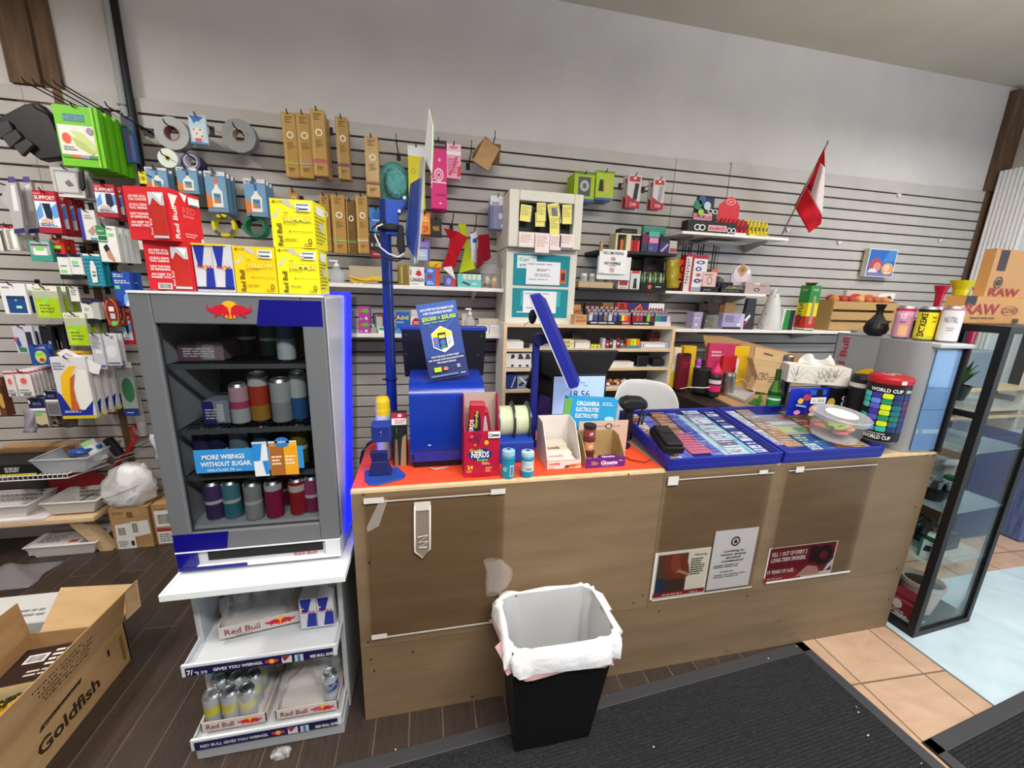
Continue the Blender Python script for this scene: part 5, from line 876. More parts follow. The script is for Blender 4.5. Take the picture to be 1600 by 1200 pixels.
for k,(dx,dz,c) in enumerate(((-.03,.02,'#1a1a1c'),(.0,.015,'#1a1a1c'),(.02,.02,'#e0702a'),(.025,.05,'#e8d820'),(-.02,.055,'#e8e4e0'),(.0,.07,'#b04a50'),(-.025,.035,'#d8cc20'))):mb=MB();mb.ball((c0[0]+dx,c0[1]-.012,Z1+dz),.014,.012,.016,c,6);mb.build('trinket',t)
on(784,418,790,Z1,YI+.03,.03,'white_bottle','white bottle squeezed between the trinket jar and the cabinet','bottle','#e8e6e2',[],bev=.006)
# lower white shelf
gumf=[('p','#d85a2a',[(.1,.6),(.5,.6),(.4,.8),(.1,.85)]),('p','#58b83a',[(.2,.75),(.8,.9),(.95,.6),(.6,.55)]),('p','#f0ecf4',[(.5,.15),(.8,.1),(.7,.35)]),('l','#e0c8ea',.1,.1,.45,.25,1)]
zg=wy(569,502,YI).z
on(560,502,578,Z2,YI,.06,'gum_box','purple and green gum box at the bottom of its pair on the lower shelf','box','#a8409a',gumf);on(560,479,578,zg,YI,.06,'gum_box','purple and green gum box at the top of its pair on the lower shelf','box','#a8409a',gumf)
on(583,490,601,Z2,-.18,.06,'dark_box','dark red box at the back of the lower shelf beside the gum boxes','box','#3a1a20',[('l','#c05a50',.1,.8,.9,.92,1)]);on(585,492,598,Z2,-.21,.03,'white_pack','white and teal pack between the gum boxes and the stand pole','pack','#dfe2e0',[('r','#3a8a80',0,0,.25,1),('r','#c83a3a',.3,.9,1,1)])
pump(578,507,589,Z2,YI,'#c8c4c0w.6','tiny spray bottle in front of the gum boxes');on(591,511,601,Z2,YI,.03,'green_label_box','small white and green box near the stand pole on the lower shelf','box','#dcdedc',[('r','#2f9a4a',.2,.5,.9,.9)]);on(602,487,606,Z2,YI,.05,'dotted_box','slim navy box with white dots touching the stand pole','box','#1c2660',[('e','#e8ecf4',.5,.2+.15*i,.3,.03) for i in range(4)])
on(619,488,640,Z2,YI,.05,'medicine_box','blue medicine box with yellow lettering on the lower shelf','box','#1f62b8',[('T','#f0d83a','Advil',.02,.66,.9,.2),('l','#cfe0f4',.05,.5,.7,.58,1),('r','#3f8ad8',0,0,1,.25)]);on(643,484,656,Z2,-.18,.05,'white_box','plain white box behind the red card on the lower shelf','box','#dedad6',[])
on(642,495,657,Z2,YI,.012,'red_card','red and white card behind the lottery poster','card','#e8e4e2',[('e','#b82030',.55,.6,.42,.34),('l','#f2dcdc',.3,.45,.85,.75,3)]);on(722,490,730,Z2,-.2,.04,'beige_box','slim beige box left of the white pump bottle','box','#d8ccb8',[])
pump(727,482,743,Z2,YI,'#d8dad8w.5','clear pump bottle with a white pump on the lower shelf')
for k,(u0,u1,v0,l) in enumerate(((745,764,508,'front left white box'),(765,783,517,'lowest right white box'),(765,783,508,'right box on the lowest one'),(748,780,498,'long beige topped white box'))):
    zb_=Z2 if k<2 else (wy(774,517,YI).z+.001 if k == 2 else Z2)
    on(u0,v0,u1,zb_,YI if k<3 else-.2,.05,'white_box',l+' in the pile ending the lower shelf','box','#e6e3de' if k<3 else '#d2c8b4',[('r','#b8b4ae',0,0,1,.05),('l','#9a98a0',.15,.4,.6,.7,1)],group='white boxes on the lower shelf')
mb=MB();mb.tube([tuple(wy(u,v,-.03)) for u,v in ((792,300),(781,313),(779,330),(779,360),(778,440),(776,470),(780,490),(786,500))],.006,'#161616',8);tag(mb.build('power_cable'),'black cable running down the wall beside the cream cabinet','cable')
# ---------------------------------------------------------------- cream wall cabinet
t=thing('wall_cabinet','cream wall cabinet with two teal panels and yellow ticket slips','cabinet',(.7,-.2,1.42));CR='#d8d4c6'
yu,yl=-.42,-.36;a=bb(795,299,910,388,yu);ux0,ux1,uz0,uz1=a;lx0,lx1=wy(790,450,yl).x,wy(899,450,yl).x;lz0=1.418
wx0,wx1,wz0,wz1=wy(811,340,yu).x,wy(896,345,yu).x,wy(853,364,yu).z,wy(853,316,yu).z
mb=MB()
for q in ((ux0,wx0,uz0,uz1),(wx1,ux1,uz0,uz1),(wx0,wx1,uz0,wz0),(wx0,wx1,wz1,uz1)):mb.box(q[0],q[1],yu,-.01,q[2],q[3],CR)
mb.box(wx0,wx1,yu+.06,-.01,wz0,wz1,'#17130f');mb.build('upper_housing',t,bevel=.006)
mb=MB();mb.box(lx0,lx1,yl,-.01,lz0,uz0-.001,CR);mb.build('lower_housing',t,bevel=.006)
tz=[(wy(845,447,yl).z,wy(845,398,yl).z),(wy(840,496,yl).z,wy(840,451,yl).z)];tx0,tx1=wy(801,450,yl).x,wy(888,450,yl).x
for k,(z0,z1) in enumerate(tz):
    mb=MB();mb.box(tx0,tx1,yl-.004,yl-.0005,z0,z1,'#1f8a98g');fr=[('r','#d8ece8',.06,.55,.4,.95),('t','#2a4a50','Can',.1,.78,.16,.1),('t','#2a4a50','you',.1,.62,.16,.1),('r','#d05a3a',.82,.1,.94,.55),('r','#4a2a24',.85,.2,.92,.45)] if k == 0 else [('r','#3aa8ac',.14,.4,.86,.92),('l','#d8f0ee',.08,.15,.9,.22,1)]
    mb.front(tx0,tx1,z0,z1,yl-.004,fr);mb.build('teal_panel',t,bevel=.003)
for u0,v0,u1,v1,l,wv_ in ((822,409,875,445,'white licence sheet taped over the upper teal panel of the cabinet',0),(817,455,869,489,'white licence sheet taped over the lower teal panel of the cabinet',1)):
    x0,x1,z0,z1=bb(u0,v0,u1,v1,yl-.007);mb=MB();mb.box(x0,x1,yl-.0085,yl-.0065,z0,z1,'#e6e8ea');mb.front(x0,x1,z0,z1,yl-.0085,[('l','#8a8c90',.05,.85,.95,.93,1),('l','#6a6c70',.3,.58,.75,.7,2),('l','#9a9ca0',.25,.35,.8,.5,2),('l','#9a9ca0',.08,.2,.95,.27,1)]);tag(mb.build('licence_sheet'),l,'notice')
sl=[(814,320,832,346,4),(838,317,853,346,-2),(854,318,873,350,-12),(878,320,894,350,-3),(836,332,852,354,-3),(858,338,874,368,-3),(861,324,870,352,-6)]
for k,(u0,v0,u1,v1,an) in enumerate(sl):
    x0,x1,z0,z1=bb(u0,v0,u1,v1,yu-.006);mb=MB();y=yu-.003-.0018*((k*3)%4);mb.T=rotax(an,((x0+x1)/2,y,z1),'Y');mb.box(x0,x1,y-.0008,y,z0,z1,'#ece27a');mb.front(x0,x1,z0,z1,y-.0008,[('l','#a89a4a',.1,.35,.9,.92,7),('r','#6a6a74',.92,0,1,1)] if k != 6 else [('r','#9a9aa4',0,0,1,1)],.0003)
    tag(mb.build('ticket_slip'),('first yellow slip from the left hanging in the cabinet window','second yellow slip from the left in the cabinet window','tilted third yellow slip in the cabinet window','rightmost yellow slip in the cabinet window','yellow slip peeping out below the second one','yellow slip hanging lowest in the cabinet window','grey edged slip between the tilted and rightmost slips')[k],'slip','yellow slips in the cabinet window')
for k,(u0,v0,u1,v1) in enumerate(((811,364,834,386),(836,365,858,395),(859,367,876,391),(874,366,897,387))):
    x0,x1,z0,z1=bb(u0,v0,u1,v1,yu-.008);mb=MB();mb.box(x0,x1,yu-.012,yu-.0105,z0,z1,'#ecdcd8');mb.front(x0,x1,z0,z1,yu-.012,[('l','#c8a0a0',.1,.3,.9,.9,6)],.0003);tag(mb.build('paper_slip'),('first pink slip from the left under the cabinet window','longest pink slip under the cabinet window','narrow pink slip under the cabinet window','rightmost pink slip under the cabinet window')[k],'slip','pink slips under the cabinet window')
# ---------------------------------------------------------------- pine shelf unit
yf,yb=-.45,-.2;px0,px1=wy(786,560,yf).x,wy(1050,560,yf).x
bz=[wy(915,508,yf).z,wy(915,545,yf).z,wy(915,575,yf).z,wy(915,607,yf).z]
t=thing('shelf_unit','small pine edged shelf unit standing behind the counter','shelf unit',((px0+px1)/2,-.32,0))
for x in (px0,px1-.02):mb=MB();mb.box(x,x+.02,yf,yb,.7,bz[0],'#dad6cf');mb.box(x-.0005,x+.0205,yf-.002,yf,.7,bz[0],'pine');mb.build('side_panel',t)
for i,z in enumerate(bz+[.72]):mb=MB();mb.box(px0+.0205,px1-.0205,yf+.001,yb,z-.018,z,'#e2ded6');mb.box(px0+.0205,px1-.0205,yf-.002,yf+.0005,z-.018,z,'pine');mb.build('shelf',t)
mb=MB();mb.box(px0+.0205,px1-.0205,yb,yb+.006,.7,bz[0],'#5a5550');mb.build('back_panel',t)
mb=MB();mb.box(px0,px1,yb-.12,yb,0,.69,'#4a4540');mb.build('plinth',t)
# on the top board
zt=bz[0]+.001;yi=yf+.02
on(896,476,907,zt,yi+.12,.02,'paper_card','kraft display card standing at the left end of the pine unit top','card','#c08a58',[('T','#a02a28','RAW',.1,.55,.8,.2),('l','#8a5a34',.1,.1,.9,.4,2)]);on(898,492,917,zt,yi,.08,'paper_box','kraft rolling paper box at the left end of the pine unit top','box','#c89a66',[('T','#a02a28','RAW',.15,.25,.8,.28),('l','#8a5a34',.1,.65,.9,.9,2)])
on(914,474,935,zt,yi+.15,.04,'dark_box','dark brown display box at the back of the pine unit top','box','#2f1a1a',[('l','#8a4a40',.1,.5,.9,.9,3)]);on(941,473,957,zt,yi+.16,.04,'kraft_box','small kraft box at the back of the pine unit top','box','#8f6a3c',[('l','#5a3f22',.1,.4,.9,.8,2)])
def lighter(x,y,z,c,r=.011,h=.075):
    mb=MB();mb.box(x-r,x+r,y-r*.7,y+r*.7,z,z+h*.72,c);mb.box(x-r*.9,x+r*.9,y-r*.6,y+r*.6,z+h*.72,z+h*.92,'#b8bcc0M');mb.box(x-r*.9,x-r*.1,y-r*.5,y+r*.5,z+h*.92,z+h,'#c83030');return mb
def tray_of(u0,u1,v0,label,cols,rows,y,d,base,nm,back=None,each='lighter'):
    x0,x1=wy(u0,505,y).x,wy(u1,505,y).x;th=thing('lighter_tray',label,'lighter display',((x0+x1)/2,y+d/2,zt));mb=MB();mb.box(x0,x1,y,y+d,zt,zt+.008,base);mb.box(x0,x1,y,y+.004,zt+.008,zt+.026,base);mb.front(x0,x1,zt+.002,zt+.026,y,[('l','#c8ccd4',.05,.2,.95,.8,1)])
    if back:mb.box(x0,x1,y+d-.004,y+d,zt,zt+.14,back[0]);mb.front(x0,x1,zt+.075,zt+.14,y+d-.004,back[1])
    mb.build('tray',th)
    for r_ in range(rows):
        for k in range(cols):
            c=nm[(k+r_*3)%len(nm)];x=x0+.014+(x1-x0-.028)*k/(cols-1);yy_=y+.016+r_*.03;z=zt+.0085+r_*.016
            tag(lighter(x,yy_,z,c).build(each),'%s lighter in the %s'%(NAMES.get(c,'coloured'),label.split(' of ')[0].split(' with ')[0]),'lighter','lighters in the '+label.split(' of ')[0].split(' with ')[0])
NAMES={'#2f3a6a':'navy','#c8ccd8':'silver','#5a4a8a':'violet','#b83a2a':'red','#e8e020':'yellow','#f0602a':'orange','#7ad030':'lime','#8a1a2a':'dark red','#a02a5a':'magenta','#2f8a8a':'teal','#2a8a4a':'green','#1f5f9a':'blue','#8a6a5a':'brown','#161616':'black'}
tray_of(920,972,490,'black tray with silver and violet lighters',7,3,yi,.1,'#161618',['#c8ccd8','#5a4a8a','#2f3a6a','#8a6a5a']);tray_of(970,986,483,'small red stand of yellow and orange lighters',3,2,yi+.01,.08,'#8a1a2a',['#e8e020','#f0602a','#b83a2a'],('#b82a20',[('r','#7a1414',.3,.1,.7,.9)]))
tray_of(988,1022,484,'card backed tray of red and magenta lighters',6,2,yi,.09,'#1a1a1c',['#8a1a2a','#b83a2a','#a02a5a','#161616','#7ad030'],('#3a2a6a',[('p','#e0a02a',[(.2,.1),(.8,.1),(.6,.9)]),('T','#c83020','4',.4,.15,.3,.6)]));tray_of(1023,1048,480,'white stepped stand of blue and green lighters',5,2,yi,.1,'#d8d4de',['#2f8a8a','#2a8a4a','#1f5f9a','#5a4a8a','#c8ccd8'],('#e6e2e8',[('e','#2a2a30',.15+.17*i,.35,.06,.2) for i in range(5)]))
# on the shelves of the unit
def us(i,u0,v0,u1,d,name,label,cat,base,fr,dy=0,bev=.001):return on(u0,v0,u1,bz[i]+.001,yf+.02+dy,d,name,label,cat,base,fr,bev=bev)
us(1,791,534,818,.12,'paper_pile','white papers at the left of the upper compartment of the pine unit','papers','#e4e2de',[('r','#c8c4c0',0,.3,1,.4),('r','#c8c4c0',0,.7,1,.75)]);us(1,817,536,828,.08,'stapler','small black device right of the papers in the pine unit','device','#1c1c20',[],bev=.006)
us(1,876,531,897,.06,'paper_pack','pale yellow rolling paper packs behind the blue screen arm','paper pack','#d8cf98',[('r','#8a7a4a',0,.5,1,.54),('l','#7a6a3a',.1,.6,.9,.9,1),('l','#7a6a3a',.1,.1,.9,.4,1)]);us(1,899,533,922,.08,'white_box','white box beside the pale yellow paper packs','box','#dcd8d2',[('r','#b0aaa0',0,.8,1,1)]);us(1,893,520,914,.05,'dark_box','dark box in the back of the upper compartment','box','#3a2a1e',[('l','#8a6a4a',.1,.4,.9,.8,3)],.12)
us(1,924,539,938,.05,'yellow_pack','yellow lettered packs in the upper compartment','pack','#d8d040',[('p','#4a4414',[(.1,.2),(.3,.2),(.3,.8)]),('p','#4a4414',[(.5,.2),(.8,.2),(.7,.8)])])
for k in range(6):c=('#b8bcc4','#a02a30','#3a3a40','#c8c4c0','#8a1f28','#5a5a60')[k];us(1,941+5.6*k,529+3*(k%2),946+5.6*k,.04,'small_pack',('silver','red','charcoal','pale','dark red','grey')[k]+' small pack in the mixed row of the upper compartment','pack',c,[('r','#e0d8d0',.2,.4,.8,.6)])
for k in range(4):c=('#f06a2a','#b8d828','#e8e040','#f0802a')[k];us(1,980+5*k,530,984.4+5*k,.03,'marker_tube',('orange','lime','yellow','amber')[k]+' tube in the bright row of the upper compartment','tube',c,[('r','#2a8a8a',0,0,1,.3)])
us(1,1003,536,1043,.08,'letter_box','flat white box with a blue outline at the right of the upper compartment','box','#e6e4e2',[('r','#5a70a8',.04,.1,.96,.9),('r','#eceae8',.08,.2,.92,.82)]);us(1,1015,520,1034,.05,'brick_box','dark red stacked boxes at the back of the upper compartment','box','#7a3a34',[('r','#4a201c',0,.3,1,.36),('r','#4a201c',0,.64,1,.7)],.12)
us(2,791,552,830,.1,'picture_box','white box with black drawings at the left of the middle compartment','box','#dedcd8',[('p','#2a2a30',[(.18,.6),(.34,.7),(.3,.95),(.2,.9)]),('p','#3a3a40',[(.45,.6),(.7,.6),(.6,.95),(.5,.95)]),('p','#3a3a40',[(.74,.6),(.98,.6),(.9,.95),(.8,.95)]),('e','#2a2a30',.25,.15,.06,.08),('e','#2a2a30',.55,.15,.06,.08),('e','#2a2a30',.85,.15,.06,.08),('r','#3a4a9a',0,0,1,.04)])
us(2,953,566,990,.07,'white_box','white box left of the black devices in the middle compartment','box','#e2dcd4',[('r','#c8bcae',.3,.2,.32,.8),('l','#c09a90',.45,.4,.8,.6,1)]);us(2,996,556,1013,.07,'card_reader','black device in the middle compartment of the pine unit','device','#141416',[('r','#4a4a50',.02,.1,.08,.9)],bev=.008);us(2,1021,561,1039,.07,'black_bowl','low black holder at the right of the middle compartment','holder','#17171a',[('r','#2c2c30',.1,.5,.9,.7)],bev=.01)
us(3,791,586,806,.08,'blue_bits','blue tool handles at the left of the lower compartment','tool','#1f2f7a',[('p','#c8ccd4',[(.5,.1),(.6,.1),(1,.9),(.9,.9)])]);us(3,808,588,830,.08,'scissors_pack','clear pack with grey scissors in the lower compartment','pack','#8f9098',[('p','#2a2a44',[(.05,.3),(.3,.2),(.9,.9),(.8,.95)]),('p','#d8dade',[(.1,.9),(.2,.95),(.9,.3),(.8,.2)])]);us(3,842,598,860,.07,'green_box','green box in the lower compartment left of the clock screen','box','#1f7a3a',[('r','#2f9a4a',.1,.3,.9,.6)])
bc=['#a83a2a','#e8903a','#e8a050','#d8603a','#f0a878','#d8d4cc','#c8ccd0','#d8d8d4','#d0d0d0','#5ab8e0','#6ac4ea','#58b0dc']
for k,c in enumerate(bc):
    x=wy(950+5.5*k,598,yf+.05).x;mb=MB();z=bz[3]+.001;mb.lathe([(.011,0),(.012,.004),(.012,.036),(.006,.044),(.006,.054)],c,(x,yf+.05+.02*(k%2),z),10,mats=[c,c,c,'#1a1a1c']);mb.lathe([(.0122,.008),(.0122,.026)],'#2a2a2c' if k%3 else '#e8e4e0',(x,yf+.05+.02*(k%2),z),10,cap=False);tag(mb.build('small_bottle'),'small bottle, number %s from the left in the lower compartment row'%('one','two','three','four','five','six','seven','eight','nine','ten','eleven','twelve')[k],'bottle','small bottles in the pine unit')
on(842,616,860,.735,yf+.02,.1,'purple_box','purple box low in the pine unit behind the nutella carton'.replace('nutella','hazelnut bar'),'box','#4a2f7a',[('p','#e8e4f0',[(0,.1),(1,.25),(1,.32),(0,.2)])])
# ---------------------------------------------------------------- right part of the slat wall
lf=[('r','#6a8a1a',0,.94,1,1),('r','#4a4a48',.2,.2,.8,.86),('e','#a8aca8',.5,.55,.22,.2),('e','#5a5a5a',.5,.55,.1,.1),('r','#3a50a0',0,0,1,.1)]
pack(897,270,929,315,-.22,'novelty_pack','lime pack with a grey picture, left of its pair above the cabinet','pack','#9ab81e',lf,.012,4,.03,'hook holding the left lime packs','lime novelty packs');pack(931,267,959,313,-.22,'novelty_pack','lime pack with a black bottle print, right of its pair','pack','#a2bc22',[('p','#1a1c18',[(.15,.3),(.45,.3),(.4,.7),(.2,.7)]),('p','#c8a85a',[(.5,.2),(.75,.3),(.7,.75),(.55,.7)]),('r','#6a8a1a',0,.94,1,1),('r','#3a50a0',0,0,1,.08)],.012,4,.03,'hook holding the right lime packs','lime novelty packs')
for u0,u1,v0,v1,l in ((980,1001,273,325,'red and white blister pack with a black tool, left of two'),(1020,1038,279,327,'red and white blister pack with a silver tool, right of two')):
    pack(u0,v0,u1,v1,-.22,'tool_blister',l,'blister pack','#c8bfbc',[('p','#a8182c',[(0,0),(1,0),(1,.2),(.5,.25),(0,.4)]),('r','#b82a38',.1,.8,.9,.95),('e','#d8d4d4',.5,.9,.1,.04),('p','#1c1c20' if u0 == 980 else '#9a9aa0',[(.45,.25),(.75,.25),(.85,.75),(.55,.75)]),('t','#f0e0e0','ZORR',.25,.06,.5,.1)],.015,2,.04,'hook holding the '+('black' if u0 == 980 else 'silver')+' tool blister packs','tool blister packs')
YR=-.27
def rshelf_(label,u0,u1,v,y,z=None,t=.018,col='#f0eee8',br=(.15,.85)):
    x0,x1=wy(u0,v,y).x,wy(u1,v,y).x;z=z or wy((u0+u1)/2,v,y).z
    plank(label,x0,x1,y,z,t,[x0+(x1-x0)*b for b in br],col);return z
ZA=rshelf_('white shelf high on the right, carrying the lighter displays',1066,1234,365,YR,2.045);ZB=rshelf_('white shelf at the middle right, below the lighter displays',1040,1198,458,YR,1.655);ZC=rshelf_('long white shelf at the lower right behind the cartons',1052,1330,516,-.3,1.40,.022)
ZD=wy(985,452,-.3).z;plank('black shelf carrying the glass jars, right of the cream cabinet',wy(903,452,-.3).x,wy(1040,452,-.3).x,-.3,ZD,.014,(),'#17171a');ZE=wy(1020,394,-.28).z;plank('short black shelf behind the no smoking sign',wy(938,394,-.28).x,wy(1058,394,-.28).x,-.28,ZE,.02,(),'#1a1a1d')
# top shelf
on(1074,346,1150,ZA,YR+.03,.07,'wiper_display','black display box with white rings and pink lettering on the high right shelf','display box','#151416',[('o','#f0eef0',.2,.45,.065,.26,.7),('o','#f0eef0',.3,.45,.065,.26,.7),('r','#e8b0b8',.42,.2,.8,.7),('T','#b03a50','BANDMOLER',.44,.3,.34,.28),('o','#f0eef0',.86,.35,.05,.22,.7),('o','#f0eef0',.95,.35,.05,.22,.7)])
mb=MB();x0,x1,z0,z1=bb(1084,326,1120,345,YR+.05);z0=wy(1110,346,YR+.03).z+.001
mb.box(x0,x1,YR+.05,YR+.06,z0,z0+(z1-z0),'#1a1416');mb.front(x0,x1,z0,z1,YR+.05,[('r','#e8b0b8',.0,.1,.8,.6),('T','#b03a50','HANDMOLER',.03,.18,.74,.32),('o','#f0eef0',.7,.82,.12,.18,.7),('o','#f0eef0',.9,.82,.1,.18,.7)]);mb.box(x0+.02,x1-.02,YR+.065,YR+.07,z0,wy(1100,308,YR+.065).z,'#1f2448');tag(mb.build('display_header'),'black header card with pink lettering standing on the ringed display box','header card')
for u,v,c,r_,l in ((1090,320,'#2f7a5a',.03,'green'),(1097,313,'#2f5a8a',.028,'blue'),(1104,322,'#c0c8d0',.026,'silver'),(1094,332,'#9ac050',.022,'lime')):
    q=wy(u,v,YR+.045);mb=MB();mb.lathe([(r_,0),(r_,.006)],c,(q.x,YR+.0385-.0035*(r_<.027),q.z),20,'y');tag(mb.build('round_disc'),l+' round piece in front of the header card on the high shelf','disc','round pieces of the display')
def lshow(u0,u1,v0,c,c2,n,label,header):
    y=YR+.04;x0,x1=wy(u0,355,y).x,wy(u1,355,y).x;t=thing('lighter_stand',label,'lighter display',((x0+x1)/2,y,ZA));mb=MB();mb.box(x0,x1,y,y+.09,ZA+.001,ZA+.02,c2);mb.box(x0,x1,y+.085,y+.09,ZA+.02,ZA+.06,c2)
    if header:zt_=wy((u0+u1)/2,v0,y+.085).z;xm_=(x0+x1)/2-.01;mb.slab([(x0,y+.085,ZA+.06),(x1-.03,y+.085,ZA+.06),(x1-.03,y+.085,zt_-.06),(xm_+.03,y+.085,zt_-.01),(xm_,y+.085,zt_),(xm_-.03,y+.085,zt_-.01),(x0,y+.085,zt_-.06)],(0,1,0),.003,'#d8283a');mb.paint((xm_-.05,y+.0848,zt_-.055),(1,0,0),(0,0,1),.1,.04,[('e','#f0c8c8',.5,.5,.4,.5),('e','#d8283a',.5,.5,.34,.4),('t','#f4e4e4','ZIP',.3,.36,.4,.3)])
    mb.front(x0,x1,ZA+.002,ZA+.02,y,[('r','#f0e8e4' if header else '#b8a81a',.3,.1,.9,.9)]);mb.build('stand',t)
    for k in range(n):
        for r_ in range(2):
            x=x0+.014+(x1-x0-.028)*k/(n-1);mb=MB();zz_=ZA+.0205+.02*r_;mb.lathe([(.011,0),(.011,.06),(.009,.062),(.009,.075)],c,(x,y+.02+.035*r_,zz_),10,mats=[c,'#2a2a2e',c]);mb.box(x-.004,x+.004,y+.008+.035*r_,y+.0095+.035*r_,zz_+.02,zz_+.045,'#1a1a1c')
            tag(mb.build('lighter'),'%s lighter in the %s row of the %s'%(('red','yellow')[not header],('front','back')[r_],label.split(' with ')[0].split(' on ')[0]),'lighter','lighters of the '+label.split(' with ')[0].split(' on ')[0])
lshow(1132,1171,308,'#c82030','#b81f2e',6,'red lighter stand with a rounded header',True);lshow(1173,1203,335,'#e8d81e','#d8c81a',5,'yellow lighter stand on the high right shelf',False)
mb=MB();mb.box(wy(1092,372,-.1).x,wy(1152,372,-.1).x,-.2,-.02,ZA-.05,ZA-.046,'#e2e0dc')
for k in range(20):x=wy(1092,372,-.1).x+.018*k;mb.box(x,x+.004,-.22,-.02,ZA-.046,ZA-.04,'#c8c6c2')
tag(mb.build('wire_rack'),'white wire rack tucked under the high right shelf','rack')
# no smoking sign and its shelf
y=-.31;x0,x1,z0,z1=bb(936,390,979,428,y);mb=MB();mb.box(x0,x1,y,y+.003,z0,z1,'#eeeeec');mb.front(x0,x1,z0,z1,y,[('T','#1c1c1e','NO SMOKING',.14,.8,.72,.12),('o','#b8484a',.5,.62,.085,.085,.78),('r','#2a2a2c',.46,.6,.55,.63),('p','#b8484a',[(.43,.67),(.45,.68),(.57,.57),(.55,.56)]),('T','#1c1c1e','NO VAPING',.2,.38,.58,.12),('r','#2a2a2c',.36,.33,.62,.345),('o','#b8484a',.48,.16,.085,.085,.78),('p','#b8484a',[(.41,.21),(.43,.22),(.55,.11),(.53,.1)]),('l','#9a9a9c',.04,.03,.2,.06,1)])
tag(mb.build('no_smoking_sign'),'white NO SMOKING NO VAPING sign clipped to the black shelf','sign')
x0,x1,z0,z1=bb(933,401,985,437,-.295);mb=MB();mb.box(x0,x1,-.297,-.294,z0,z1,'#e6e6e4');tag(mb.build('white_card'),'blank white card behind the no smoking sign','card')
q=wy(939,385,-.3);mb=MB();mb.box(q.x-.008,q.x+.008,-.315,-.29,q.z-.03,q.z+.03,'#b8946a');tag(mb.build('clothes_peg',bevel=.002),'wooden peg at the top left of the no smoking sign','peg')
# goods on the short black shelf
t=thing('lighter_rack','cream rack of orange and red lighters on the short black shelf','lighter display',(wy(982,380,-.26).x,-.25,ZE));x0,x1,z0,z1=bb(962,367,1000,393,-.26);z0=ZE+.001
mb=MB();mb.box(x0,x0+.012,-.26,-.16,z0,z1,'#d8d0a8');mb.box((x0+x1)/2-.012,(x0+x1)/2+.02,-.26,-.16,z0,z1,'#d8d0a8');mb.box(x0,x1,-.26,-.16,z1,z1+.008,'#d8d0a8');mb.box(x0+.012,x1,-.17,-.16,z0,z1-.001,'#1a1614');mb.build('rack_frame',t)
for k in range(7):
    x=x0+.022+(x1-x0-.03)*k/6
    if abs(x-(x0+x1)/2-.004)>.024:mb=MB();c=('#1c1818','#e06a20','#b84a1a','#161414','#c82a2a','#a82020','#d83a34')[k];mb.box(x-.009,x+.009,-.255,-.24,z0,z1-.03,c);mb.box(x-.007,x+.007,-.253,-.242,z1-.03,z1-.008,'#2a2624');mb.build('lighter',t)
pack(970,357,996,366.5,-.2,'black_pouch','black pouch lying on top of the cream lighter rack','pouch','#151518',[('l','#4a4a54',.1,.3,.9,.7,1)],.08)
for k,(u0,v0,u1,c,f,l) in enumerate(((1003,366,1012,'#2a3a4a',[('r','#7a1a3a',0,.5,1,1)],'dark slim pack right of the cream lighter rack'),(1013,362,1030,'#5a3a8a',[('r','#4ab08a',0,.75,1,1),('r','#e090b0',.1,.45,.9,.7),('e','#2f8a50',.3,.2,.16,.1)],'purple pack with a teal top on the short black shelf'),(1031,370,1046,'#3a2a5a',[('p','#b8a0e0',[(.1,.1),(.8,.6),(.9,.5),(.3,.05)]),('r','#1a1a1e',0,.7,1,1)],'dark violet pack with a shiny stripe'),(1046,376,1058,'#b8b4b0',[('r','#a83a44',.1,.1,.9,.4)],'clear bag with red pieces at the end of the short black shelf'))):
    on(u0,v0,u1,ZE+.001,-.26,.05,'novelty_pack',l,'pack',c,f,bev=.005)
on(1004,353,1040,ZE+.001,-.16,.04,'novelty_pack','teal and black pack at the back of the short black shelf','pack','#3f8a7a',[('p','#151518',[(.5,0),(1,0),(1,.6),(.7,.8)])],bev=.01)
# goods on the lower black shelf
on(904,440,958,ZD+.001,-.29,.1,'kraft_tray','kraft carton tray of clear jars right of the cream cabinet','tray','#bfa480',[('r','#a88c68',0,.9,1,1)])
zk=wy(930,440,-.29).z
for k in range(4):x=wy(912+13*k,436,-.24).x;mb=MB();mb.lathe([(.022,0),(.024,.006),(.024,.03),(.02,.034),(.02,.05)],'#d8dcdcw.5',(x,-.24,zk+.001),14,mats=['#d8dcdcw.5']*3+['#e8e8e4']);tag(mb.build('clear_jar'),'%s clear jar from the left in the kraft tray'%('first','second','third','fourth')[k],'jar','clear jars in the kraft tray')
on(966,438,982,ZD+.001,-.28,.04,'red_label_box','small white box with a red picture under the no smoking sign','box','#d8d4d2',[('r','#a83028',.1,.4,.9,.95),('t','#3a3a3c','mini',.2,.1,.6,.2)]);on(985,423,1000,ZD+.001,-.28,.04,'figure_box','white box with a dark little figure, right of the no smoking sign','box','#d4d4d2',[('r','#c83a34',.1,.85,.9,1),('e','#2a2824',.5,.5,.16,.1),('p','#2a2824',[(.3,.05),(.7,.05),(.65,.42),(.35,.42)])])
t=thing('pipe_display','black display of small green glass pipes on the lower black shelf','display',(wy(1020,440,-.28).x,-.25,ZD));x0,x1=wy(1002,440,-.28).x,wy(1040,440,-.28).x
mb=MB();mb.box(x0,x1,-.28,-.2,ZD+.001,ZD+.05,'#121214');mb.front(x0,x1,ZD+.001,ZD+.05,-.28,[('e','#e85a2a',.36,.4,.08,.3),('l','#c8ccd0',.6,.3,.95,.6,1)]);mb.build('display_base',t)
for k in range(9):
    for r_ in range(2):x=x0+.01+(x1-x0-.02)*k/8;mb=MB();mb.lathe([(.007,0),(.009,.02),(.005,.04),(.008,.055)],('#5a7a4a','#8aa878','#2f4a2e','#b8c8b0')[(k+r_)%4]+'g',(x,-.265+.04*r_,ZD+.05+.012*r_),8);mb.build('glass_pipe',t)
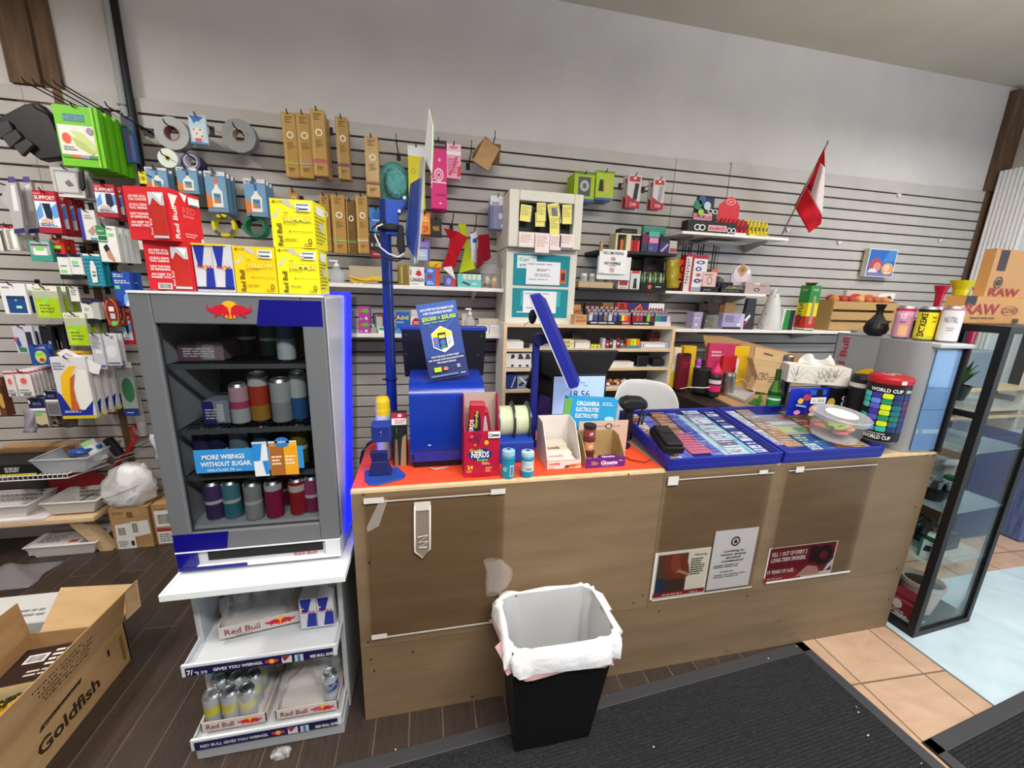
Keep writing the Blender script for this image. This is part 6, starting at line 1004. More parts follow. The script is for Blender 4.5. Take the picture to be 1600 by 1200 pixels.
on(1004,401,1036,ZD+.001,-.13,.03,'dark_pack','dark pack at the back above the glass pipe display','pack','#141212',[('l','#5a2a2a',.2,.4,.8,.7,3)])
mb=MB();mb.grid(lambda a,b:tuple(wy(1040+22*a,404+46*b,-.2-.04*math.sin(a*math.pi)-.008*math.sin(b*14+a*9))),8,10,'#a8962ag');tag(mb.build('yellow_bag',solid=.008),'dull yellow bag standing between the black shelf and the striped box','bag')
# middle right shelf
zb_=ZB+.001;on(1058,405,1072,zb_,YR+.06,.05,'orange_figure','orange and black figure left of the red striped box','figure','#d8481f',[('e','#1a1210',.5,.7,.3,.14),('e','#e8502a',.5,.7,.16,.08),('r','#1a1414',0,0,1,.4),('e','#d8d4d0',.4,.3,.08,.03)],bev=.01)
on(1070,398,1104,zb_,YR+.03,.07,'striped_box','tall white box with a crimson edge and blue emblems','box','#a8243a',[('r','#d8d4d0',.0,.0,.26,.94),('l','#4a4a50',.05,.2,.2,.9,9),('r','#e4e2e4',.36,.03,.98,.9),('o','#3a4a8a',.66,.8,.2,.05,.5),('o','#3a4a8a',.6,.62,.14,.06,.5),('e','#d05a6a',.62,.46,.12,.05),('o','#3a4a8a',.6,.3,.16,.06,.4),('e','#c83a4a',.88,.32,.1,.06),('r','#8aa0c0',.36,.05,.98,.12)])
for k in range(9):u=(1064,1068,1073,1077,1088,1092,1096,1112,1116)[k];a=wy(u,408,YR+.12);b=wy(u+4,381+2*(k%3),YR+.12);mb=MB();mb.tube([(a.x,a.y,zb_+.02),(b.x,b.y,b.z)],.004,'#17171a',6);tag(mb.build('black_stick'),'%s black stick from the left in the bunch behind the striped box'%('first','second','third','fourth','fifth','sixth','seventh','eighth','last')[k],'stick','black sticks behind the striped box')
on(1062,420,1120,zb_,YR+.1,.05,'stick_holder','dark holder of the black sticks behind the striped box','holder','#2a2024',[('r','#e06a2a',.82,.2,1,1)])
on(1098,425,1119,zb_+.03,YR+.02,.01,'pink_card','pale pink card leaning right of the striped box','card','#e0c0ba',[('o','#4a3a3a',.5,.45,.2,.25,.8),('l','#8a6a6a',.1,.75,.9,.9,1)]);on(1097,448,1122,zb_,YR+.01,.04,'card_tray','black tray under the pale pink card','tray','#141416',[('l','#a8a4a0',.1,.3,.7,.6,1)])
q=wy(1124,430,YR+.06);mb=MB();mb.lathe([(.05,0),(.05,.02),(.048,.045),(.035,.07),(.012,.082),(.0001,.083)],'#3a3c3eg',(q.x,YR+.08,zb_+.03),20);tag(mb.build('round_grinder'),'grey domed grinder on the middle right shelf','grinder');on(1112,436,1130,zb_,YR+.05,.06,'grinder_box','black box under the grey domed grinder','box','#1c1c1f',[])
for k in range(5):x=wy(1124+5*k,435,YR+.03).x;mb=MB();mb.lathe([(.012,0),(.013,.02),(.008,.028)],'#26262a',(x,YR+.03,zb_+.045),10);tag(mb.build('ring_box'),'%s of five small black grinders in a row'%('first','second','third','fourth','last')[k],'grinder','small black grinders')
on(1127,446,1164,zb_,YR+.015,.06,'grinder_tray','black display tray with a camouflage pattern under the small grinders','tray','#131315',[('l','#6a6a6a',.05,.15,.95,.4,1),('p','#6f7048',[(.1,.5),(.3,.95),(.6,.8),(.85,.95),(.95,.5)]),('p','#9a9a78',[(.4,.6),(.5,.9),(.7,.7)])])
mb=MB();x0,x1=wy(1144,425,-.2).x,wy(1175,425,-.2).x;z1=wy(1160,408,-.2).z;mb.box(x0,x1,-.2,-.19,zb_,zb_+(z1-zb_)*.6,'#c8b4c8');xm_=(x0+x1)/2;rr_=(x1-x0)*.42;mb.slab([(xm_+rr_*math.cos(i*math.pi/8),-.2005,zb_+(z1-zb_)*.62+rr_*.9*math.sin(i*math.pi/8)) for i in range(16)],(0,1,0),.008,'#d8c8d0');mb.paint((xm_-.05,-.202,z1-.11),(1,0,0),(0,0,1),.1,.1,[('p','#b8905a',[(.5,0),(.95,.5),(.5,1),(.05,.5)]),('p','#8a6a3a',[(.5,.3),(.75,.5),(.5,.7),(.25,.5)])]);q=wy(1170,425,-.203);mb.lathe([(.016,0),(.016,.003)],'#f0f0f0',(q.x,-.2035,q.z),14,'y');tag(mb.build('header_card'),'lilac card with a gold diamond at the back of the middle right shelf','card')
on(1166,441,1201,zb_,YR+.015,.07,'pink_box','dusty pink box at the right end of the middle right shelf','box','#b8a09e',[('o','#3a2f30',.5,.35,.12,.16,.6),('p','#e4dcda',[(.3,.9),(.55,.75),(.6,.95)]),('l','#8a7472',.6,.6,.95,.8,2)],ang=-6)
# long lower right shelf
zc=ZC+.001;y=-.28
on(1083,488,1101,zc,y,.08,'lilac_box','lilac box left of the jar on the long lower shelf','box','#a49cc0',[('l','#e8e4f0',.1,.6,.8,.7,1),('e','#e0d8e8',.3,.25,.12,.08),('p','#17161c',[(.7,0),(1,0),(1,1),(.8,1)])]);on(1129,490,1162,zc,y,.08,'lilac_box','wide lilac box right of the jar on the long lower shelf','box','#a8a0c8',[('l','#4a4660',.1,.45,.6,.9,4),('p','#c8c0dc',[(.7,0),(1,.0),(1,1),(.85,1)]),('r','#1a181e',0,0,.9,.14),('e','#ece8f4',.75,.3,.08,.08)])
t=thing('glass_jar','glass jar of small dark and gold pieces between the two lilac boxes','jar',(wy(1114,500,y).x,y+.04,zc));x0,x1=wy(1103,500,y).x,wy(1126,500,y).x;rr_=(x1-x0)/2;c0=((x0+x1)/2,y+.04,zc)
mb=MB();mb.lathe([(rr_*.9,0),(rr_,.01),(rr_,.08),(rr_*.85,.1)],'#c8ccc8w.25',c0,18,cap=False);mb.build('jar_glass',t);mb=MB();rs=random.Random(2)
for k in range(26):an=rs.uniform(0,6.28);d_=rr_*.75*rs.random()**.5;mb.ball((c0[0]+d_*math.cos(an),c0[1]+d_*math.sin(an),zc+.012+.05*rs.random()),.008,.008,.007,rs.choice(['#8a7a3a','#3a3a34','#b8b0a0','#5a5848']),4)
mb.build('beads',t)['kind']='stuff';mb=MB();mb.lathe([(rr_*.88,.1),(rr_*.9,.125),(.0001,.128)],'#2c2c30',c0,18);mb.build('lid',t)
for u0,v0,u1,c,l in ((1091,474,1103,'#3a2020','dark brown box'),(1104,472,1122,'#4a2a20','red edged box'),(1123,476,1130,'#8a5a30','slim tan box'),(1131,472,1147,'#c8a070','pale wooden box')):on(u0,v0,u1,zc,-.15,.05,'small_box',l+' at the back behind the jar on the long lower shelf','box',c,[('r','#a83a34',.1,.1,.9,.3)])
mb=MB();x0,x1,z0,z1=bb(1162,466,1181,515,y);mb.slab([(x0,y,zc),(x1,y,zc),(x1-.01,y,z1),(x0+.02,y,z1)],(0,1,0),.03,'#2a2c30');mb.front(x0,x1,zc,z1,y,[('p','#e4e2e4',[(.1,.3),(.5,.5),(.6,.42),(.3,.25)]),('p','#a82a34',[(.1,.1),(.5,.25),(.45,.3),(.1,.2)])]);tag(mb.build('black_bag',bevel=.004),'black pouch with white and red shapes left of the pale ornament','pouch')
# pale leaf-like ornament
mb=MB();q=wy(1203,514,y+.04);rs=random.Random(8);mb.lathe([(.075,0),(.07,.06),(.06,.12),(.05,.18),(.035,.24),(.02,.28),(.008,.3)],'#d4d6d4',(q.x-.005,y+.05,zc),16)
for k in range(60):an=rs.uniform(0,6.28);h=rs.random();rad=.074*(1-h*.8);c0=Vector((q.x-.005+rad*math.cos(an),y+.05+rad*math.sin(an),zc+.28*h));d_=Vector((math.cos(an),math.sin(an),.2)).normalized();s_=Vector((-math.sin(an),math.cos(an),0));mb.add([c0-s_*.012,c0+d_*.012-Vector((0,0,.02)),c0+s_*.012,c0+d_*.01+Vector((0,0,.035))],[(0,1,2,3)],rs.choice(['#e8eae8','#b8bcba','#8f9492','#dfe2df']))
tag(mb.build('pale_ornament'),'pale grey and white feathered ornament on the long lower shelf','ornament')
on(1222,483,1241,zc,y,.05,'green_box','white and green striped box right of the pale ornament','box','#d8d8d4',[('p','#1f8a3a',[(.1,0),(.55,0),(.6,.96),(.2,.96)]),('p','#1a1c1a',[(.55,0),(.95,.0),(.98,.96),(.6,.96)])])
acr=[('r','#2f8a3a',0,.62,1,1),('r','#e8d81e',0,.32,1,.62),('r','#c83030',0,.02,1,.32),('r','#e8d8d0',0,.02,1,.05),('t','#e8f0e4','SMOKE',.2,.88,.55,.05)]
mb=MB();x0,x1=wy(1262,480,y-.02).x,wy(1281,480,y-.02).x;z1=wy(1270,446,y-.02).z;xl=wy(1243,480,y-.02).x;w_=.085
mb.T=rotz(-3,(x0,y-.02,0));mb.box(x0-.0,x0+w_,y-.02,y+.07,zc,z1,'#2f8a3a');mb.front(x0,x0+w_,zc,z1,y-.02,acr+[('p','#b8a878',[(.35,.15),(.65,.15),(.62,.75),(.4,.78)]),('r','#8a8a70',.44,.2,.56,.7)]);mb.side(x0,y-.02,y+.07,zc,z1,acr+[('V','#2a2c1a','ACRYLIC',.55,.1,.4,.56)],True);mb.slab([(x0,y+.03,z1+.001),(x0+w_*.9,y+.03,z1+.001),(x0+w_*.8,y+.0,z1+.02),(x0-.03,y+.01,z1+.018)],(0,0,1),.002,'#7a3a2a')
tag(mb.build('acrylic_box'),'tall green, yellow and red carton lettered ACRYLIC','carton')
# picture and wall hooks
x0,x1,z0,z1=bb(1355,389,1399,433,-.06);t=thing('fruit_picture','small canvas of two peaches on blue hung on the right slat wall','picture',((x0+x1)/2,-.05,z0));mb=MB();mb.box(x0,x1,-.06,-.02,z0,z1,'#c8c4b0');mb.build('stretcher',t)
mb=MB();mb.front(x0,x1,z0,z1,-.0605,[('r','#dfe0e4',0,0,1,1),('r','#2f6ab8',.03,.03,.97,.97),('p','#4a84cc',[(.5,.5),(.97,.6),(.97,.97),(.7,.97)]),('r','#7a78b0',.03,.03,.97,.2),('e','#b0505a',.3,.42,.23,.25),('e','#d89080',.36,.36,.14,.16),('e','#d8a070',.74,.3,.22,.22),('e','#e8c49a',.7,.34,.12,.12),('p','#e8d8d8',[(.05,.15),(.4,.16),(.3,.3),(.1,.28)]),('p','#e8d0c0',[(.6,.12),(.9,.14),(.9,.2),(.65,.2)])]);mb.build('canvas',t)
for u,v,l in ((1404,304,'small white hook high above the peach picture'),(1311,378,'small white hook left of the peach picture'),(1468,375,'small white hook right of the peach picture'),(1231,358,'small clear hook near the foot of the flag pole')):
    q=wy(u,v,-.012);mb=MB();mb.slab([(q.x-.022,-.02,q.z+.01),(q.x,-.02,q.z-.022),(q.x+.022,-.02,q.z+.01),(q.x,-.02,q.z)],(0,1,0),.012,'#e2e0de');tag(mb.build('wall_hook'),l,'hook')
# Canadian flag on a pole leaning out from the wall
t=thing('hand_flag','Canadian flag on a thin pole leaning out from the right slat wall','flag',tuple(wy(1222,365,-.2)));a,b=wy(1222,366,-.2),wy(1293,224,-.46)
mb=MB();mb.tube([a,b],.0045,'#8a7a6a',8);mb.lathe([(.0045,0),(.007,.006),(.001,.02)],'#b8a878M',tuple(b),8);mb.build('flag_pole',t)
top_,bot=(1288,231),(1241,322)
def fl_(s,d):  # s along the pole from its top, d out over the cloth
    u=top_[0]+(bot[0]-top_[0])*s;v=top_[1]+(bot[1]-top_[1])*s;y=-.45+.2*s
    lo=[(1288,232),(1289,262),(1288,290),(1285,335),(1283,350),(1264,364)]
    f=s*5;i=min(4,int(f));k=f-i;uu=lo[i][0]+(lo[i+1][0]-lo[i][0])*k;vv=lo[i][1]+(lo[i+1][1]-lo[i][1])*k
    return tuple(wy(u+(uu-u)*d,v+(vv-v)*d,y-.05*math.sin(d*math.pi)*s-.03*math.sin(d*9+s*4)*s))
for nm,s0,s1,c in (('red_band',0,.2,'#b4142af'),('white_band',.2,.64,'#e4d4d4f'),('red_band',.64,1,'#d0202cf')):
    mb=MB();mb.grid(lambda p,r_:fl_(s0+(s1-s0)*r_,p),10,10,c);mb.build(nm,t,solid=.0015)
mb=MB();mb.grid(lambda p,r_:fl_(.0+.64*r_,p*.28) if True else 0,4,8,'#b4142af');mb.v=[(x,y_-.006,z) for x,y_,z in mb.v];mb.build('red_fold',t,solid=.0015)
# ---------------------------------------------------------------- things on the counter
ZT=.9655
def P3(u,v,y):return tuple(wy(u,v,y))
# ticket scanner stand
t=thing('ticket_scanner','small dark blue ticket scanner stand at the left end of the orange top','ticket scanner',(-.15,-1.42,ZT));NV='#1b2f86'
mb=MB();pts=[wz(u,v,ZT) for u,v in ((570,737),(570,753),(577,759),(590,759),(630,749),(634,743),(621,731))];mb.slab([(q.x,max(q.y,-1.512),ZT) for q in pts],(0,0,-1),-.006,'#2448a0');mb.build('base_plate',t,bevel=.002)
ys=-1.41;a,b=wy(581,720,ys),wy(606,720,ys)
mb=MB();zn0=ZT+.0065;mb.hexa([(a.x-.012,ys-.02,zn0),(b.x+.014,ys-.02,zn0),(b.x+.014,ys+.02,zn0),(a.x-.012,ys+.02,zn0),(a.x,ys-.01,zn0+.05),(b.x,ys-.01,zn0+.05),(b.x,ys+.012,zn0+.05),(a.x,ys+.012,zn0+.05)],'#121c5a');mb.hexa([(a.x,ys-.01,zn0+.05),(b.x,ys-.01,zn0+.05),(b.x,ys+.012,zn0+.05),(a.x,ys+.012,zn0+.05),(a.x-.004,ys-.01,zn0+.085),(b.x,ys-.01,zn0+.085),(b.x,ys+.012,zn0+.085),(a.x-.004,ys+.012,zn0+.085)],'#121c5a');mb.build('neck',t,bevel=.003)
x0,x1,z0,z1=bb(580,660,611,692,-1.43);mb=MB();mb.hexa([(x0,-1.43,z0),(x1,-1.43,z0),(x1,-1.39,z0+.01),(x0,-1.39,z0+.01),(x0,-1.445,z1-.008),(x1,-1.445,z1-.008),(x1,-1.40,z1),(x0,-1.40,z1)],'#22398f');mb.front(x0,x1,z0,z1,-1.447,[('r','#e8ecf4',.5,.58,.53,.64),('r','#8a9ad0',.5,.4,.52,.5)]);mb.build('reader_head',t,bevel=.006)
# aerosol
def aero():
    q=wz(598,740,ZT);y=-1.26;x=wy(599,660,y).x;r_=(wy(611,660,y).x-wy(587,660,y).x)/2;h=wy(599,619,y).z-ZT
    t=thing('aerosol_can','white aerosol can with a bright yellow cap at the left of the counter','aerosol can',(x,y,ZT));mb=MB();mb.lathe([(r_*.95,0),(r_,.004),(r_,h*.72),(r_*.9,h*.78)],'#d2d4d6g',(x,y,ZT),20);wrap(mb,'AIR',(x,y,ZT),r_,h*.58,.012,-1.9,.6,'#6a6a70');mb.build('can_body',t)
    mb=MB();mb.lathe([(r_*1.02,h*.73),(r_*1.02,h*.8),(r_*.98,h*.81),(r_*.96,h*.93),(r_*.75,h*.99),(.0001,h)],'#e8c81a',(x,y,ZT),20);mb.build('cap',t)
aero()
on(613,645,636,ZT,-1.34,.03,'cigarette_display','slim dark green and brown pack with a red and white header','pack','#14251c',[('r','#c02a3a',0,.9,1,1),('e','#f0e4e4',.55,.95,.14,.03),('r','#f2eeec',0,.78,1,.9),('l','#c07078',.2,.8,.9,.88,2),('p','#8a6a4c',[(.1,0),(.38,0),(.34,.5),(.2,.52)]),('p','#a88a6a',[(.5,0),(.9,0),(.95,.6),(.7,.55),(.6,.35)]),('r','#5a7a5a',.3,.62,.34,.74)])
mb=MB();mb.tube([(wy(u,v,-1.2).x,-1.2,wy(u,v,-1.2).z) for u,v in ((585,688),(575,694),(567,706),(564,722),(566,738),(576,744))],.006,'#16161e',8);tag(mb.build('black_cable'),'black cable looped beside the ticket scanner stand','cable')
# lottery terminal: blue hood, dark screen back
t=thing('ticket_printer','large royal blue lottery printer hood on the orange counter top','lottery machine',(.065,-1.22,ZT));BL='#06309cg';X0,X1=-.068,.205
prof=[(-1.372,.99),(-1.375,1.03),(-1.371,1.235),(-1.364,1.258),(-1.348,1.276),(-1.325,1.287),(-1.2,1.302),(-1.14,1.296),(-1.115,1.27),(-1.11,.99)]
mb=MB();n=len(prof);vs=[(X0,y,z) for y,z in prof]+[(X1,y,z) for y,z in prof];mb.add(vs,[tuple(range(n)),tuple(range(2*n-1,n-1,-1))],BL);mb.add(vs,[(i,n+i,n+(i+1)%n,(i+1)%n) for i in range(n-1)],BL,True);mb.box(X0+.01,X1-.01,-1.3765,-1.374,1.035,1.037,'#10246e');mb.box(X0+.065,X0+.075,-1.3765,-1.374,1.055,1.058,'#e8ecf4');mb.box(X0+.005,X0+.014,-1.376,-1.372,1.0,1.02,'#0e1a50');mb.build('hood',t)
mb=MB();mb.box(X0+.01,X1-.01,-1.365,-1.115,ZT,.99,'#0c0c10');mb.build('base',t)
mb=MB();mb.tube([(.0,-1.385,.972),(.02,-1.395,.968),(.07,-1.388,.97)],.003,'#b8b4b0',6);mb.build('paper_bail',t)
t=thing('terminal_screen','dark back of the lottery screen standing behind the blue printer hood','screen',(.07,-1.05,ZT));ys=-1.02;x0,x1=wy(628,555,ys).x,wy(759,555,ys).x;z0,z1=wy(695,588,ys).z,wy(695,517,ys).z
mb=MB();mb.hexa([(x0+.01,ys,z0),(x1-.01,ys,z0),(x1-.01,ys+.04,z0),(x0+.01,ys+.04,z0),(x0,ys,z1),(x1,ys,z1),(x1,ys+.04,z1),(x0,ys+.04,z1)],'#06081c');mb.build('screen_back',t,bevel=.003)
mb=MB();mb.box(x0-.004,x1+.004,ys-.006,ys+.046,z1+.0005,z1+.02,'#23389a');mb.build('top_edge',t,bevel=.004)
for u,v in ((634,523),(752,525),(634,553),(747,554),(634,583)):q=wy(u,v,ys-.001);mb=MB();mb.lathe([(.003,0),(.003,.002)],'#9a9ca6M',(q.x,ys-.0025,q.z),8,'y');mb.build('screw',t)
mb=MB();mb.box(.05,.1,ys+.0,ys+.03,.72,z0,'#0b0b12');mb.build('support_post',t)
mb=MB();mb.box(-.02,.17,-1.06,-.95,.70,.72,'#8f8a82');mb.box(.02,.12,-1.06,-.95,0,.70,'#4a4640');tag(mb.build('equipment_stand'),'low stand hidden behind the counter under the lottery screen','stand')
# printed lottery card
a=[P3(672,596,-1.335),P3(733,585,-1.335),P3(720,472,-1.27),P3(652,477,-1.27)];A=[Vector(q) for q in a];r_=(A[1]-A[0]).normalized();u_=(A[3]-A[0]);u_=(u_-r_*u_.dot(r_)).normalized();w_=(A[1]-A[0]).length;h_=(A[3]-A[0]).length;n_=r_.cross(u_);o_=A[0]
mb=MB();mb.slab([o_,o_+r_*w_,o_+r_*w_+u_*h_,o_+u_*h_],-n_,.008,'#162c66')
mb.paint(o_,r_,u_,w_,h_,[('r','#1d3f8c',0,.3,1,.9),('r','#2a56a8',0,.82,1,1),('p','#2450a0',[(.1,.8),(.5,.62),(.9,.8),(.9,.76),(.5,.58),(.1,.76)]),('T','#eef2f6','PLAY LOTTERY FOR YOUR CHANCE TO WIN',.08,.905,.84,.03),('T','#eef2f6','A TRIP TO ANYWHERE IN THE WORLD',.13,.855,.74,.03),('T','#c8e63a','$50,000 + $50,000',.08,.775,.86,.05),('l','#8ac070',.1,.735,.9,.76,1),
    ('p','#f2f2ee',[(.24,.42),(.5,.34),(.76,.42),(.76,.6),(.5,.69),(.24,.6)]),('p','#f0d020',[(.26,.55),(.74,.55),(.74,.59),(.5,.675),(.26,.59)]),('p','#3a72c8',[(.26,.43),(.46,.37),(.46,.55),(.26,.55)]),('r','#c84a3a',.28,.47,.36,.5),('r','#16181c',.4,.4,.6,.6),('r','#e8d040',.42,.53,.58,.57),('e','#2a6ac0',.5,.47,.07,.04),('l','#9aa2ac',.63,.44,.74,.54,4),('r','#4a8a50',.43,.4,.57,.43),
    ('T','#dfe6f0','WITH YOUR DAILY LOTTERY TICKET',.14,.285,.7,.022),('T','#dfe6f0','AND 1 DAY JUST IN FOR YOUR CHANCE TO WIN',.06,.245,.88,.022),('T','#dfe6f0','THE ULTIMATE GETAWAY',.26,.205,.48,.022),('r','#b8d020',.16,.1,.34,.16),('e','#e0784a',.45,.13,.06,.025),('l','#dfe6f0',.74,.12,.86,.17,2),('r','#5a76a8',.06,.035,.74,.06),('l','#dfe6f0',.8,.035,.95,.055,1)])
tag(mb.build('lottery_card'),'dark blue lottery prize card standing on the blue printer hood','card')
# ticket stand: tall blue pole with a swivel sign on top
yp=-1.12;t=thing('ticket_stand','tall dark blue pole with folded display wings rising behind the printer','display stand',(wy(610,700,yp).x,yp,ZT));BP='#11286eg';mb=MB();xp=wy(610,560,yp).x;mb.lathe([(.0205,0),(.0205,.97)],BP,(xp,yp,ZT),20);mb.lathe([(.035,0),(.035,.02),(.024,.07),(.0205,.12)],BP,(xp-.004,yp,ZT),16);mb.build('pole',t)
for v in (443,594):z=wy(610,v,yp).z;mb=MB();mb.lathe([(.024,0),(.024,.008)],'#0c1230',(xp,yp,z),16);mb.tube([(xp-.02,yp,z+.004),(xp-.035,yp,z+.004)],.004,'#0c1230',6);mb.build('cable_clip',t)
mb=MB();mb.slab([P3(u,v,yp-.02) for u,v in ((601,310),(634,313),(633,322),(622,335),(622,368),(602,366))],(0,1,0),.05,'#1c4ab4');mb.build('bracket',t,bevel=.004)
for u,v in ((624,330),(632,309)):q=wy(u,v,yp-.022);mb=MB();mb.lathe([(.006,0),(.006,.004)],'#dfe4ec',(q.x,q.y-.004,q.z),10,'y');mb.build('bolt',t)
mb=MB();mb.box(xp-.03,xp+.045,yp-.035,yp+.03,wy(610,356,yp).z-.012,wy(610,356,yp).z+.012,'#0d0f1c');mb.slab([P3(u,v,yp-.03) for u,v in ((622,350),(630,352),(633,392),(624,398),(619,384))],(0,1,0),.03,'#101016');mb.build('clamp',t,bevel=.004)
mb=MB();mb.tube([P3(u,v,yp-.06) for u,v in ((602,347),(592,348),(582,356),(580,372),(588,390),(602,403),(620,408),(632,402))],.0035,'#15151a',8);mb.tube([P3(u,v,yp-.07) for u,v in ((598,350),(589,354),(586,368),(594,386),(606,396),(622,402),(631,396))],.003,'#d8dade',8);mb.build('cable',t)
W1,W2=yp-.02,yp-.15
mb=MB();mb.slab([P3(641,287,W1),P3(656,278,W2),P3(652,358,W2),P3(646,400,W2),P3(636,384,W1),P3(633,366,W1)],(1,.3,0),.006,'#24408c');mb.build('wing_panel',t)
mb=MB();mb.slab([P3(655,250,W1),P3(663,244,W2),P3(660,330,W2),P3(651,412,W2),P3(642,408,W1),P3(651,330,W1)],(1,.2,0),.004,'#b8c4d0w.45');mb.build('clear_wing',t)
mb=MB();mb.slab([P3(672,170,W1-.05),P3(677,196,W2-.05),P3(676,240,W2-.05),P3(674,272,W2-.05),P3(664,246,W1-.05)],(1,.3,0),.003,'#7f9a3a');mb.slab([P3(671,170,W1-.05),P3(677,197,W2-.05),P3(675,270,W2-.05),P3(663,246,W1-.05)],(-1,-.3,0),.002,'#dfe4e6');mb.build('header_sign',t)
mb=MB();mb.lathe([(.01,0),(.012,.02)],'#b8bcc4M',P3(646,412,W2),10);mb.build('lock_knob',t)
# candy rope carton
x0,x1=.121,.247;yf=-1.475;z1=wy(750,612,yf+.1).z;zf=wy(750,674,yf).z;t=thing('candy_carton','tall crimson candy rope display carton in front of the blue printer hood','candy carton',((x0+x1)/2,yf+.06,ZT));CRM='#b01038'
mb=MB();mb.box(x0,x1,yf,yf+.003,ZT,zf,CRM);mb.box(x0,x1,yf+.09,yf+.093,ZT,z1,'#b9a39a');mb.box(x0,x1,yf+.0035,yf+.0895,ZT,ZT+.003,CRM)
for x in (x0,x1-.003):mb.slab([(x,yf+.003,ZT),(x,yf+.0895,ZT),(x,yf+.0895,z1),(x,yf+.05,z1),(x,yf+.02,zf+.01),(x,yf+.003,zf)],(1,0,0),.003,CRM)
mb.front(x0,x1,ZT,zf,yf,[('p','#8a1030',[(.1,.8),(.4,.7),(.5,.95),(.2,.98)]),('e','#1a2f7a',.45,.5,.34,.14),('T','#e8d82a','Gordie',.16,.56,.36,.07),('T','#f0f0f4','NERDS',.2,.44,.5,.13),('T','#7ad030','Rope',.36,.36,.3,.07),('e','#e8b820',.62,.76,.06,.05),('e','#d84a7a',.2,.9,.05,.04),('e','#7a1a5a',.4,.85,.04,.04),('e','#e06a3a',.3,.72,.04,.03),('l','#e8c0cc',.5,.28,.8,.34,2),('T','#f0d840','24',.08,.2,.16,.08),('l','#d8b040',.06,.12,.22,.18,2),('l','#d8b040',.6,.12,.8,.24,3),('l','#8a1030',.2,.02,.8,.08,1),('r','#e8e6e2',.66,.86,1,1),('o','#3a4a50',.73,.92,.05,.04,.6),('r','#3a4a50',.78,.9,.97,.94)]);mb.build('carton_body',t)
for k,(xa,xb,c,zz_) in enumerate(((.012,.066,'#b01030',.0),(.072,.118,'#9a1030',-.03))):
    mb=MB();x,y=x0+xa,yf+.03+.02*k;h=z1-ZT-.02+zz_;mb.T=rotax((3,-9)[k],((x0+x0+xa+xb)/2,y,ZT+.06),'Y');mb.box(x,x0+xb,y,y+.025,ZT+.06,ZT+h,c);mb.front(x,x0+xb,ZT+.06,ZT+h,y,[('e','#1a1a3a',.5,.55,.3,.3),('V','#e8e8f0','NERDS',.3,.4,.26,.3),('V','#d8d030','Gordie',.55,.55,.2,.3),('r','#d04a5a',0,.94,1,1)] if k == 0 else [('r','#b8b4b4',.2,.4,.75,.85),('r','#d8d4d4',.25,.45,.4,.8),('r','#c83a4a',0,.92,1,1)])
    tag(mb.build('candy_pack',bevel=.006),('red rope candy pack with a NERDS badge sticking out of the crimson carton','rope candy pack showing its silver back in the crimson carton')[k],'candy pack','candy packs in the crimson carton')
# ticket reels
yc=-1.3;cx=.262;t=thing('ticket_reels','pair of pale green ticket reels in a blue holder behind the gum bottles','ticket reels',(.33,yc,ZT));zc_=1.115;rr_=.078
for k in range(2):mb=MB();xa=cx+.008+.062*k;mb.lathe([(.06,0),(.061,.011),(.0605,.012),(.061,.023),(.0605,.024),(.061,.035),(.0605,.036),(.061,.05),(.06,.052)],'#c3d0ac',(xa,yc,zc_),36,'x');mb.build('ticket_roll',t)
for k,xa in enumerate((cx,cx+.0615,cx+.124)):mb=MB();mb.lathe([(.012,0),(rr_,0),(rr_,.005),(.012,.005)],'#1e2a30g' if k else '#2f4a7ag',(xa,yc,zc_),40,'x',False);mb.lathe([(rr_*.82,-.0004),(rr_*.86,-.0004)],'#b8bcc0',(xa,yc,zc_),40,'x',False);mb.build('reel_rim',t)
mb=MB();mb.hexa([(cx-.012,yc-.075,ZT),(cx+.14,yc-.075,ZT),(cx+.14,yc+.075,ZT),(cx-.012,yc+.075,ZT),(cx-.012,yc-.085,zc_-.06),(cx+.14,yc-.085,zc_-.06),(cx+.14,yc+.085,zc_-.02),(cx-.012,yc+.085,zc_-.02)],'#1c3fa0');mb.build('holder',t,bevel=.006)
# gum bottles
for k,(u,u0,u1,v0,l) in enumerate(((794,780,808,700,'teal gum bottle with a label panel, left of two'),(824,810,838,702,'teal and silver gum bottle, right of two'))):
    y=-1.487;x=wy(u,725,y).x;r_=.0245;h=wy(u,v0,y).z-ZT-.004;c0=(x,y,ZT);t=thing('gum_bottle',l,'gum bottle',c0,'gum bottles');mb=MB();tl='#1d86a8'
    mb.lathe([(r_*.8,0),(r_*.98,.005),(r_,h*.25),(r_*.95,h*.5),(r_*.98,h*.66),(r_*1.02,h*.74),(r_*.9,h*.8)],tl,c0,22,mats=[tl,tl,'#c0c6ca' if k else tl,'#c0c6ca' if k else tl,tl,tl]);a0=-1.57
    if k == 0:mb.add([(x+(r_+.0008)*math.cos(a),y+(r_+.0008)*math.sin(a),ZT+z) for z in (.012,h*.5) for a in (-1.5,-1.3,-1.1,-.9)],[(0,1,5,4),(1,2,6,5),(2,3,7,6)],'#d8e4e8');mb.add([(x+(r_+.0014)*math.cos(a),y+(r_+.0014)*math.sin(a),ZT+z) for z in (.015,h*.47) for a in (-1.42,-1.2,-1.0)],[(0,1,4,3),(1,2,5,4)],'#5a7a80');wrap(mb,'ICE',c0,r_,h*.3,.014,-2.5,.5,'#eef4f6')
    else:wrap(mb,'GUM',c0,r_*.98,h*.56,.01,-1.95,.6,'#eef4f6');wrap(mb,'PEPPERMINT',c0,r_*.98,h*.32,.006,-2.0,.9,'#4a5a60')
    mb.build('bottle_body',t);mb=MB();mb.lathe([(r_*.93,h*.79),(r_*.98,h*.82),(r_*.95,h*.96),(r_*.5,h),(.0001,h)],'#8fb8cc' if k == 0 else '#a8c4d0',c0,22);mb.lathe([(r_*.35,h+.0006),(.0001,h+.0006)],'#2a4a7a',c0,14,cap=False);mb.build('lid',t)
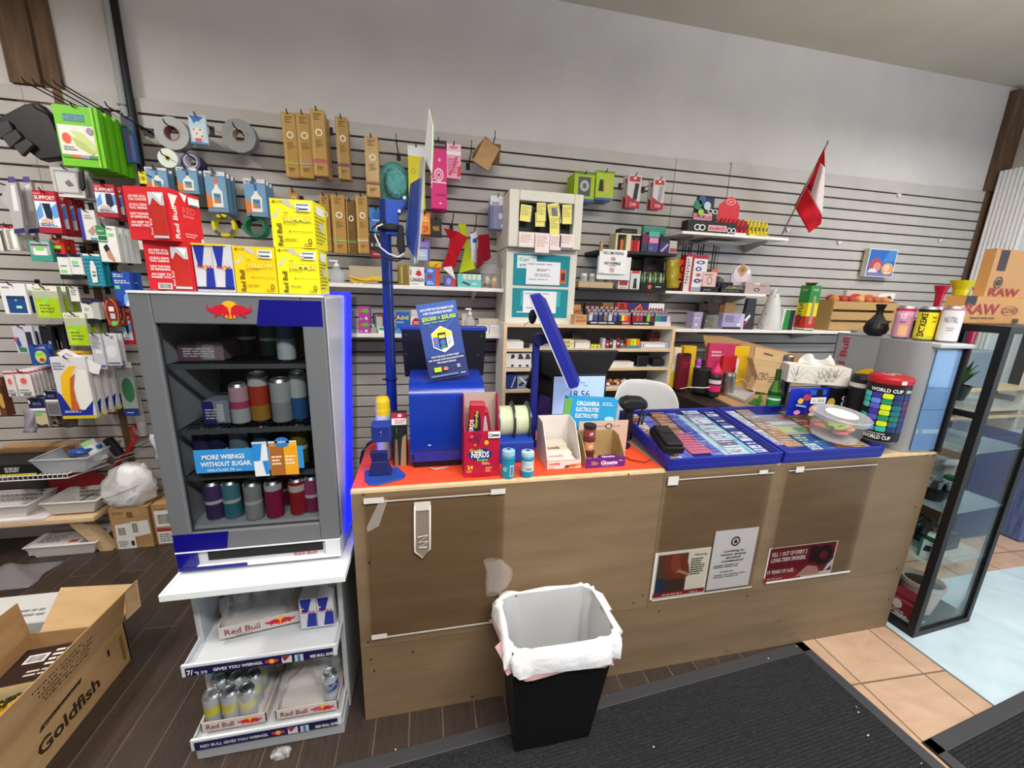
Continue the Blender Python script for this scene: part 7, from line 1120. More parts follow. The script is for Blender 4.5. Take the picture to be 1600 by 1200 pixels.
# hazelnut bar carton
def tray(label,x0,x1,yf,d,hf,hb,c_out,c_in,fr,nm='bar_carton',cat='candy carton',step=.55):
    t=thing(nm,label,cat,((x0+x1)/2,yf+d/2,ZT));mb=MB();mb.box(x0,x1,yf,yf+.003,ZT,ZT+hf,c_out);mb.box(x0+.0005,x1-.0005,yf+.0035,yf+d-.004,ZT,ZT+.003,c_in);mb.box(x0+.0005,x1-.0005,yf+d-.003,yf+d,ZT,ZT+hb,c_in)
    for x in (x0,x1-.003):mb.slab([(x,yf+.0032,ZT),(x,yf+d,ZT),(x,yf+d,ZT+hb),(x,yf+d*step,ZT+hb*.96),(x,yf+d*.2,ZT+hf+(hb-hf)*.35),(x,yf+.0032,ZT+hf)],(1,0,0),.003,c_in)
    mb.front(x0,x1,ZT,ZT+hf,yf,fr);mb.build('carton_body',t);return t
tray('white hazelnut bar carton with a pink front on the orange counter top',.437,.572,-1.452,.16,.036,.165,'#e2a89a','#d8d2cc',[('r','#f0d0c8',0,0,1,.9),('T','#c02a2a','nutella',.04,.5,.34,.3),('t','#6a3a2a','B-ready',.04,.26,.16,.14),('l','#a87a6a',.04,.06,.25,.16,1),('p','#c88a4a',[(.5,.1),(.98,.3),(.98,.58),(.7,.5),(.52,.38)]),('e','#6a3a1e',.58,.28,.07,.16),('e','#a8642e',.75,.34,.12,.14),('r','#8a3a34',0,0,1,.06)])
for k in range(3):mb=MB();z=ZT+.004+.022*k;y=-1.44+.03*k;mb.box(.4445,.560-.012*k,y,y+.06,z,z+.021,('#e4dcd6','#e2d8d0','#cfc4b4')[k]);mb.front(.4445,.56-.012*k,z,z+.021,y,[('T',('#b88a84','#b88a84','#6a2a24')[k],'nutella',.08,.25,.6,.5)]);tag(mb.build('hazelnut_bar',bevel=.003),'%s wrapped bar in the pile inside the white hazelnut bar carton'%('bottom','middle','top')[k],'candy bar','bars in the hazelnut carton')
tray('purple raisin candy carton with a tan inside, right of the hazelnut bars',.588,.752,-1.462,.12,.04,.11,'#5f1a78','#a88c5c',[('T','#f0e8f4','Glosette',.38,.3,.42,.42),('l','#d8a840',.14,.3,.32,.7,3),('l','#d0b8dc',.82,.6,.97,.75,1),('l','#b090c0',.42,.12,.8,.22,1),('r','#7a2a94',0,.94,1,1)],'raisin_carton')
mb=MB();mb.box(.66,.735,-1.45,-1.41,ZT+.004,ZT+.03,'#5f1a78');mb.front(.66,.735,ZT+.004,ZT+.03,-1.45,[('T','#f0e8f4','Glosette',.1,.5,.7,.4)]);mb.top(.66,.735,-1.45,-1.41,ZT+.03,[('T','#f0e8f4','Glosette',.1,.3,.7,.4)]);tag(mb.build('raisin_box'),'last purple box lying inside the raisin candy carton','candy box')
mb=MB();x0,x1,z0,z1=bb(903,658,979,715,-1.33);mb.box(x0,x1,-1.33,-1.325,ZT,z1,'#cdb2a2');mb.front(x0,x1,ZT,z1,-1.33,[('t','#7a6a68','SNACK',.3,.82,.24,.06),('o','#3a3436',.6,.84,.07,.09,.7),('t','#b88a84','BAR',.68,.82,.16,.06),('l','#a89088',.38,.6,.8,.7,2)]);tag(mb.build('display_card'),'pinkish header card standing behind the purple raisin carton','card')
yj=-1.405;xj=wy(920,690,yj).x;zj=ZT+.0
for k,(h,c,cap_,l) in enumerate(((.05,'#7a2a34','#4a2a24','lowest jar'),(.05,'#d88a5a','#5a2a24','middle jar with an orange label'),(.05,'#8a3a44','#1e1614','topmost jar with a black lid'))):
    z=ZT+.004+.052*k;t=thing('small_jar',l+' in the stack of three by the raisin carton','jar',(xj-.0,yj,z),'stacked small jars');mb=MB();mb.lathe([(.021,0),(.023,.003),(.023,.036)],c+'g',(xj,yj,z),18);wrap(mb,'DIP',(xj,yj,z),.023,.012,.012,-1.9,.6,'#f0e4dc');mb.build('jar_body',t);mb=MB();mb.lathe([(.0245,.0365),(.025,.038),(.025,.05),(.023,.0515)],cap_,(xj,yj,z),18);mb.build('lid',t)
mb=MB();q=wy(922,655,-1.29);x0,x1,z0,z1=bb(886,624,963,656,-1.29);mb.T=rotax(4,((x0+x1)/2,-1.29,z0),'Y');mb.box(x0,x1,-1.29,-1.24,ZT,z1,'#2a9bd2');mb.front(x0,x1,z0,z1,-1.29,[('r','#6aa84a',-.08,.0,.06,1),('T','#f4f8fa','ORGANIKA',.16,.68,.46,.22),('T','#f4f8fa','ELECTROLYTES',.16,.4,.46,.2),('T','#f4f8fa','ELECTROLYTES',.16,.1,.46,.2),('l','#c8e4f0',.68,.7,.96,.9,2),('e','#bfe0f0',.86,.08,.1,.12)]);tag(mb.build('electrolyte_box',bevel=.004),'bright blue electrolytes box behind the pinkish header card','box')
# barcode scanner on its stand
t=thing('barcode_scanner','black barcode scanner on a stand at the right end of the orange top','barcode scanner',(.86,-1.27,ZT));ys=-1.27
mb=MB();mb.slab([P3(u,v,ys-.035) for u,v in ((971,634),(974,627),(985,623),(1003,624),(1012,626),(1014,634),(1012,641),(1000,641),(984,643),(974,640))],(.2,1,0),.07,'#111113');mb.build('scanner_head',t,bevel=.012)
mb=MB();mb.slab([P3(u,v,ys-.01) for u,v in ((979,640),(992,640),(988,668),(984,690),(974,690),(976,664))],(0,1,0),.035,'#131316');mb.build('handle',t,bevel=.006)
mb=MB();mb.tube([P3(1004,640,ys+.02),P3(998,660,ys+.02),P3(990,682,ys+.02)],.005,'#17171a',8);mb.tube([P3(1009,642,ys+.04),P3(1002,664,ys+.04),P3(994,682,ys+.04)],.005,'#17171a',8);mb.build('stand_arm',t)
q=wy(983,690,ys);mb=MB();mb.lathe([(.042,0),(.042,.008),(.026,.02),(.018,.04)],'#121214',(q.x-.035,ys+.01,ZT),24);mb.build('base',t)
# customer screens
ys=-1.06;x0,x1=wy(864,620,ys).x,wy(943,620,ys).x;z0,z1=wy(903,646,ys).z,wy(903,588,ys).z;t=thing('clock_screen','small tablet screen showing 18:56 on a pale blue background','screen',((x0+x1)/2,ys,ZT));mb=MB();mb.box(x0-.008,x1+.01,ys,ys+.015,z0,z1+.01,'#0c0c0e');mb.build('screen_housing',t,bevel=.004)
mb=MB();mb.box(x0,x1,ys-.0012,ys-.0004,z0,z1,'#9db4dce.55');mb.front(x0,x1,z0,z1,ys-.0012,[('t','#1a2238','18 56',.33,.44,.38,.19),('t','#3a4668','Welcome',.5,.82,.1,.05),('t','#3a4668','Mon',.58,.74,.08,.05)]);mb.build('screen',t)
mb=MB();mb.hexa([(x0+.08,ys+.016,.73),(x1-.08,ys+.016,.73),(x1-.08,ys+.06,.73),(x0+.08,ys+.06,.73),(x0+.09,ys+.016,z0+.05),(x1-.09,ys+.016,z0+.05),(x1-.09,ys+.03,z0+.05),(x0+.09,ys+.03,z0+.05)],'#101012');mb.build('stand',t)
ym=-.9;t=thing('till_monitor','black back of the till monitor behind the blue screen arm','monitor',(.75,ym,.73));mb=MB();mb.slab([P3(u,v,ym) for u,v in ((845,548),(968,548),(961,562),(946,588),(862,592),(846,585))],(0,1,0),.03,'#0d0d0f');mb.build('monitor_back',t,bevel=.006)
mb=MB();mb.slab([P3(u,v,ym+.035) for u,v in ((838,556),(846,556),(866,592),(862,622),(822,606))],(0,1,0),.02,'#0f0f11');mb.build('till_body',t)
mb=MB();mb.box(.68,.78,ym+.035,ym+.06,.73,wy(903,590,ym).z,'#101012');mb.build('monitor_stand',t)
mb=MB();mb.box(.45,1.0,-1.06,-.82,.70,.73,'#8f8a82');mb.box(.5,.56,-1.03,-.85,0,.70,'#4a4640');mb.box(.9,.96,-1.03,-.85,0,.70,'#4a4640');tag(mb.build('till_table'),'low table behind the counter under the clock screen','table')
ya=-1.2;t=thing('screen_arm','royal blue post holding a tilted blue screen seen edge-on','screen arm',(wy(832,690,ya).x,ya,ZT));xa=wy(835,600,ya).x;za=wy(838,530,ya).z
mb=MB();mb.box(xa-.013,xa+.013,ya-.013,ya+.013,ZT,za,'#141f7a');mb.box(xa-.03,xa+.03,ya-.03,ya+.03,ZT,ZT+.01,'#141f7a');mb.build('post',t,bevel=.003)
mb=MB();mb.lathe([(.025,0),(.025,.05)],'#0e1450',(wy(842,530,ya).x,ya-.025,wy(842,530,ya).z),18,'y');mb.build('joint',t);mb=MB();mb.lathe([(.02,0),(.02,.05)],'#0e1450',(wy(853,528,ya).x,ya-.03,wy(853,528,ya).z),18,'y');mb.build('joint',t);mb=MB();mb.ball(P3(832,495,ya),.016,.02,.03,'#0c0e26',8);mb.build('swivel',t)
d_=ray(865,530);d_.normalize();d2=(Matrix.Rotation(R(-5),3,'Z')@d_)
mb=MB();mb.slab([P3(u,v,ya-.07) for u,v in ((827,460),(843,457),(846,462),(905,601),(902,605),(891,608),(888,604))],d2,.2,'#131c8a');mb.build('tilted_screen',t,bevel=.005)
mb=MB();mb.slab([P3(u,v,ya-.069) for u,v in ((824.5,461),(827,460),(889,606),(886,603))],d2,.19,'#b8bcd0');mb.build('screen_face',t)
mb=MB();mb.tube([P3(u,v,ya-.03) for u,v in ((832,500),(820,507),(816,515),(817,530))],.0015,'#2a2a30',5);mb.build('wire',t)
# white shell chair
t=thing('shell_chair','white plastic shell chair behind the counter','chair',(1.22,-.68,0));yc=-.78
def ch(a,b):
    q0,q1=wy(952,640,yc),wy(1058,640,yc);x=q0.x+(q1.x-q0.x)*(.5+(a-.5)*(1.06-.1*b));top_=1.16-.03*abs(2*a-1)**3-.09*abs(2*a-1)**8-.03*a
    return (x,yc+.09*(1-(2*a-1)**2)-.03*b,.45+(top_-.45)*b)
mb=MB();mb.grid(ch,18,10,'#d9dbddg');mb.grid(lambda a,b:(1.0+.44*a,-.72-.34*b,.45-.03*math.sin(a*math.pi)*math.sin(b*math.pi)),12,8,'#d9dbddg');mb.build('seat_shell',t,solid=.012,sub=1)
for x,y in ((1.06,-.72),(1.38,-.72),(1.05,-1.03),(1.39,-1.03)):mb=MB();mb.tube([(x,y,0),(1.22+(x-1.22)*.7,-.87+(y+.87)*.7,.43)],.012,'#b8946a',8);mb.build('leg',t)
# lottery ticket trays
def tpos(x,s,h=0):  # s depth along the tray from its front, h above its floor
    return (x,-1.535+.985*s-.12*h,.99+.15*s+h)
def ticket_tray(label,x0,x1,cols,D=.43):
    t=thing('ticket_tray',label,'ticket tray',((x0+x1)/2,-1.33,ZT),'ticket trays');mb=MB();FB='#1a2690'
    mb.hexa([tpos(x0,0,-.02),tpos(x1,0,-.02),tpos(x1,D,-.02),tpos(x0,D,-.02),tpos(x0,0),tpos(x1,0),tpos(x1,D),tpos(x0,D)],FB)
    for a,b,c,d in ((x0,x0+.012,0,D),(x1-.012,x1,0,D),(x0+.012,x1-.012,D-.012,D),(x0+.012,x1-.012,0,.01)):h=.03 if d>.02 else .028;mb.hexa([tpos(a,c,.0),tpos(b,c,.0),tpos(b,d,.0),tpos(a,d,.0),tpos(a,c,h),tpos(b,c,h),tpos(b,d,h),tpos(a,d,h)],FB)
    mb.box(x0,x1,-1.53,-1.515,ZT,.985,FB);mb.slab([(x0+.01,-1.2,ZT),(x0+.01,-1.1,ZT),(x0+.01,-1.1,1.03),(x0+.01,-1.2,1.015)],(1,0,0),.02,FB);mb.slab([(x1-.03,-1.2,ZT),(x1-.03,-1.1,ZT),(x1-.03,-1.1,1.03),(x1-.03,-1.2,1.015)],(1,0,0),.02,FB);mb.build('tray_frame',t,bevel=.0025)
    rs=random.Random(int(x0*100));xx=x0+.016;W=x1-x0-.032
    for wd,pal,nm,n,(s0,s1) in cols:
        xb=xx+W*wd;mb=MB();k=0;o=Vector(tpos(xx+.002,s0,.004));u_=Vector((0,.985,.15)).normalized();Lh=(s1-s0)/.985*.995;wds=xb-xx-.004
        mb.add([tpos(xx+.002,s0,.001),tpos(xb-.002,s0,.001),tpos(xb-.002,s1,.001),tpos(xx+.002,s1,.001),tpos(xx+.002,s0,.004),tpos(xb-.002,s0,.004),tpos(xb-.002,s1,.004),tpos(xx+.002,s1,.004)],[(3,2,1,0),(4,5,6,7),(0,1,5,4),(1,2,6,5),(2,3,7,6),(3,0,4,7)],pal[0])
        fr=[]
        for i in range(n):
            y0,y1=(i+.08)/n,(i+.92)/n;fr.append(('r',rs.choice(pal),.03,y0,.97,y1));fr.append(('r',rs.choice(pal),.1,y0+(y1-y0)*.2,rs.uniform(.4,.9),y0+(y1-y0)*.6));fr.append(('e',rs.choice(pal),rs.uniform(.3,.7),(y0+y1)/2,.1,(y1-y0)*.3))
        mb.paint(o,(1,0,0),u_,wds,Lh,fr,.0003);mb.build('ticket_strip',t);xx=xb
    mb=MB();mb.add([tpos(x0+.013,.011,.027),tpos(x1-.013,.011,.027),tpos(x1-.013,D-.013,.027),tpos(x0+.013,D-.013,.027)],[(0,1,2,3)],'#e8eef6c.15');mb.build('clear_cover',t)
    mb=MB()
    for k in range(2):mb.paint(Vector(tpos(x1-.1+.035*k,.012,.031)),(1,0,0),Vector((0,.985,.15)).normalized(),.022,.012,[('r','#dfe4ea',0,0,1,1)])
    return t
T1=ticket_tray('blue framed lottery ticket tray in the middle of the counter',.893,1.41,[(.13,['#d8b08a','#c87a5a','#e4d8c8','#b84a3a'],0,18,(.05,.40)),(.13,['#6a72c0','#7a80c8','#5a62b0'],0,6,(.03,.40)),(.17,['#b07a5a','#d8b890','#8a5a44','#c89a70'],0,20,(.2,.41)),(.12,['#4a52a8','#6a74c0','#8a90cc'],0,16,(.02,.40)),(.06,['#c8dce0','#a8c8d0'],0,4,(.02,.41)),(.2,['#dfe8e6','#d0dcde','#8a6a90','#c8d4d8'],0,22,(.02,.41)),(.06,['#7ac0c8','#9ad0d4'],0,3,(.02,.41)),(.13,['#3a4294','#7a80c0','#dfe0ec'],0,14,(.02,.41))])
mb=MB();o=Vector(tpos(.893+.016+.485*.26,.06,.0065));mb.paint(o,(1,0,0),Vector((0,.985,.15)).normalized(),.1,.17,[('r','#c8607a',0,0,1,1)]+[('r','#d8889a',.06,.06+.12*i,.94,.1+.12*i) for i in range(8)],.0006);mb.paint(Vector(tpos(.91,.02,.006)),(1,0,0),Vector((0,.985,.15)).normalized(),.07,.035,[('r','#e8e4dc',0,0,1,1),('e','#e8d838',.45,.5,.3,.4)],.0006);tag(mb.build('pink_ticket_sheet'),'pink sheet of tickets under the cover of the middle ticket tray','tickets')
T2=ticket_tray('blue framed lottery ticket tray at the right, under the gummy tub',1.422,1.94,[(.16,['#dfe4e8','#a8b0c0','#c8c4c8','#d890a0'],0,12,(.1,.41)),(.18,['#c8b090','#b0a8a0','#d8c8b8','#9a9a9c','#e0a060'],0,16,(.08,.41)),(.14,['#3a80c0','#58a0d8','#e8d840','#dfe8ee'],0,8,(.02,.16)),(.16,['#3a78b8','#4a90d0','#8ab8e0'],0,8,(.02,.16)),(.17,['#c87a4a','#e0b060','#b84a5a','#e4c890'],0,16,(.02,.38)),(.19,['#d8a860','#c88a3a','#e8d0a0','#a85a3a'],0,16,(.02,.38))])
mb=MB();mb.paint(Vector(tpos(1.6,.17,.0065)),(1,0,0),Vector((0,.985,.15)).normalized(),.16,.2,[('r','#b8b4a8',0,0,1,1),('r','#c8d08a',.05,.1,.5,.35),('r','#7aa86a',.55,.1,.95,.3),('r','#d8d0c8',.05,.45,.95,.6),('r','#a8a4a8',.05,.7,.6,.92),('r','#d88aa0',.65,.7,.95,.92)],.0006);tag(mb.build('mixed_ticket_sheet'),'sheet of mixed tickets in the middle of the right ticket tray','tickets')
# card terminal on the tray
t=thing('card_terminal','black card terminal lying on the left of the middle ticket tray','card terminal',(.97,-1.42,1.04));Tm=Matrix.Translation(tpos(.94,.09,.031))@Matrix.Rotation(R(-9),4,'Z')@Matrix.Rotation(R(8.6),4,'X');mb=MB();mb.T=Tm;mb.box(-.04,.04,-.06,.11,0,.03,'#101012');mb.box(-.034,.034,-.055,.1,.03,.045,'#16161a');mb.build('terminal_body',t,bevel=.007);mb=MB();mb.T=Tm;mb.box(-.028,.028,.03,.09,.0455,.047,'#1e1f24g');mb.build('terminal_screen',t)
mb=MB();q=tpos(.9,.1,.05);mb.tube([q,(.88,-1.47,1.0),(.84,-1.46,.975),(.8,-1.42,.97),(.78,-1.34,.969),(.82,-1.2,.969)],.002,'#141416',6);mb.build('terminal_cable',t)
# ---------------------------------------------------------------- right end of the counter
# candy bag with tissue box
t=thing('candy_bag','royal blue candy bag with a white 1.50 price tag','candy bag',(1.79,-1.2,1.04));y=-1.25;x0,x1=wy(1229,640,y).x,wy(1290,640,y).x;zb_=1.072;z1=wy(1265,606,y).z
mb=MB();mb.grid(lambda a,b:(x0+(x1-x0)*a,y-.03*math.sin(a*math.pi)*math.sin(b*math.pi)**.5,zb_+(z1-zb_)*b),12,8,'#1526a8g');mb.grid(lambda a,b:(x1-(x1-x0)*a,y+.03*math.sin(a*math.pi)*math.sin(b*math.pi)**.5,zb_+(z1-zb_)*b),12,8,'#1526a8g');mb.build('bag_body',t)
mb=MB();mb.front(x0,x1,zb_,z1,y-.031,[('e','#b0405a',.3,.72,.1,.12),('e','#e0a080',.5,.3,.1,.12),('e','#e0c040',.15,.6,.07,.1),('p','#8ab0d8',[(.05,.5),(.3,.42),(.32,.36),(.06,.42)]),('e','#c8a840',.92,.5,.1,.18),('r','#2a62b8',.35,.8,.75,.98),('r','#1a1a2a',.5,.75,.65,1),('e','#d88ab0',.1,.2,.08,.08),('e','#f0e0d8',.48,.12,.09,.07),('r','#f0f0ee',.38,.5,.76,.72),('t','#3a3a3e','1.50',.45,.56,.26,.09)]);mb.build('bag_print',t)
A=Vector((1.80,-1.13,1.2));B=Vector((2.035,-1.255,1.2));r_=(B-A).normalized();n_=Vector((-r_.y,r_.x,0));w_=(B-A).length;zt0,zt1=z1+.002,z1+.092
t=thing('tissue_box','white tissue box with a leaf line pattern on top of the blue candy bag','tissue box',((A.x+B.x)/2,A.y,zt0));mb=MB();mb.hexa([(A.x,A.y,zt0),(B.x,B.y,zt0),tuple((B+n_*.11).xy)+(zt0,),tuple((A+n_*.11).xy)+(zt0,),(A.x,A.y,zt1),(B.x,B.y,zt1),tuple((B+n_*.11).xy)+(zt1,),tuple((A+n_*.11).xy)+(zt1,)],'#e6e2da')
o=Vector((A.x,A.y,zt0));rs=random.Random(6);ln=[]
for k in range(9):
    x,yy_=rs.uniform(.05,.95),rs.uniform(0,.5);
    for j in range(5):a=math.pi*(.15+.7*j/4);L_=rs.uniform(.5,1.0);dx,dy=math.cos(a)*L_*.35,math.sin(a)*L_;ln.append(('p','#7a766e',[(x-.003,yy_),(x+.003,yy_),(min(.99,max(.01,x+dx*.6+.02)),min(.98,yy_+dy*.6)),(min(.99,max(.01,x+dx)),min(.98,yy_+dy)),(min(.99,max(.01,x+dx*.6+.014)),min(.98,yy_+dy*.6))]))
mb.paint(o,r_,Vector((0,0,1)),w_,zt1-zt0,ln,.0001);mb.build('box_body',t,bevel=.001)
mb=MB();c=(A+B)/2+n_*.055;rs=random.Random(12)
mb.grid(lambda a,b:(c.x+r_.x*(a-.5)*.16*(1-.3*b)+n_.x*.02*math.sin(a*10+b*3),c.y+r_.y*(a-.5)*.16*(1-.3*b)+n_.y*.02*math.sin(a*10+b*3),zt1+.055*b*(.75+.3*math.sin(a*7+.6))),16,6,'#f6f5f3');mb.build('tissue',t,solid=.002)
mb=MB();x0,x1=wy(1300,625,-1.27).x,wy(1337,625,-1.27).x;mb.box(x0,x1,-1.27,-1.2,1.072,z1,'#0d0d0e');mb.front(x0,x1,1.072,z1,-1.27,[('o','#e8e8e8',.55,.62,.16,.1,.55),('o','#e8e8e8',.55,.42,.16,.1,.55),('r','#0d0d0e',.5,.3,.6,.72),('l','#8a8a8e',.2,.1,.9,.2,1)]);tag(mb.build('black_box'),'black box with a white ring emblem under the right of the tissue box','box')
mb=MB();mb.box(1.945,2.08,-1.385,-1.1,ZT,1.0715,'#4a3a2c');tag(mb.build('support_carton'),'low brown carton under the black tin and the black box','carton')
def worldcan(label,c,r_,z,h):
    t=thing('blanket_can',label,'can',(c[0],c[1],z),'tall black cans');c0=(c[0],c[1],z);mb=MB();mb.lathe([(r_*.96,0),(r_*.96,h*.03),(r_,h*.04),(r_,h*.97)],'#0e0e10',c0,30,mats=['#8a8c90M','#0e0e10','#0e0e10'])
    rs=random.Random(5);pal=[['#2fb8a8','#54c8b8','#1f6a5a','#0e0e10'],['#5a8ad8','#3a2f9a','#2f2a78','#5a5ac0'],['#2fb8a8','#c8e020','#b8d828','#1f8a5a'],['#1a3a6a','#1f6a7a','#0e2a4a','#1f7a5a'],['#7a2a5a','#2a2a6a','#5a1a4a','#c83a3a']]
    for i in range(5):
        for j in range(7):
            a0=-3.7+.5*i;z0=z+h*(.2+.092*j);mb.add([(c[0]+(r_+.0012)*math.cos(a0+.46*s_),c[1]+(r_+.0012)*math.sin(a0+.46*s_),zz_) for zz_ in (z0,z0+h*.015,z0+h*.066,z0+h*.083) for s_ in ((.1,.4,.6,.9) if zz_ in (z0,z0+h*.083) else (0,.35,.65,1))],[(a+4*b,a+1+4*b,a+5+4*b,a+4+4*b) for b in range(3) for a in range(3)],rs.choice(pal[i]))
    wrap(mb,'WORLD CUP',c0,r_,h*.86,h*.055,-3.35,1.5,'#f0f0f0');wrap(mb,'WORLD CUP',c0,r_,h*.07,h*.06,-3.2,1.3,'#f0f0f0');wrap(mb,'FIFA',c0,r_,h*.86,h*.05,-1.65,.45,'#f0f0f0');wrap(mb,'OFFICIAL LICENSED',c0,r_,h*.145,h*.025,-3.0,.8,'#d8d8d8');mb.build('can_body',t)
    mb=MB();mb.lathe([(r_*.98,h*.975),(r_*1.03,h*1.0),(r_*1.04,h*1.06),(r_*.98,h*1.1),(r_*.6,h*1.12),(.0001,h*1.115)],'#a8141e',c0,30);mb.add([(c[0]+r_*1.045*math.cos(a),c[1]+r_*1.045*math.sin(a),z+h*b) for b in (1.0,1.06) for a in (-2.05,-1.92,-1.8)],[(0,1,4,3),(1,2,5,4)],'#e8dcd8');mb.paint((c[0]-r_*.6,c[1]-r_*.5,z+h*1.122),(1,0,0),(0,1,0),r_*1.2,r_,[('r','#e0c8c4',.1,.1,.25,.8),('r','#e0c8c4',.4,.3,.6,.6),('r','#e0c8c4',.7,.2,.8,.7)]);mb.build('red_fabric',t);return t
worldcan('tall black WORLD CUP can with a red rolled top, left of the small fridge',(1.985,-1.462),.074,1.024,.265)
mb=MB();mb.lathe([(.055,0),(.055,.2),(.05,.215)],'#101216',(2.03,-1.33,1.072),20);mb.lathe([(.0555,.16),(.0555,.18)],'#d8d4c8',(2.03,-1.33,1.072),20,cap=False);tag(mb.build('black_tin'),'black tin with a pale band standing behind the WORLD CUP can','tin')
t=thing('gummy_tub','clear lidded tub of pink and orange gummies on the right ticket tray','tub',(1.775,-1.44,1.033));c0=(1.775,-1.435,1.035);Tt=Matrix.Translation(c0)@Matrix.Rotation(R(8.6),4,'X')@Matrix.Translation(-Vector(c0)) if True else None
mb=MB();mb.T=Tt;mb.lathe([(.085,0),(.09,.006),(.104,.1)],'#dfe4e6w.18',c0,30,cap=False);mb.lathe([(.085,.001),(.0001,.001)],'#d8d8d8w.5',c0,24,cap=False);mb.build('tub_body',t)
mb=MB();mb.T=Tt;mb.lathe([(.109,.092),(.11,.108),(.104,.112),(.1,.109),(.0001,.109)],'#e4e8eaw.35',c0,30,cap=False);mb.build('lid',t);mb=MB();mb.T=Tt;mb.lathe([(.06,.111),(.0001,.1115)],'#eef0f0',c0,20,cap=False);mb.build('lid_label',t)
rs=random.Random(21)
for k in range(16):
    an=rs.uniform(0,6.28);d_=.052*rs.random()**.5;x,y,z=c0[0]+d_*math.cos(an),c0[1]+d_*math.sin(an),1.058+.04*rs.random();R0=rs.uniform(.014,.02);tl_=rs.uniform(-.6,.6)
    mb=MB();mb.tube([(x+R0*math.cos(a)*1.5,y+R0*math.sin(a),z+R0*tl_*math.cos(a)) for a in [i*math.pi/6 for i in range(12)]],.0075,rs.choice(['#e8506a','#e86a70','#f0906a','#e8b04a','#d84a5a','#a8c84a']),8,True);tag(mb.build('gummy_ring'),'pink, orange or green gummy ring inside the clear tub','candy','gummies in the clear tub')
# steel flask, green bottle
q=wy(1236,600,-1.0);mb=MB();mb.lathe([(.03,0),(.032,.01),(.032,.25),(.026,.28),(.026,.32),(.022,.325)],'#b0b2b4S',(1.95,-.975,1.0),20);tag(mb.build('steel_flask'),'brushed steel flask standing behind the green bottle','flask')
mb=MB();mb.lathe([(.03,0),(.032,.01),(.032,.14),(.014,.2),(.013,.255),(.014,.26)],'#1d4a1ag',(1.835,-1.04,1.0),18,mats=['#1d4a1ag','#1d4a1ag','#3f7a2ag','#2a5a20g','#2a5a20g']);mb.lathe([(.0325,.06),(.0325,.12)],'#1f8a3a',(1.835,-1.04,1.0),18,cap=False);mb.lathe([(.0328,.095),(.0328,.105)],'#f0f4f0',(1.835,-1.04,1.0),18,cap=False);tag(mb.build('green_bottle'),'green glass bottle beside the blue candy bag','bottle')
mb=MB();mb.box(1.76,2.02,-1.09,-.90,.94,.9995,'#6a4a2e');tag(mb.build('wooden_block'),'brown board end under the green bottle','board')
# ---------------------------------------------------------------- small grey fridge on the counter
ang=-5;O=Vector((2.085,-1.495,ZT));Tf=Matrix.Translation(O)@Matrix.Rotation(R(ang),4,'Z');WF,DF,HF=.19,.42,.497
t=thing('counter_fridge','small grey drinks fridge standing on the right end of the counter','fridge',tuple(O))
mb=MB();mb.T=Tf;n=8;ring=[(.0,DF)]+[(.0,.06)]+[(.045-.045*math.cos(a*math.pi/2/n),.06-.06*math.sin(a*math.pi/2/n)) for a in range(1,n+1)]+[(WF,0),(WF,DF)];k=len(ring)
vs=[(x,y,0) for x,y in ring]+[(x,y,HF) for x,y in ring];mb.add(vs,[(i,(i+1)%k,k+(i+1)%k,k+i)[::-1] for i in range(k)],'#909395',True);mb.add(vs,[tuple(range(k)),tuple(range(2*k-1,k-1,-1))],'#909395');mb.build('fridge_body',t)
mb=MB();mb.T=Tf;sp=[('r','#8e9296',0,0,1,1),('p','#e8b81e',[(.03+.0,.3)]+[(.03+.42*math.cos(a),.3+.26*math.sin(a)) for a in [math.pi/2*i/10 for i in range(11)]]),('V','#a81a4a','Red Bull',.72,.4,.2,.56)]
mb.paint((-.0008,DF-.01,.005),(0,-1,0),(0,0,1),DF*.52,HF-.01,[('r','#8e9296',0,0,1,1),('p','#e8b81e',[(1,.5)]+[(1-.5*math.sin(a),.5+.2*math.cos(a)) for a in [math.pi/2*i/10 for i in range(11)]]),('V','#a81a4a','Red Bull',.3,.5,.17,.47)]);mb.build('side_graphic',t)
mb=MB();mb.T=Tf;mb.box(.055,WF-.012,-.004,-.001,.012,HF-.03,'#5a7898g');mb.paint((.055,-.004,.012),(1,0,0),(0,0,1),WF-.067,HF-.042,[('r','#8aa8cc',0,0,1,1)],.001);mb.build('glass_reflection',t)  # pale blue sheet painted as the reflection on the glass door
mb=MB();mb.T=Tf;mb.box(.05,WF-.008,-.014,-.0055,.008,HF-.026,'#eef4f8c.12');mb.build('glass_door',t)
for z in (.09,.2,.3):mb=MB();mb.T=Tf;mb.box(.058,WF-.014,-.0055,-.0052,z,z+(.02 if z<.1 else .003),'#c8d0d4' if z<.1 else '#5a6c80');mb.build('shelf_edge',t)
mb=MB();mb.T=Tf;mb.box(.03,WF+.012,-.03,.06,HF-.018,HF+.001,'#b9bcbe');mb.box(WF,WF+.012,-.02,DF,.0,HF-.02,'#1a1b1e');mb.build('door_cap',t,bevel=.005)
TZ2=ZT+HF+.002
def fl2(x,y):return tuple((Tf@Vector((x,y,0))).xy)
def vasep(label,c,z,prof,col,nm='glass_vase',cat='vase',ribs=0):
    mb=MB();mb.lathe(prof,col,(*c,z),24)
    if ribs:
        for k in range(ribs):a=2*math.pi*k/ribs;mb.tube([(c[0]+r_*1.01*math.cos(a+h*6),c[1]+r_*1.01*math.sin(a+h*6),z+h) for r_,h in prof[1:6]],.0022,'#2a2a2c',4)
    return tag(mb.build(nm),label,cat)
vasep('black ribbed bulb vase on top of the small grey fridge',(wy(1370,507,-1.22).x,-1.22),TZ2,[(.024,0),(.04,.012),(.047,.036),(.04,.062),(.023,.084),(.014,.102),(.013,.12),(.021,.15),(.022,.152)],'#0d0d0f',ribs=18)
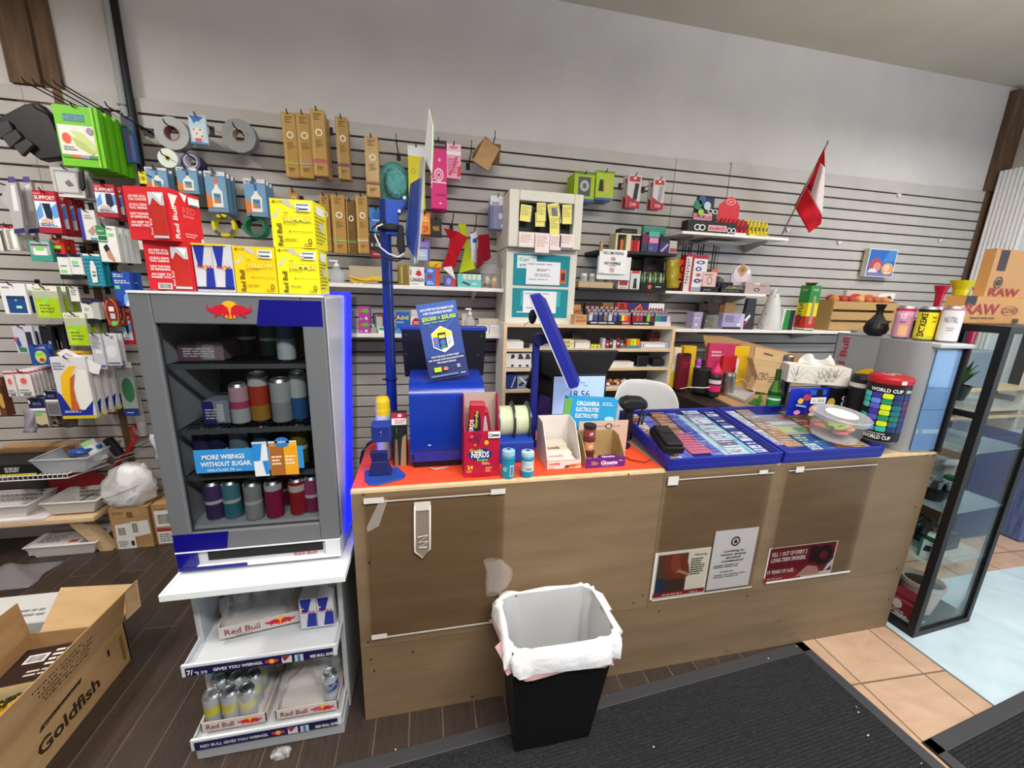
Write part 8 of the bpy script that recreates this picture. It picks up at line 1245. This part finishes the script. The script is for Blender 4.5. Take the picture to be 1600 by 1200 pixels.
def beer(label,x,y,bands,extra=None,h=.15,r_=.034):
    mb=MB();cx,cy=x,y;can(mb,(cx,cy,TZ2),r_,h,bands,seg=24)
    if extra:extra(mb,(cx,cy,TZ2),r_,h)
    return tag(mb.build('drink_can'),label,'can','cans on the small grey fridge')
def e1(mb,c,r_,h):wrap(mb,'ICE',c,r_,h*.62,h*.14,-2.95,.6,'#f4eef2');wrap(mb,'PEACH',c,r_,h*.48,h*.06,-2.9,.6,'#5a1a3a');mb.add([(c[0]+(r_+.0008)*math.cos(a),c[1]+(r_+.0008)*math.sin(a),c[2]+z) for z in (h*.1,h*.4) for a in (-2.9,-2.6,-2.3,-2.0)],[(0,1,5,4),(1,2,6,5),(2,3,7,6)],'#e0b080')
def e2(mb,c,r_,h):vwrap(mb,'EXTREME',c,r_,h*.12,h*.68,-2.6,.6,'#17171a',.04);wrap(mb,'ENERGY',c,r_,h*.66,h*.06,-2.1,.6,'#4a7a2a');wrap(mb,'LIME',c,r_,h*.55,h*.05,-2.05,.45,'#4a7a2a')
def e3(mb,c,r_,h):wrap(mb,'NÜTRL',c,r_,h*.55,h*.15,-3.2,1.2,'#3a3a40',0);wrap(mb,'VODKA SODA',c,r_,h*.38,h*.035,-2.85,.7,'#b06a72');wrap(mb,'RASPBERRY',c,r_,h*.32,h*.03,-2.8,.6,'#b06a72')
beer('pink and peach can, left of three on the small grey fridge',wy(1409,513,-1.33).x,-1.33,[(.75,'#c890ac'),(.9,'#d8a8c0'),(1,'#b8305a')],e1);beer('yellow can with black EXTREME lettering, middle of three',wy(1443,520,-1.405).x,-1.405,[(.12,'#c8c020'),(.9,'#e8d81e'),(1,'#17171a')],e2);beer('white can lettered NÜTRL in front of the kraft box',wy(1479,526,-1.47).x,-1.47,[(.95,'#dcdde0'),(1,'#c86a80')],e3,.157,.035)
beer('red can peeping out between the yellow and the white can',wy(1462,520,-1.395).x+.0,-1.385,[(1,'#c02030')])
# ---------------------------------------------------------------- tall glass display cabinet
Tc=Matrix.Translation((2.344,-1.6,0))@Matrix.Rotation(R(4),4,'Z');CW,CD,CH=.435,.36,1.545
t=thing('glass_cabinet','tall black framed glass display cabinet at the end of the counter','cabinet',(2.344,-1.6,0));KB='#0c0c0e'
mb=MB();mb.T=Tc;mb.box(0,CW,0,CD,0,.03,KB);mb.build('base',t);mb=MB();mb.T=Tc;mb.box(0,CW,0,CD,CH-.03,CH,KB);mb.build('top',t)
for x,y,a in ((0,0,.036),(CW-.03,0,.03),(0,CD-.03,.03),(CW-.03,CD-.03,.03)):mb=MB();mb.T=Tc;mb.box(x,x+a,y,y+.03,.0305,CH-.0305,KB);mb.build('corner_post',t)
for a in ((.036,CW-.03,.006,.01),(.036,CW-.03,CD-.01,CD-.006)):mb=MB();mb.T=Tc;mb.box(*a,.0305,CH-.0305,'#f6fafac.05');mb.build('glass_pane',t)
for x in (.006,CW-.01):mb=MB();mb.T=Tc;mb.box(x,x+.004,.03,CD-.03,.0305,CH-.0305,'#f6fafac.05');mb.build('glass_pane',t)
SH=(.4,.68,.98,1.18)
for z in SH:mb=MB();mb.T=Tc;mb.box(.012,CW-.012,.012,CD-.012,z-.006,z,'#cfe4e8w.25');mb.build('glass_shelf',t)
for z in (1.16,):mb=MB();mb.T=Tc;mb.box(.0,.03,.03,CD-.03,z-.02,z+.004,KB);mb.build('side_rail',t)
mb=MB();mb.T=Tc;mb.box(-.006,-.001,.34,.39,.9,1.0,'#2a2a2e');mb.build('door_catch',t)
def ci(x,y,z):return Tc@Vector((x,y,z))
def cbox(nm,label,cat,x0,x1,y0,y1,z,h,col,fr=None,bev=.001):
    mb=MB();mb.T=Tc;mb.box(x0,x1,y0,y1,z,z+h,col)
    if fr:mb.front(x0,x1,z,z+h,y0,fr);mb.side(x0,y0,y1,z,z+h,fr,True)
    return tag(mb.build(nm,bevel=bev),label,cat)
q=Tc.inverted()@wz(1466,962,.032)
t=thing('flower_pot','pale terracotta flower pot on the floor of the glass cabinet','pot',tuple(ci(.22,.12,.032)));mb=MB();c=ci(.22,.12,.032);mb.lathe([(.06,0),(.085,.15),(.09,.152),(.09,.175),(.082,.175),(.078,.15),(.055,.01)],'#c8b0a4',tuple(c),24,cap=False);mb.build('pot_body',t);mb=MB();mb.lathe([(.08,.15),(.0001,.155)],'#3a2a20',tuple(c),16,cap=False);mb.build('soil',t)
cbox('red_bag','red patterned bag at the bottom left of the glass cabinet','bag',.05,.13,.05,.16,.032,.13,'#8a2430',[('e','#e0d0cc',.4,.5,.2,.2),('r','#c84a54',0,.7,1,.8),('l','#e8d8d4',.1,.1,.9,.3,2)],.01)
mb=MB();mb.T=Tc;mb.grid(lambda a,b:(.04+.1*a,.03+.1*b,.034+.05*math.sin(a*math.pi)*math.sin(b*math.pi)*(1+.3*math.sin(a*15+b*9))),12,8,'#d8dcdcw.4');tag(mb.build('clear_wrap',solid=.002),'clear crumpled wrap on the floor of the glass cabinet','wrap')
def plant(label,c,n,h,sp,cols,pot,ph,pr,seed,kind='potted_plant'):
    t=thing(kind,label,'plant',tuple(c));mb=MB();mb.lathe([(pr*.75,0),(pr,ph),(pr*.92,ph),(pr*.9,ph*.9)],pot,tuple(c),16,cap=False);mb.lathe([(pr*.9,ph*.9),(.0001,ph*.92)],'#2a2018',tuple(c),12,cap=False);mb.build('pot',t);mb=MB();rs=random.Random(seed)
    for k in range(n):
        a=rs.uniform(0,6.28);s_=Vector((math.cos(a),math.sin(a),0));w_=Vector((-s_.y,s_.x,0));b0=Vector(c)+Vector((0,0,ph*.9))+s_*pr*.4*rs.random();L_=h*rs.uniform(.5,1);lean=rs.uniform(.2,1)*sp;wd=rs.uniform(.008,.016)
        mb.add([b0,b0+Vector((0,0,L_*.55))+s_*lean*.35-w_*wd,b0+Vector((0,0,L_))+s_*lean,b0+Vector((0,0,L_*.55))+s_*lean*.35+w_*wd],[(0,1,2,3)],rs.choice(cols))
    mb.build('leaves',t);return t
plant('leafy plant with pale tips on the top shelf of the glass cabinet',ci(.17,.2,SH[3]),40,.13,.06,['#2a3a20','#4a6a34','#d8d4c8','#b87a70','#1f2a18'],'#1a1a1c',.07,.06,3)
plant('dark bushy plant low in the glass cabinet behind the thick post',ci(.09,.2,SH[0]-.0),60,.16,.08,['#1a1f1a','#2a302a','#343c34'],'#141414',.05,.05,8)
t=thing('dark_bowl','black bowl with glass rim pieces on a shelf of the glass cabinet','bowl',tuple(ci(.12,.12,SH[1])));c=tuple(ci(.12,.14,SH[1]));mb=MB();mb.lathe([(.04,0),(.05,.02),(.065,.07),(.075,.075),(.06,.07),(.04,.01)],'#141214',c,20,cap=False);mb.build('bowl_body',t)
for k in range(8):a=k*.8;mb=MB();mb.lathe([(.007,.07),(.009,.1)],'#8a8a90',(c[0]+.05*math.cos(a),c[1]+.05*math.sin(a),c[2]),8);mb.build('glass_piece',t)
mb=MB();rs=random.Random(4);c=ci(.13,.24,SH[1]+.11);mb.ball(tuple(c+Vector((0,0,.03))),.06,.05,.07,'#d8d0d8',10);mb.v=[(x+rs.uniform(-.006,.006),y+rs.uniform(-.006,.006),z+rs.uniform(-.01,.01)) for x,y,z in mb.v];mb.box(c.x-.05,c.x+.05,c.y-.04,c.y+.04,SH[1],c.z-.02,'#cfc8cc');tag(mb.build('tissue_bag'),'white and pink tissue paper bag behind the black bowl in the cabinet','paper bag')
cbox('green_box','dark green box right of the black bowl in the cabinet','box',.21,.25,.1,.16,SH[1],.11,'#1f5a3a',[('r','#c8d0b8',.2,.6,.8,.8),('r','#0e2a1a',0,0,1,.1)])
cbox('phone_box','green and white boxed gadget on the lower shelf of the cabinet','box',.05,.13,.04,.1,SH[0],.12,'#dfe4e2',[('r','#1f6a4a',0,.8,1,1),('p','#2a3a44',[(.3,.3),(.75,.36),(.8,.62),(.4,.58)]),('r','#2f7a5a',0,0,.2,.8)])
cbox('black_case','open black presentation case on the lower shelf of the cabinet','case',.2,.33,.08,.2,SH[0],.08,'#151517',[('r','#3a3a40',.1,.2,.9,.4)],.004)
for k,(x,y,an) in enumerate(((.07,.1,20),(.13,.06,-35),(.18,.16,60))):
    mb=MB();mb.T=Tc@rotz(an,(x,y,0));mb.box(x-.05,x+.05,y-.012,y+.012,SH[0]+.125+.012*k,SH[0]+.135+.012*k,('#2a2a2c','#4a4240','#1a1a1c')[k])
    tag(mb.build('dark_pipe',bevel=.003),('lowest dark pipe piece on the boxed gadget','middle dark pipe piece laid crosswise in the cabinet','upper dark pipe piece in the cabinet')[k],'pipe','dark pipe pieces in the cabinet')
vasep('clear glass bottle vase at the right of the cabinet',tuple(ci(.32,.24,0).xy),SH[1],[(.03,0),(.032,.01),(.03,.04),(.034,.05),(.03,.09),(.034,.1),(.03,.14),(.036,.16)],'#d8e0e4w.3');vasep('tall clear glass jar on the upper right shelf of the cabinet',tuple(ci(.34,.2,0).xy),SH[2],[(.04,0),(.042,.01),(.036,.16),(.044,.17)],'#d0d8e0w.25')
mb=MB();c=ci(.3,.14,SH[1]+.0);mb.grid(lambda a,b:(c.x-.05+.11*a,c.y+.06*b,SH[1]+.16+.03*math.sin(a*4)-.02*b),6,4,'#e8e4e4');mb.box(c.x-.02,c.x+.02,c.y+.01,c.y+.05,SH[1]+.0,SH[1]+.16,'#d8d4d2');tag(mb.build('paper_cone',solid=.002),'white paper cone standing beside the clear glass vase in the cabinet','paper')
# kraft cartons on top of the cabinet
y=-1.43;x0=wy(1500,500,y).x;zl0=CH+.001;zl1=wy(1509,462,y).z;ZU=zl1+.001
mb=MB();x1=x0+.5;D_=.07;mb.T=rotz(3,(x0,y,0));mb.box(x0,x1,y,y+D_,zl0,zl1,'#c9914f');W_=x1-x0;mb.front(x0,x1,zl0,zl1,y,[('r','#b8803f',0,0,1,.04),('r','#d8a868',.16,.0,.175,1),('T','#a01c28','RAW',.02,.36,.46,.38),('o','#a05a3a',.64,.5,.12,.18,.9),('T','#a05a3a','CONE',.54,.42,.2,.18),('l','#6a4a2a',.12,.16,.62,.26,1),('r','#3a2a1c',.72,.04,.8,.2)]);mb.top(x0,x1,y,y+D_,zl1,[('r','#dcb888',0,0,1,1)]);mb.front(x0,x0+.07,zl1-.04,zl1,y-.001,[('r','#1a1412',0,0,1,1)])
tag(mb.build('kraft_carton'),'lower kraft carton with red RAW lettering on the glass cabinet','carton','kraft cartons on the cabinet')
xu=wy(1542,445,y+.02).x;zu1=wy(1558,388,y+.02).z
mb=MB();mb.T=rotz(3,(xu,y+.02,0));mb.box(xu,xu+.42,y+.02,y+.06,ZU,zu1,'#bd8a50');mb.front(xu,xu+.42,ZU,zu1,y+.02,[('r','#c89a60',.22,0,.23,1),('r','#2a1c16',.08,.55,.22,.98),('o','#3a2a1e',.17,.3,.07,.13,.8),('e','#3a2a1e',.17,.3,.04,.07),('T','#a01c28','RAW',.06,.02,.5,.17)]);tag(mb.build('kraft_carton'),'upper kraft carton with a dark strip and RAW lettering at the right edge','carton','kraft cartons on the cabinet')
# cups of coloured glass behind the cans, crate of fruit
for u,v0,v1,c,r_,yy_,l in ((1469,446,470,'#c01838',.03,-.95,'crimson flared glass cup behind the yellow can'),(1502,438,462,'#e0d018',.05,-1.0,'yellow flared glass cup behind the white can'),(1531,449,470,'#b81a4a',.035,-.95,'magenta flared glass cup beside the kraft cartons')):
    q0,q1=wy(u,v0,yy_),wy(u-3,v1,yy_);h=q0.z-q1.z;mb=MB();mb.lathe([(r_*.9,.746-q1.z),(r_*.9,-.5),(r_*1.1,-.2),(r_*.5,-.06),(r_*.6,0),(r_*.7,h*.4),(r_*1.15,h),(r_*1.05,h),(r_*.6,h*.4)],c+'g',tuple(q1),20,cap=False);tag(mb.build('glass_cup'),l,'vase','coloured glass vases')
mb=MB();mb.box(2.62,3.35,-1.12,-.75,.70,.745,'#5a4632');mb.box(2.65,2.72,-1.09,-.78,0,.70,'#4a3a2a');mb.box(3.25,3.32,-1.09,-.78,0,.70,'#4a3a2a')
tag(mb.build('side_table'),'dark side table behind the glass cabinet carrying the coloured vases','table')
yq=-.27;x0,x1=wy(1302,480,yq).x,wy(1402,485,yq).x;z0=ZC+.001;zt_=wy(1350,470,yq).z;t=thing('fruit_crate','small slatted wooden crate of fruit behind the black vase','crate',((x0+x1)/2,yq+.08,z0))
for k in range(3):mb=MB();z=z0+(zt_-z0)*(.02+.34*k);mb.box(x0,x1,yq,yq+.012,z,z+(zt_-z0)*.26,'#b8945e');mb.build('front_slat',t)
for x in (x0,x1-.02):mb=MB();mb.box(x,x+.02,yq+.0125,yq+.17,z0,zt_,'#a8844e');mb.build('end_panel',t)
mb=MB();mb.box(x0+.0205,x1-.0205,yq+.158,yq+.17,z0,zt_,'#8a6a40');mb.build('back_panel',t)
rs=random.Random(14)
for k in range(14):x=x0+.05+(x1-x0-.1)*((k*5)%14)/13;mb=MB();mb.ball((x,yq+.05+.06*(k%2),zt_-.0+.012*rs.random()),.034,.034,.032,rs.choice(['#b85a2a','#c8783a','#a83a2a','#d89a5a']),8);tag(mb.build('toy_fruit'),'round orange-brown fruit in the wooden crate','fruit','fruit in the crate')
on(1322,455,1398,zt_,-.15,.03,'printed_board','pale printed board standing behind the fruit crate','board','#c8b8a8',[('e','#b84a3a',.2,.4,.12,.3),('e','#c86a4a',.45,.35,.12,.3),('p','#e4e0dc',[(.6,.2),(1,.3),(1,.9),(.7,.8)]),('p','#3a2a24',[(.7,.3),(.95,.3),(.9,.6)])])
# ---------------------------------------------------------------- desk behind the counter at the right
zd=1.0;t=thing('work_board','brown board lying on a cupboard behind the ticket trays, right of the chair','board',(1.95,-.6,zd));mb=MB();pts=[wz(u,v,zd) for u,v in ((1058,596),(1100,612),(1168,646),(1222,643),(1226,628),(1185,560))]
mb.slab([(q.x,min(q.y,-.2),zd) for q in pts[:5]]+[(2.6,-.35,zd),(2.1,-.21,zd)],(0,0,-1),.012,'card');mb.build('board',t)
mb=MB();mb.box(1.62,2.5,-.80,-.22,0,zd-.013,'#2a2420');tag(mb.build('cupboard'),'dark cupboard under the brown board behind the counter','cupboard')
yk=-.36
def dk(u0,v0,u1,d,name,label,cat,base,fr,y=-.5,bev=.002,ang=0):return on(u0,v0,u1,zd+.001,y,d,name,label,cat,base,fr,bev=bev,ang=ang)
dk(1046,543,1062,.05,'yellow_bag','yellow and white striped bag at the left end of the brown board','bag','#d8c030',[('p','#e8dcdc',[(.2,.4),(1,.5),(.9,1),(.3,1)]),('r','#c8b8c8',.3,.6,.4,.95)],-.4);dk(1066,541,1085,.05,'yellow_bag','plain yellow bag behind the dark red pouch','bag','#e0b818',[],-.38);dk(1061,553,1078,.05,'red_pouch','dark red pouch standing on the left of the brown board','pouch','#6a1422',[('e','#3a0c14',.5,.97,.45,.06),('l','#8a2a3a',.2,.6,.8,.8,2)],-.46,.008)
t=thing('white_bottle','white bottle with a purple cap beside the black cylinder','bottle',tuple(wy(1090,580,-.5)));q=wy(1090,580,-.48);mb=MB();mb.lathe([(.026,0),(.028,.01),(.026,.14),(.014,.17)],'#d8d4d8',(q.x,-.48,zd+.001),16);mb.build('bottle_body',t);mb=MB();mb.lathe([(.015,.17),(.016,.2),(.01,.22)],'#b048c0',(q.x,-.48,zd+.001),14);mb.build('cap',t)
q=wy(1103,580,-.55);mb=MB();mb.lathe([(.055,0),(.06,.01),(.065,.16),(.06,.165)],'#1c1c1f',(q.x,-.53,zd+.001),24);tag(mb.build('pen_tub'),'black cylinder tub in the middle of the brown board','tub')
dk(1107,537,1150,.03,'pink_folder','pink folder leaning behind the bottles','folder','#c83a6a',[('r','#e08aa4',.5,.1,.9,.5),('l','#f0c8d4',.1,.7,.5,.85,2)],-.4,ang=-8);dk(1146,541,1166,.02,'yellow_folder','yellow folder standing right of the pink one','folder','#e8c020',[('r','#e8e4e0',.0,.3,.4,.7)],-.42,ang=-10);dk(1127,556,1148,.03,'red_folder','red folder standing in front of the pink one','folder','#c01a2a',[('p','#7a0e18',[(.2,.2),(1,.6),(1,.7),(.2,.35)])],-.5)
t=thing('drink_bottle','black and pink drink bottle with a hot pink top','bottle',tuple(wy(1117,602,-.62)));q=wy(1118,590,-.62);c0=(q.x,-.62,zd+.001);mb=MB();mb.lathe([(.033,0),(.036,.01),(.036,.13),(.03,.145)],'#26222a',c0,20);mb.lathe([(.0365,.035),(.0365,.075)],'#d82a6a',c0,20,cap=False);mb.lathe([(.0368,.085),(.0368,.11)],'#d8d0d4',c0,20,cap=False);mb.build('bottle_body',t);mb=MB();mb.lathe([(.031,.145),(.033,.16),(.022,.185),(.014,.2),(.012,.215)],'#d81f6a',c0,18);mb.build('bottle_top',t)
q=wy(1139,590,-.6);mb=MB();mb.lathe([(.036,0),(.04,.008),(.04,.13),(.036,.15),(.034,.15)],'#b4b6b8M',(q.x,-.6,zd+.001),20);tag(mb.build('steel_cup'),'silver cup right of the black and pink drink bottle','cup')
mb=MB();pts=[wz(u,v,zd+.02) for u,v in ((1130,612),(1165,625),(1180,612),(1150,598))];mb.slab([tuple(q) for q in pts],(0,0,-1),.018,'#b8b8ba');tag(mb.build('grey_notebook',bevel=.002),'grey notebook lying on the brown board','notebook')
mb=MB();mb.tube([tuple(wz(u,v,zd+.03+.02*((i%3)))) for i,(u,v) in enumerate(((1062,608),(1075,605),(1100,606),(1128,604),(1150,596),(1160,592),(1172,604),(1180,612)))],.0035,'#e4e0d8',8);tag(mb.build('white_cable'),'white cable curling over the brown board','cable')
mb=MB();P_=[wz(u,v,zd+.003) for u,v in ((1168,630),(1186,634),(1192,626),(1180,622))];mb.slab([tuple(q) for q in P_],(0,0,1),.003,'#1f8a34');a,b=wz(1184,632,zd),wz(1190,626,zd);mb.slab([(a.x,a.y,zd+.006),(b.x,b.y,zd+.006),(b.x,b.y,zd+.06),(a.x,a.y,zd+.055)],(-1,.3,0),.004,'#28a040');tag(mb.build('green_holder'),'bright green folded holder at the front edge of the brown board','holder')
mb=MB();y=-.62;pts=[P3(u,v,y) for u,v in ((1176,560),(1223,570),(1220,606),(1214,618),(1174,610),(1184,590))];mb.slab(pts,(0,1,0),.05,'cardlight');o=Vector(P3(1181,594,y-.001));mb.text('LCBO',P3(1179,593,y),(1,0,-.06),(.06,0,1),.1,.05,'#3a2c1e',.0);mb.front(wy(1200,595,y).x,wy(1212,595,y).x,wy(1205,598,y).z,wy(1205,588,y).z,y,[('l','#6a5438',0,0,1,1,3)]);tag(mb.build('kraft_bag_carton'),'small kraft carton lettered LCBO on the brown board','carton')
mb=MB();pts=[P3(u,v,-.56) for u,v in ((1181,542),(1231,551),(1228,570),(1222,569),(1178,560))];mb.slab(pts,(0,1,0),.01,'cardlight');q=[P3(u,v,-.561) for u,v in ((1194,551),(1208,555),(1208,557),(1194,553))];mb.add(q,[(3,2,1,0)],'#2a2018');tag(mb.build('carton_lid'),'kraft flap with a dark hand slot above the LCBO carton','carton flap')
mb=MB();pts=[P3(u,v,-.33) for u,v in ((1099,524),(1134,526),(1272,560),(1266,572),(1268,600),(1180,604),(1112,590))];mb.slab(pts,(0,1,0),.012,'card');tag(mb.build('cardboard_sheet'),'large brown cardboard sheet leaning behind the LCBO carton','cardboard')
mb=MB();pts=[wz(u,v,.93) for u,v in ((1056,620),(1086,634),(1106,628),(1070,614))]
for k in range(6):a=pts[0]+(pts[1]-pts[0])*(k/6);b=pts[3]+(pts[2]-pts[3])*(k/6);d_=(pts[1]-pts[0])*.14;mb.add([tuple(a),tuple(a+d_),tuple(b+d_),tuple(b)],[(0,1,2,3)],('#b8a8a4','#8a8484','#c04a3a','#d8ccc8','#a83a30','#b89a90')[k])
tag(mb.build('magazine_fan',solid=.004),'fan of grey and red leaflets tucked under the brown board','leaflets')
mb=MB();q=wz(1075,628,.9);mb.box(1.50,1.615,-.95,-.6,.88,.9,'#1a2a8a');mb.box(1.52,1.57,-.9,-.65,0,.88,'#2a2420');tag(mb.build('blue_ledge'),'dark blue ledge beside the white chair under the leaflets','ledge')
# ---------------------------------------------------------------- far right background
t=thing('pine_rack','pale pine rack seen through the glass cabinet at the far right','rack',(4.0,-.6,0))
for z in (1.02,.86,.80):mb=MB();mb.box(3.5,4.6,-.68,-.4,z-.02,z,'pine');mb.build('shelf',t)
for x in (3.52,4.56):mb=MB();mb.box(x,x+.04,-.66,-.62,0,1.3,'#d8d4cc');mb.build('upright',t)
def far(nm,label,cat,x0,x1,y0,y1,z0,z1,c,bev=.01):mb=MB();mb.box(x0,x1,y0,y1,z0,z1,c);return tag(mb.build(nm,bevel=bev),label,cat)
far('glass_block','grey glass container on the upper board of the pine rack','container',3.9,4.2,-.65,-.5,1.021,1.3,'#8a929c');far('white_jug','white jug at the left of the pine rack','jug',3.62,3.74,-.64,-.52,1.021,1.25,'#d8dadc',.03)
far('blue_bin','dark blue bin under the boards of the pine rack','bin',3.6,4.0,-1.0,-.70,0,.78,'#1c2a58',.02)
t=thing('blue_crate','tall grey-blue fabric covered crate at the far right','crate',(4.5,-.95,0));noise_mat('denim','#4a5a86','#6a7aa6',8,.9,.2,(14,14,.6));mb=MB();mb.box(4.08,4.6,-1.1,-.75,.004,.66,'denim');mb.build('crate_body',t,bevel=.01);mb=MB();mb.box(4.06,4.62,-1.12,-.73,.6605,.70,'#aab4c4');mb.build('lid',t)
t=thing('blue_barrel','royal blue barrel on a black mat at the right edge','barrel',(4.3,-1.4,0));mb=MB();mb.lathe([(.14,.012),(.15,.03),(.155,.3),(.15,.55),(.14,.57)],'#1a3fa8g',(4.32,-1.30,0),28);mb.build('barrel_body',t);mb=MB();mb.lathe([(.2,0),(.2,.01)],'#17171a',(4.32,-1.30,0),28);mb.build('black_mat',t)
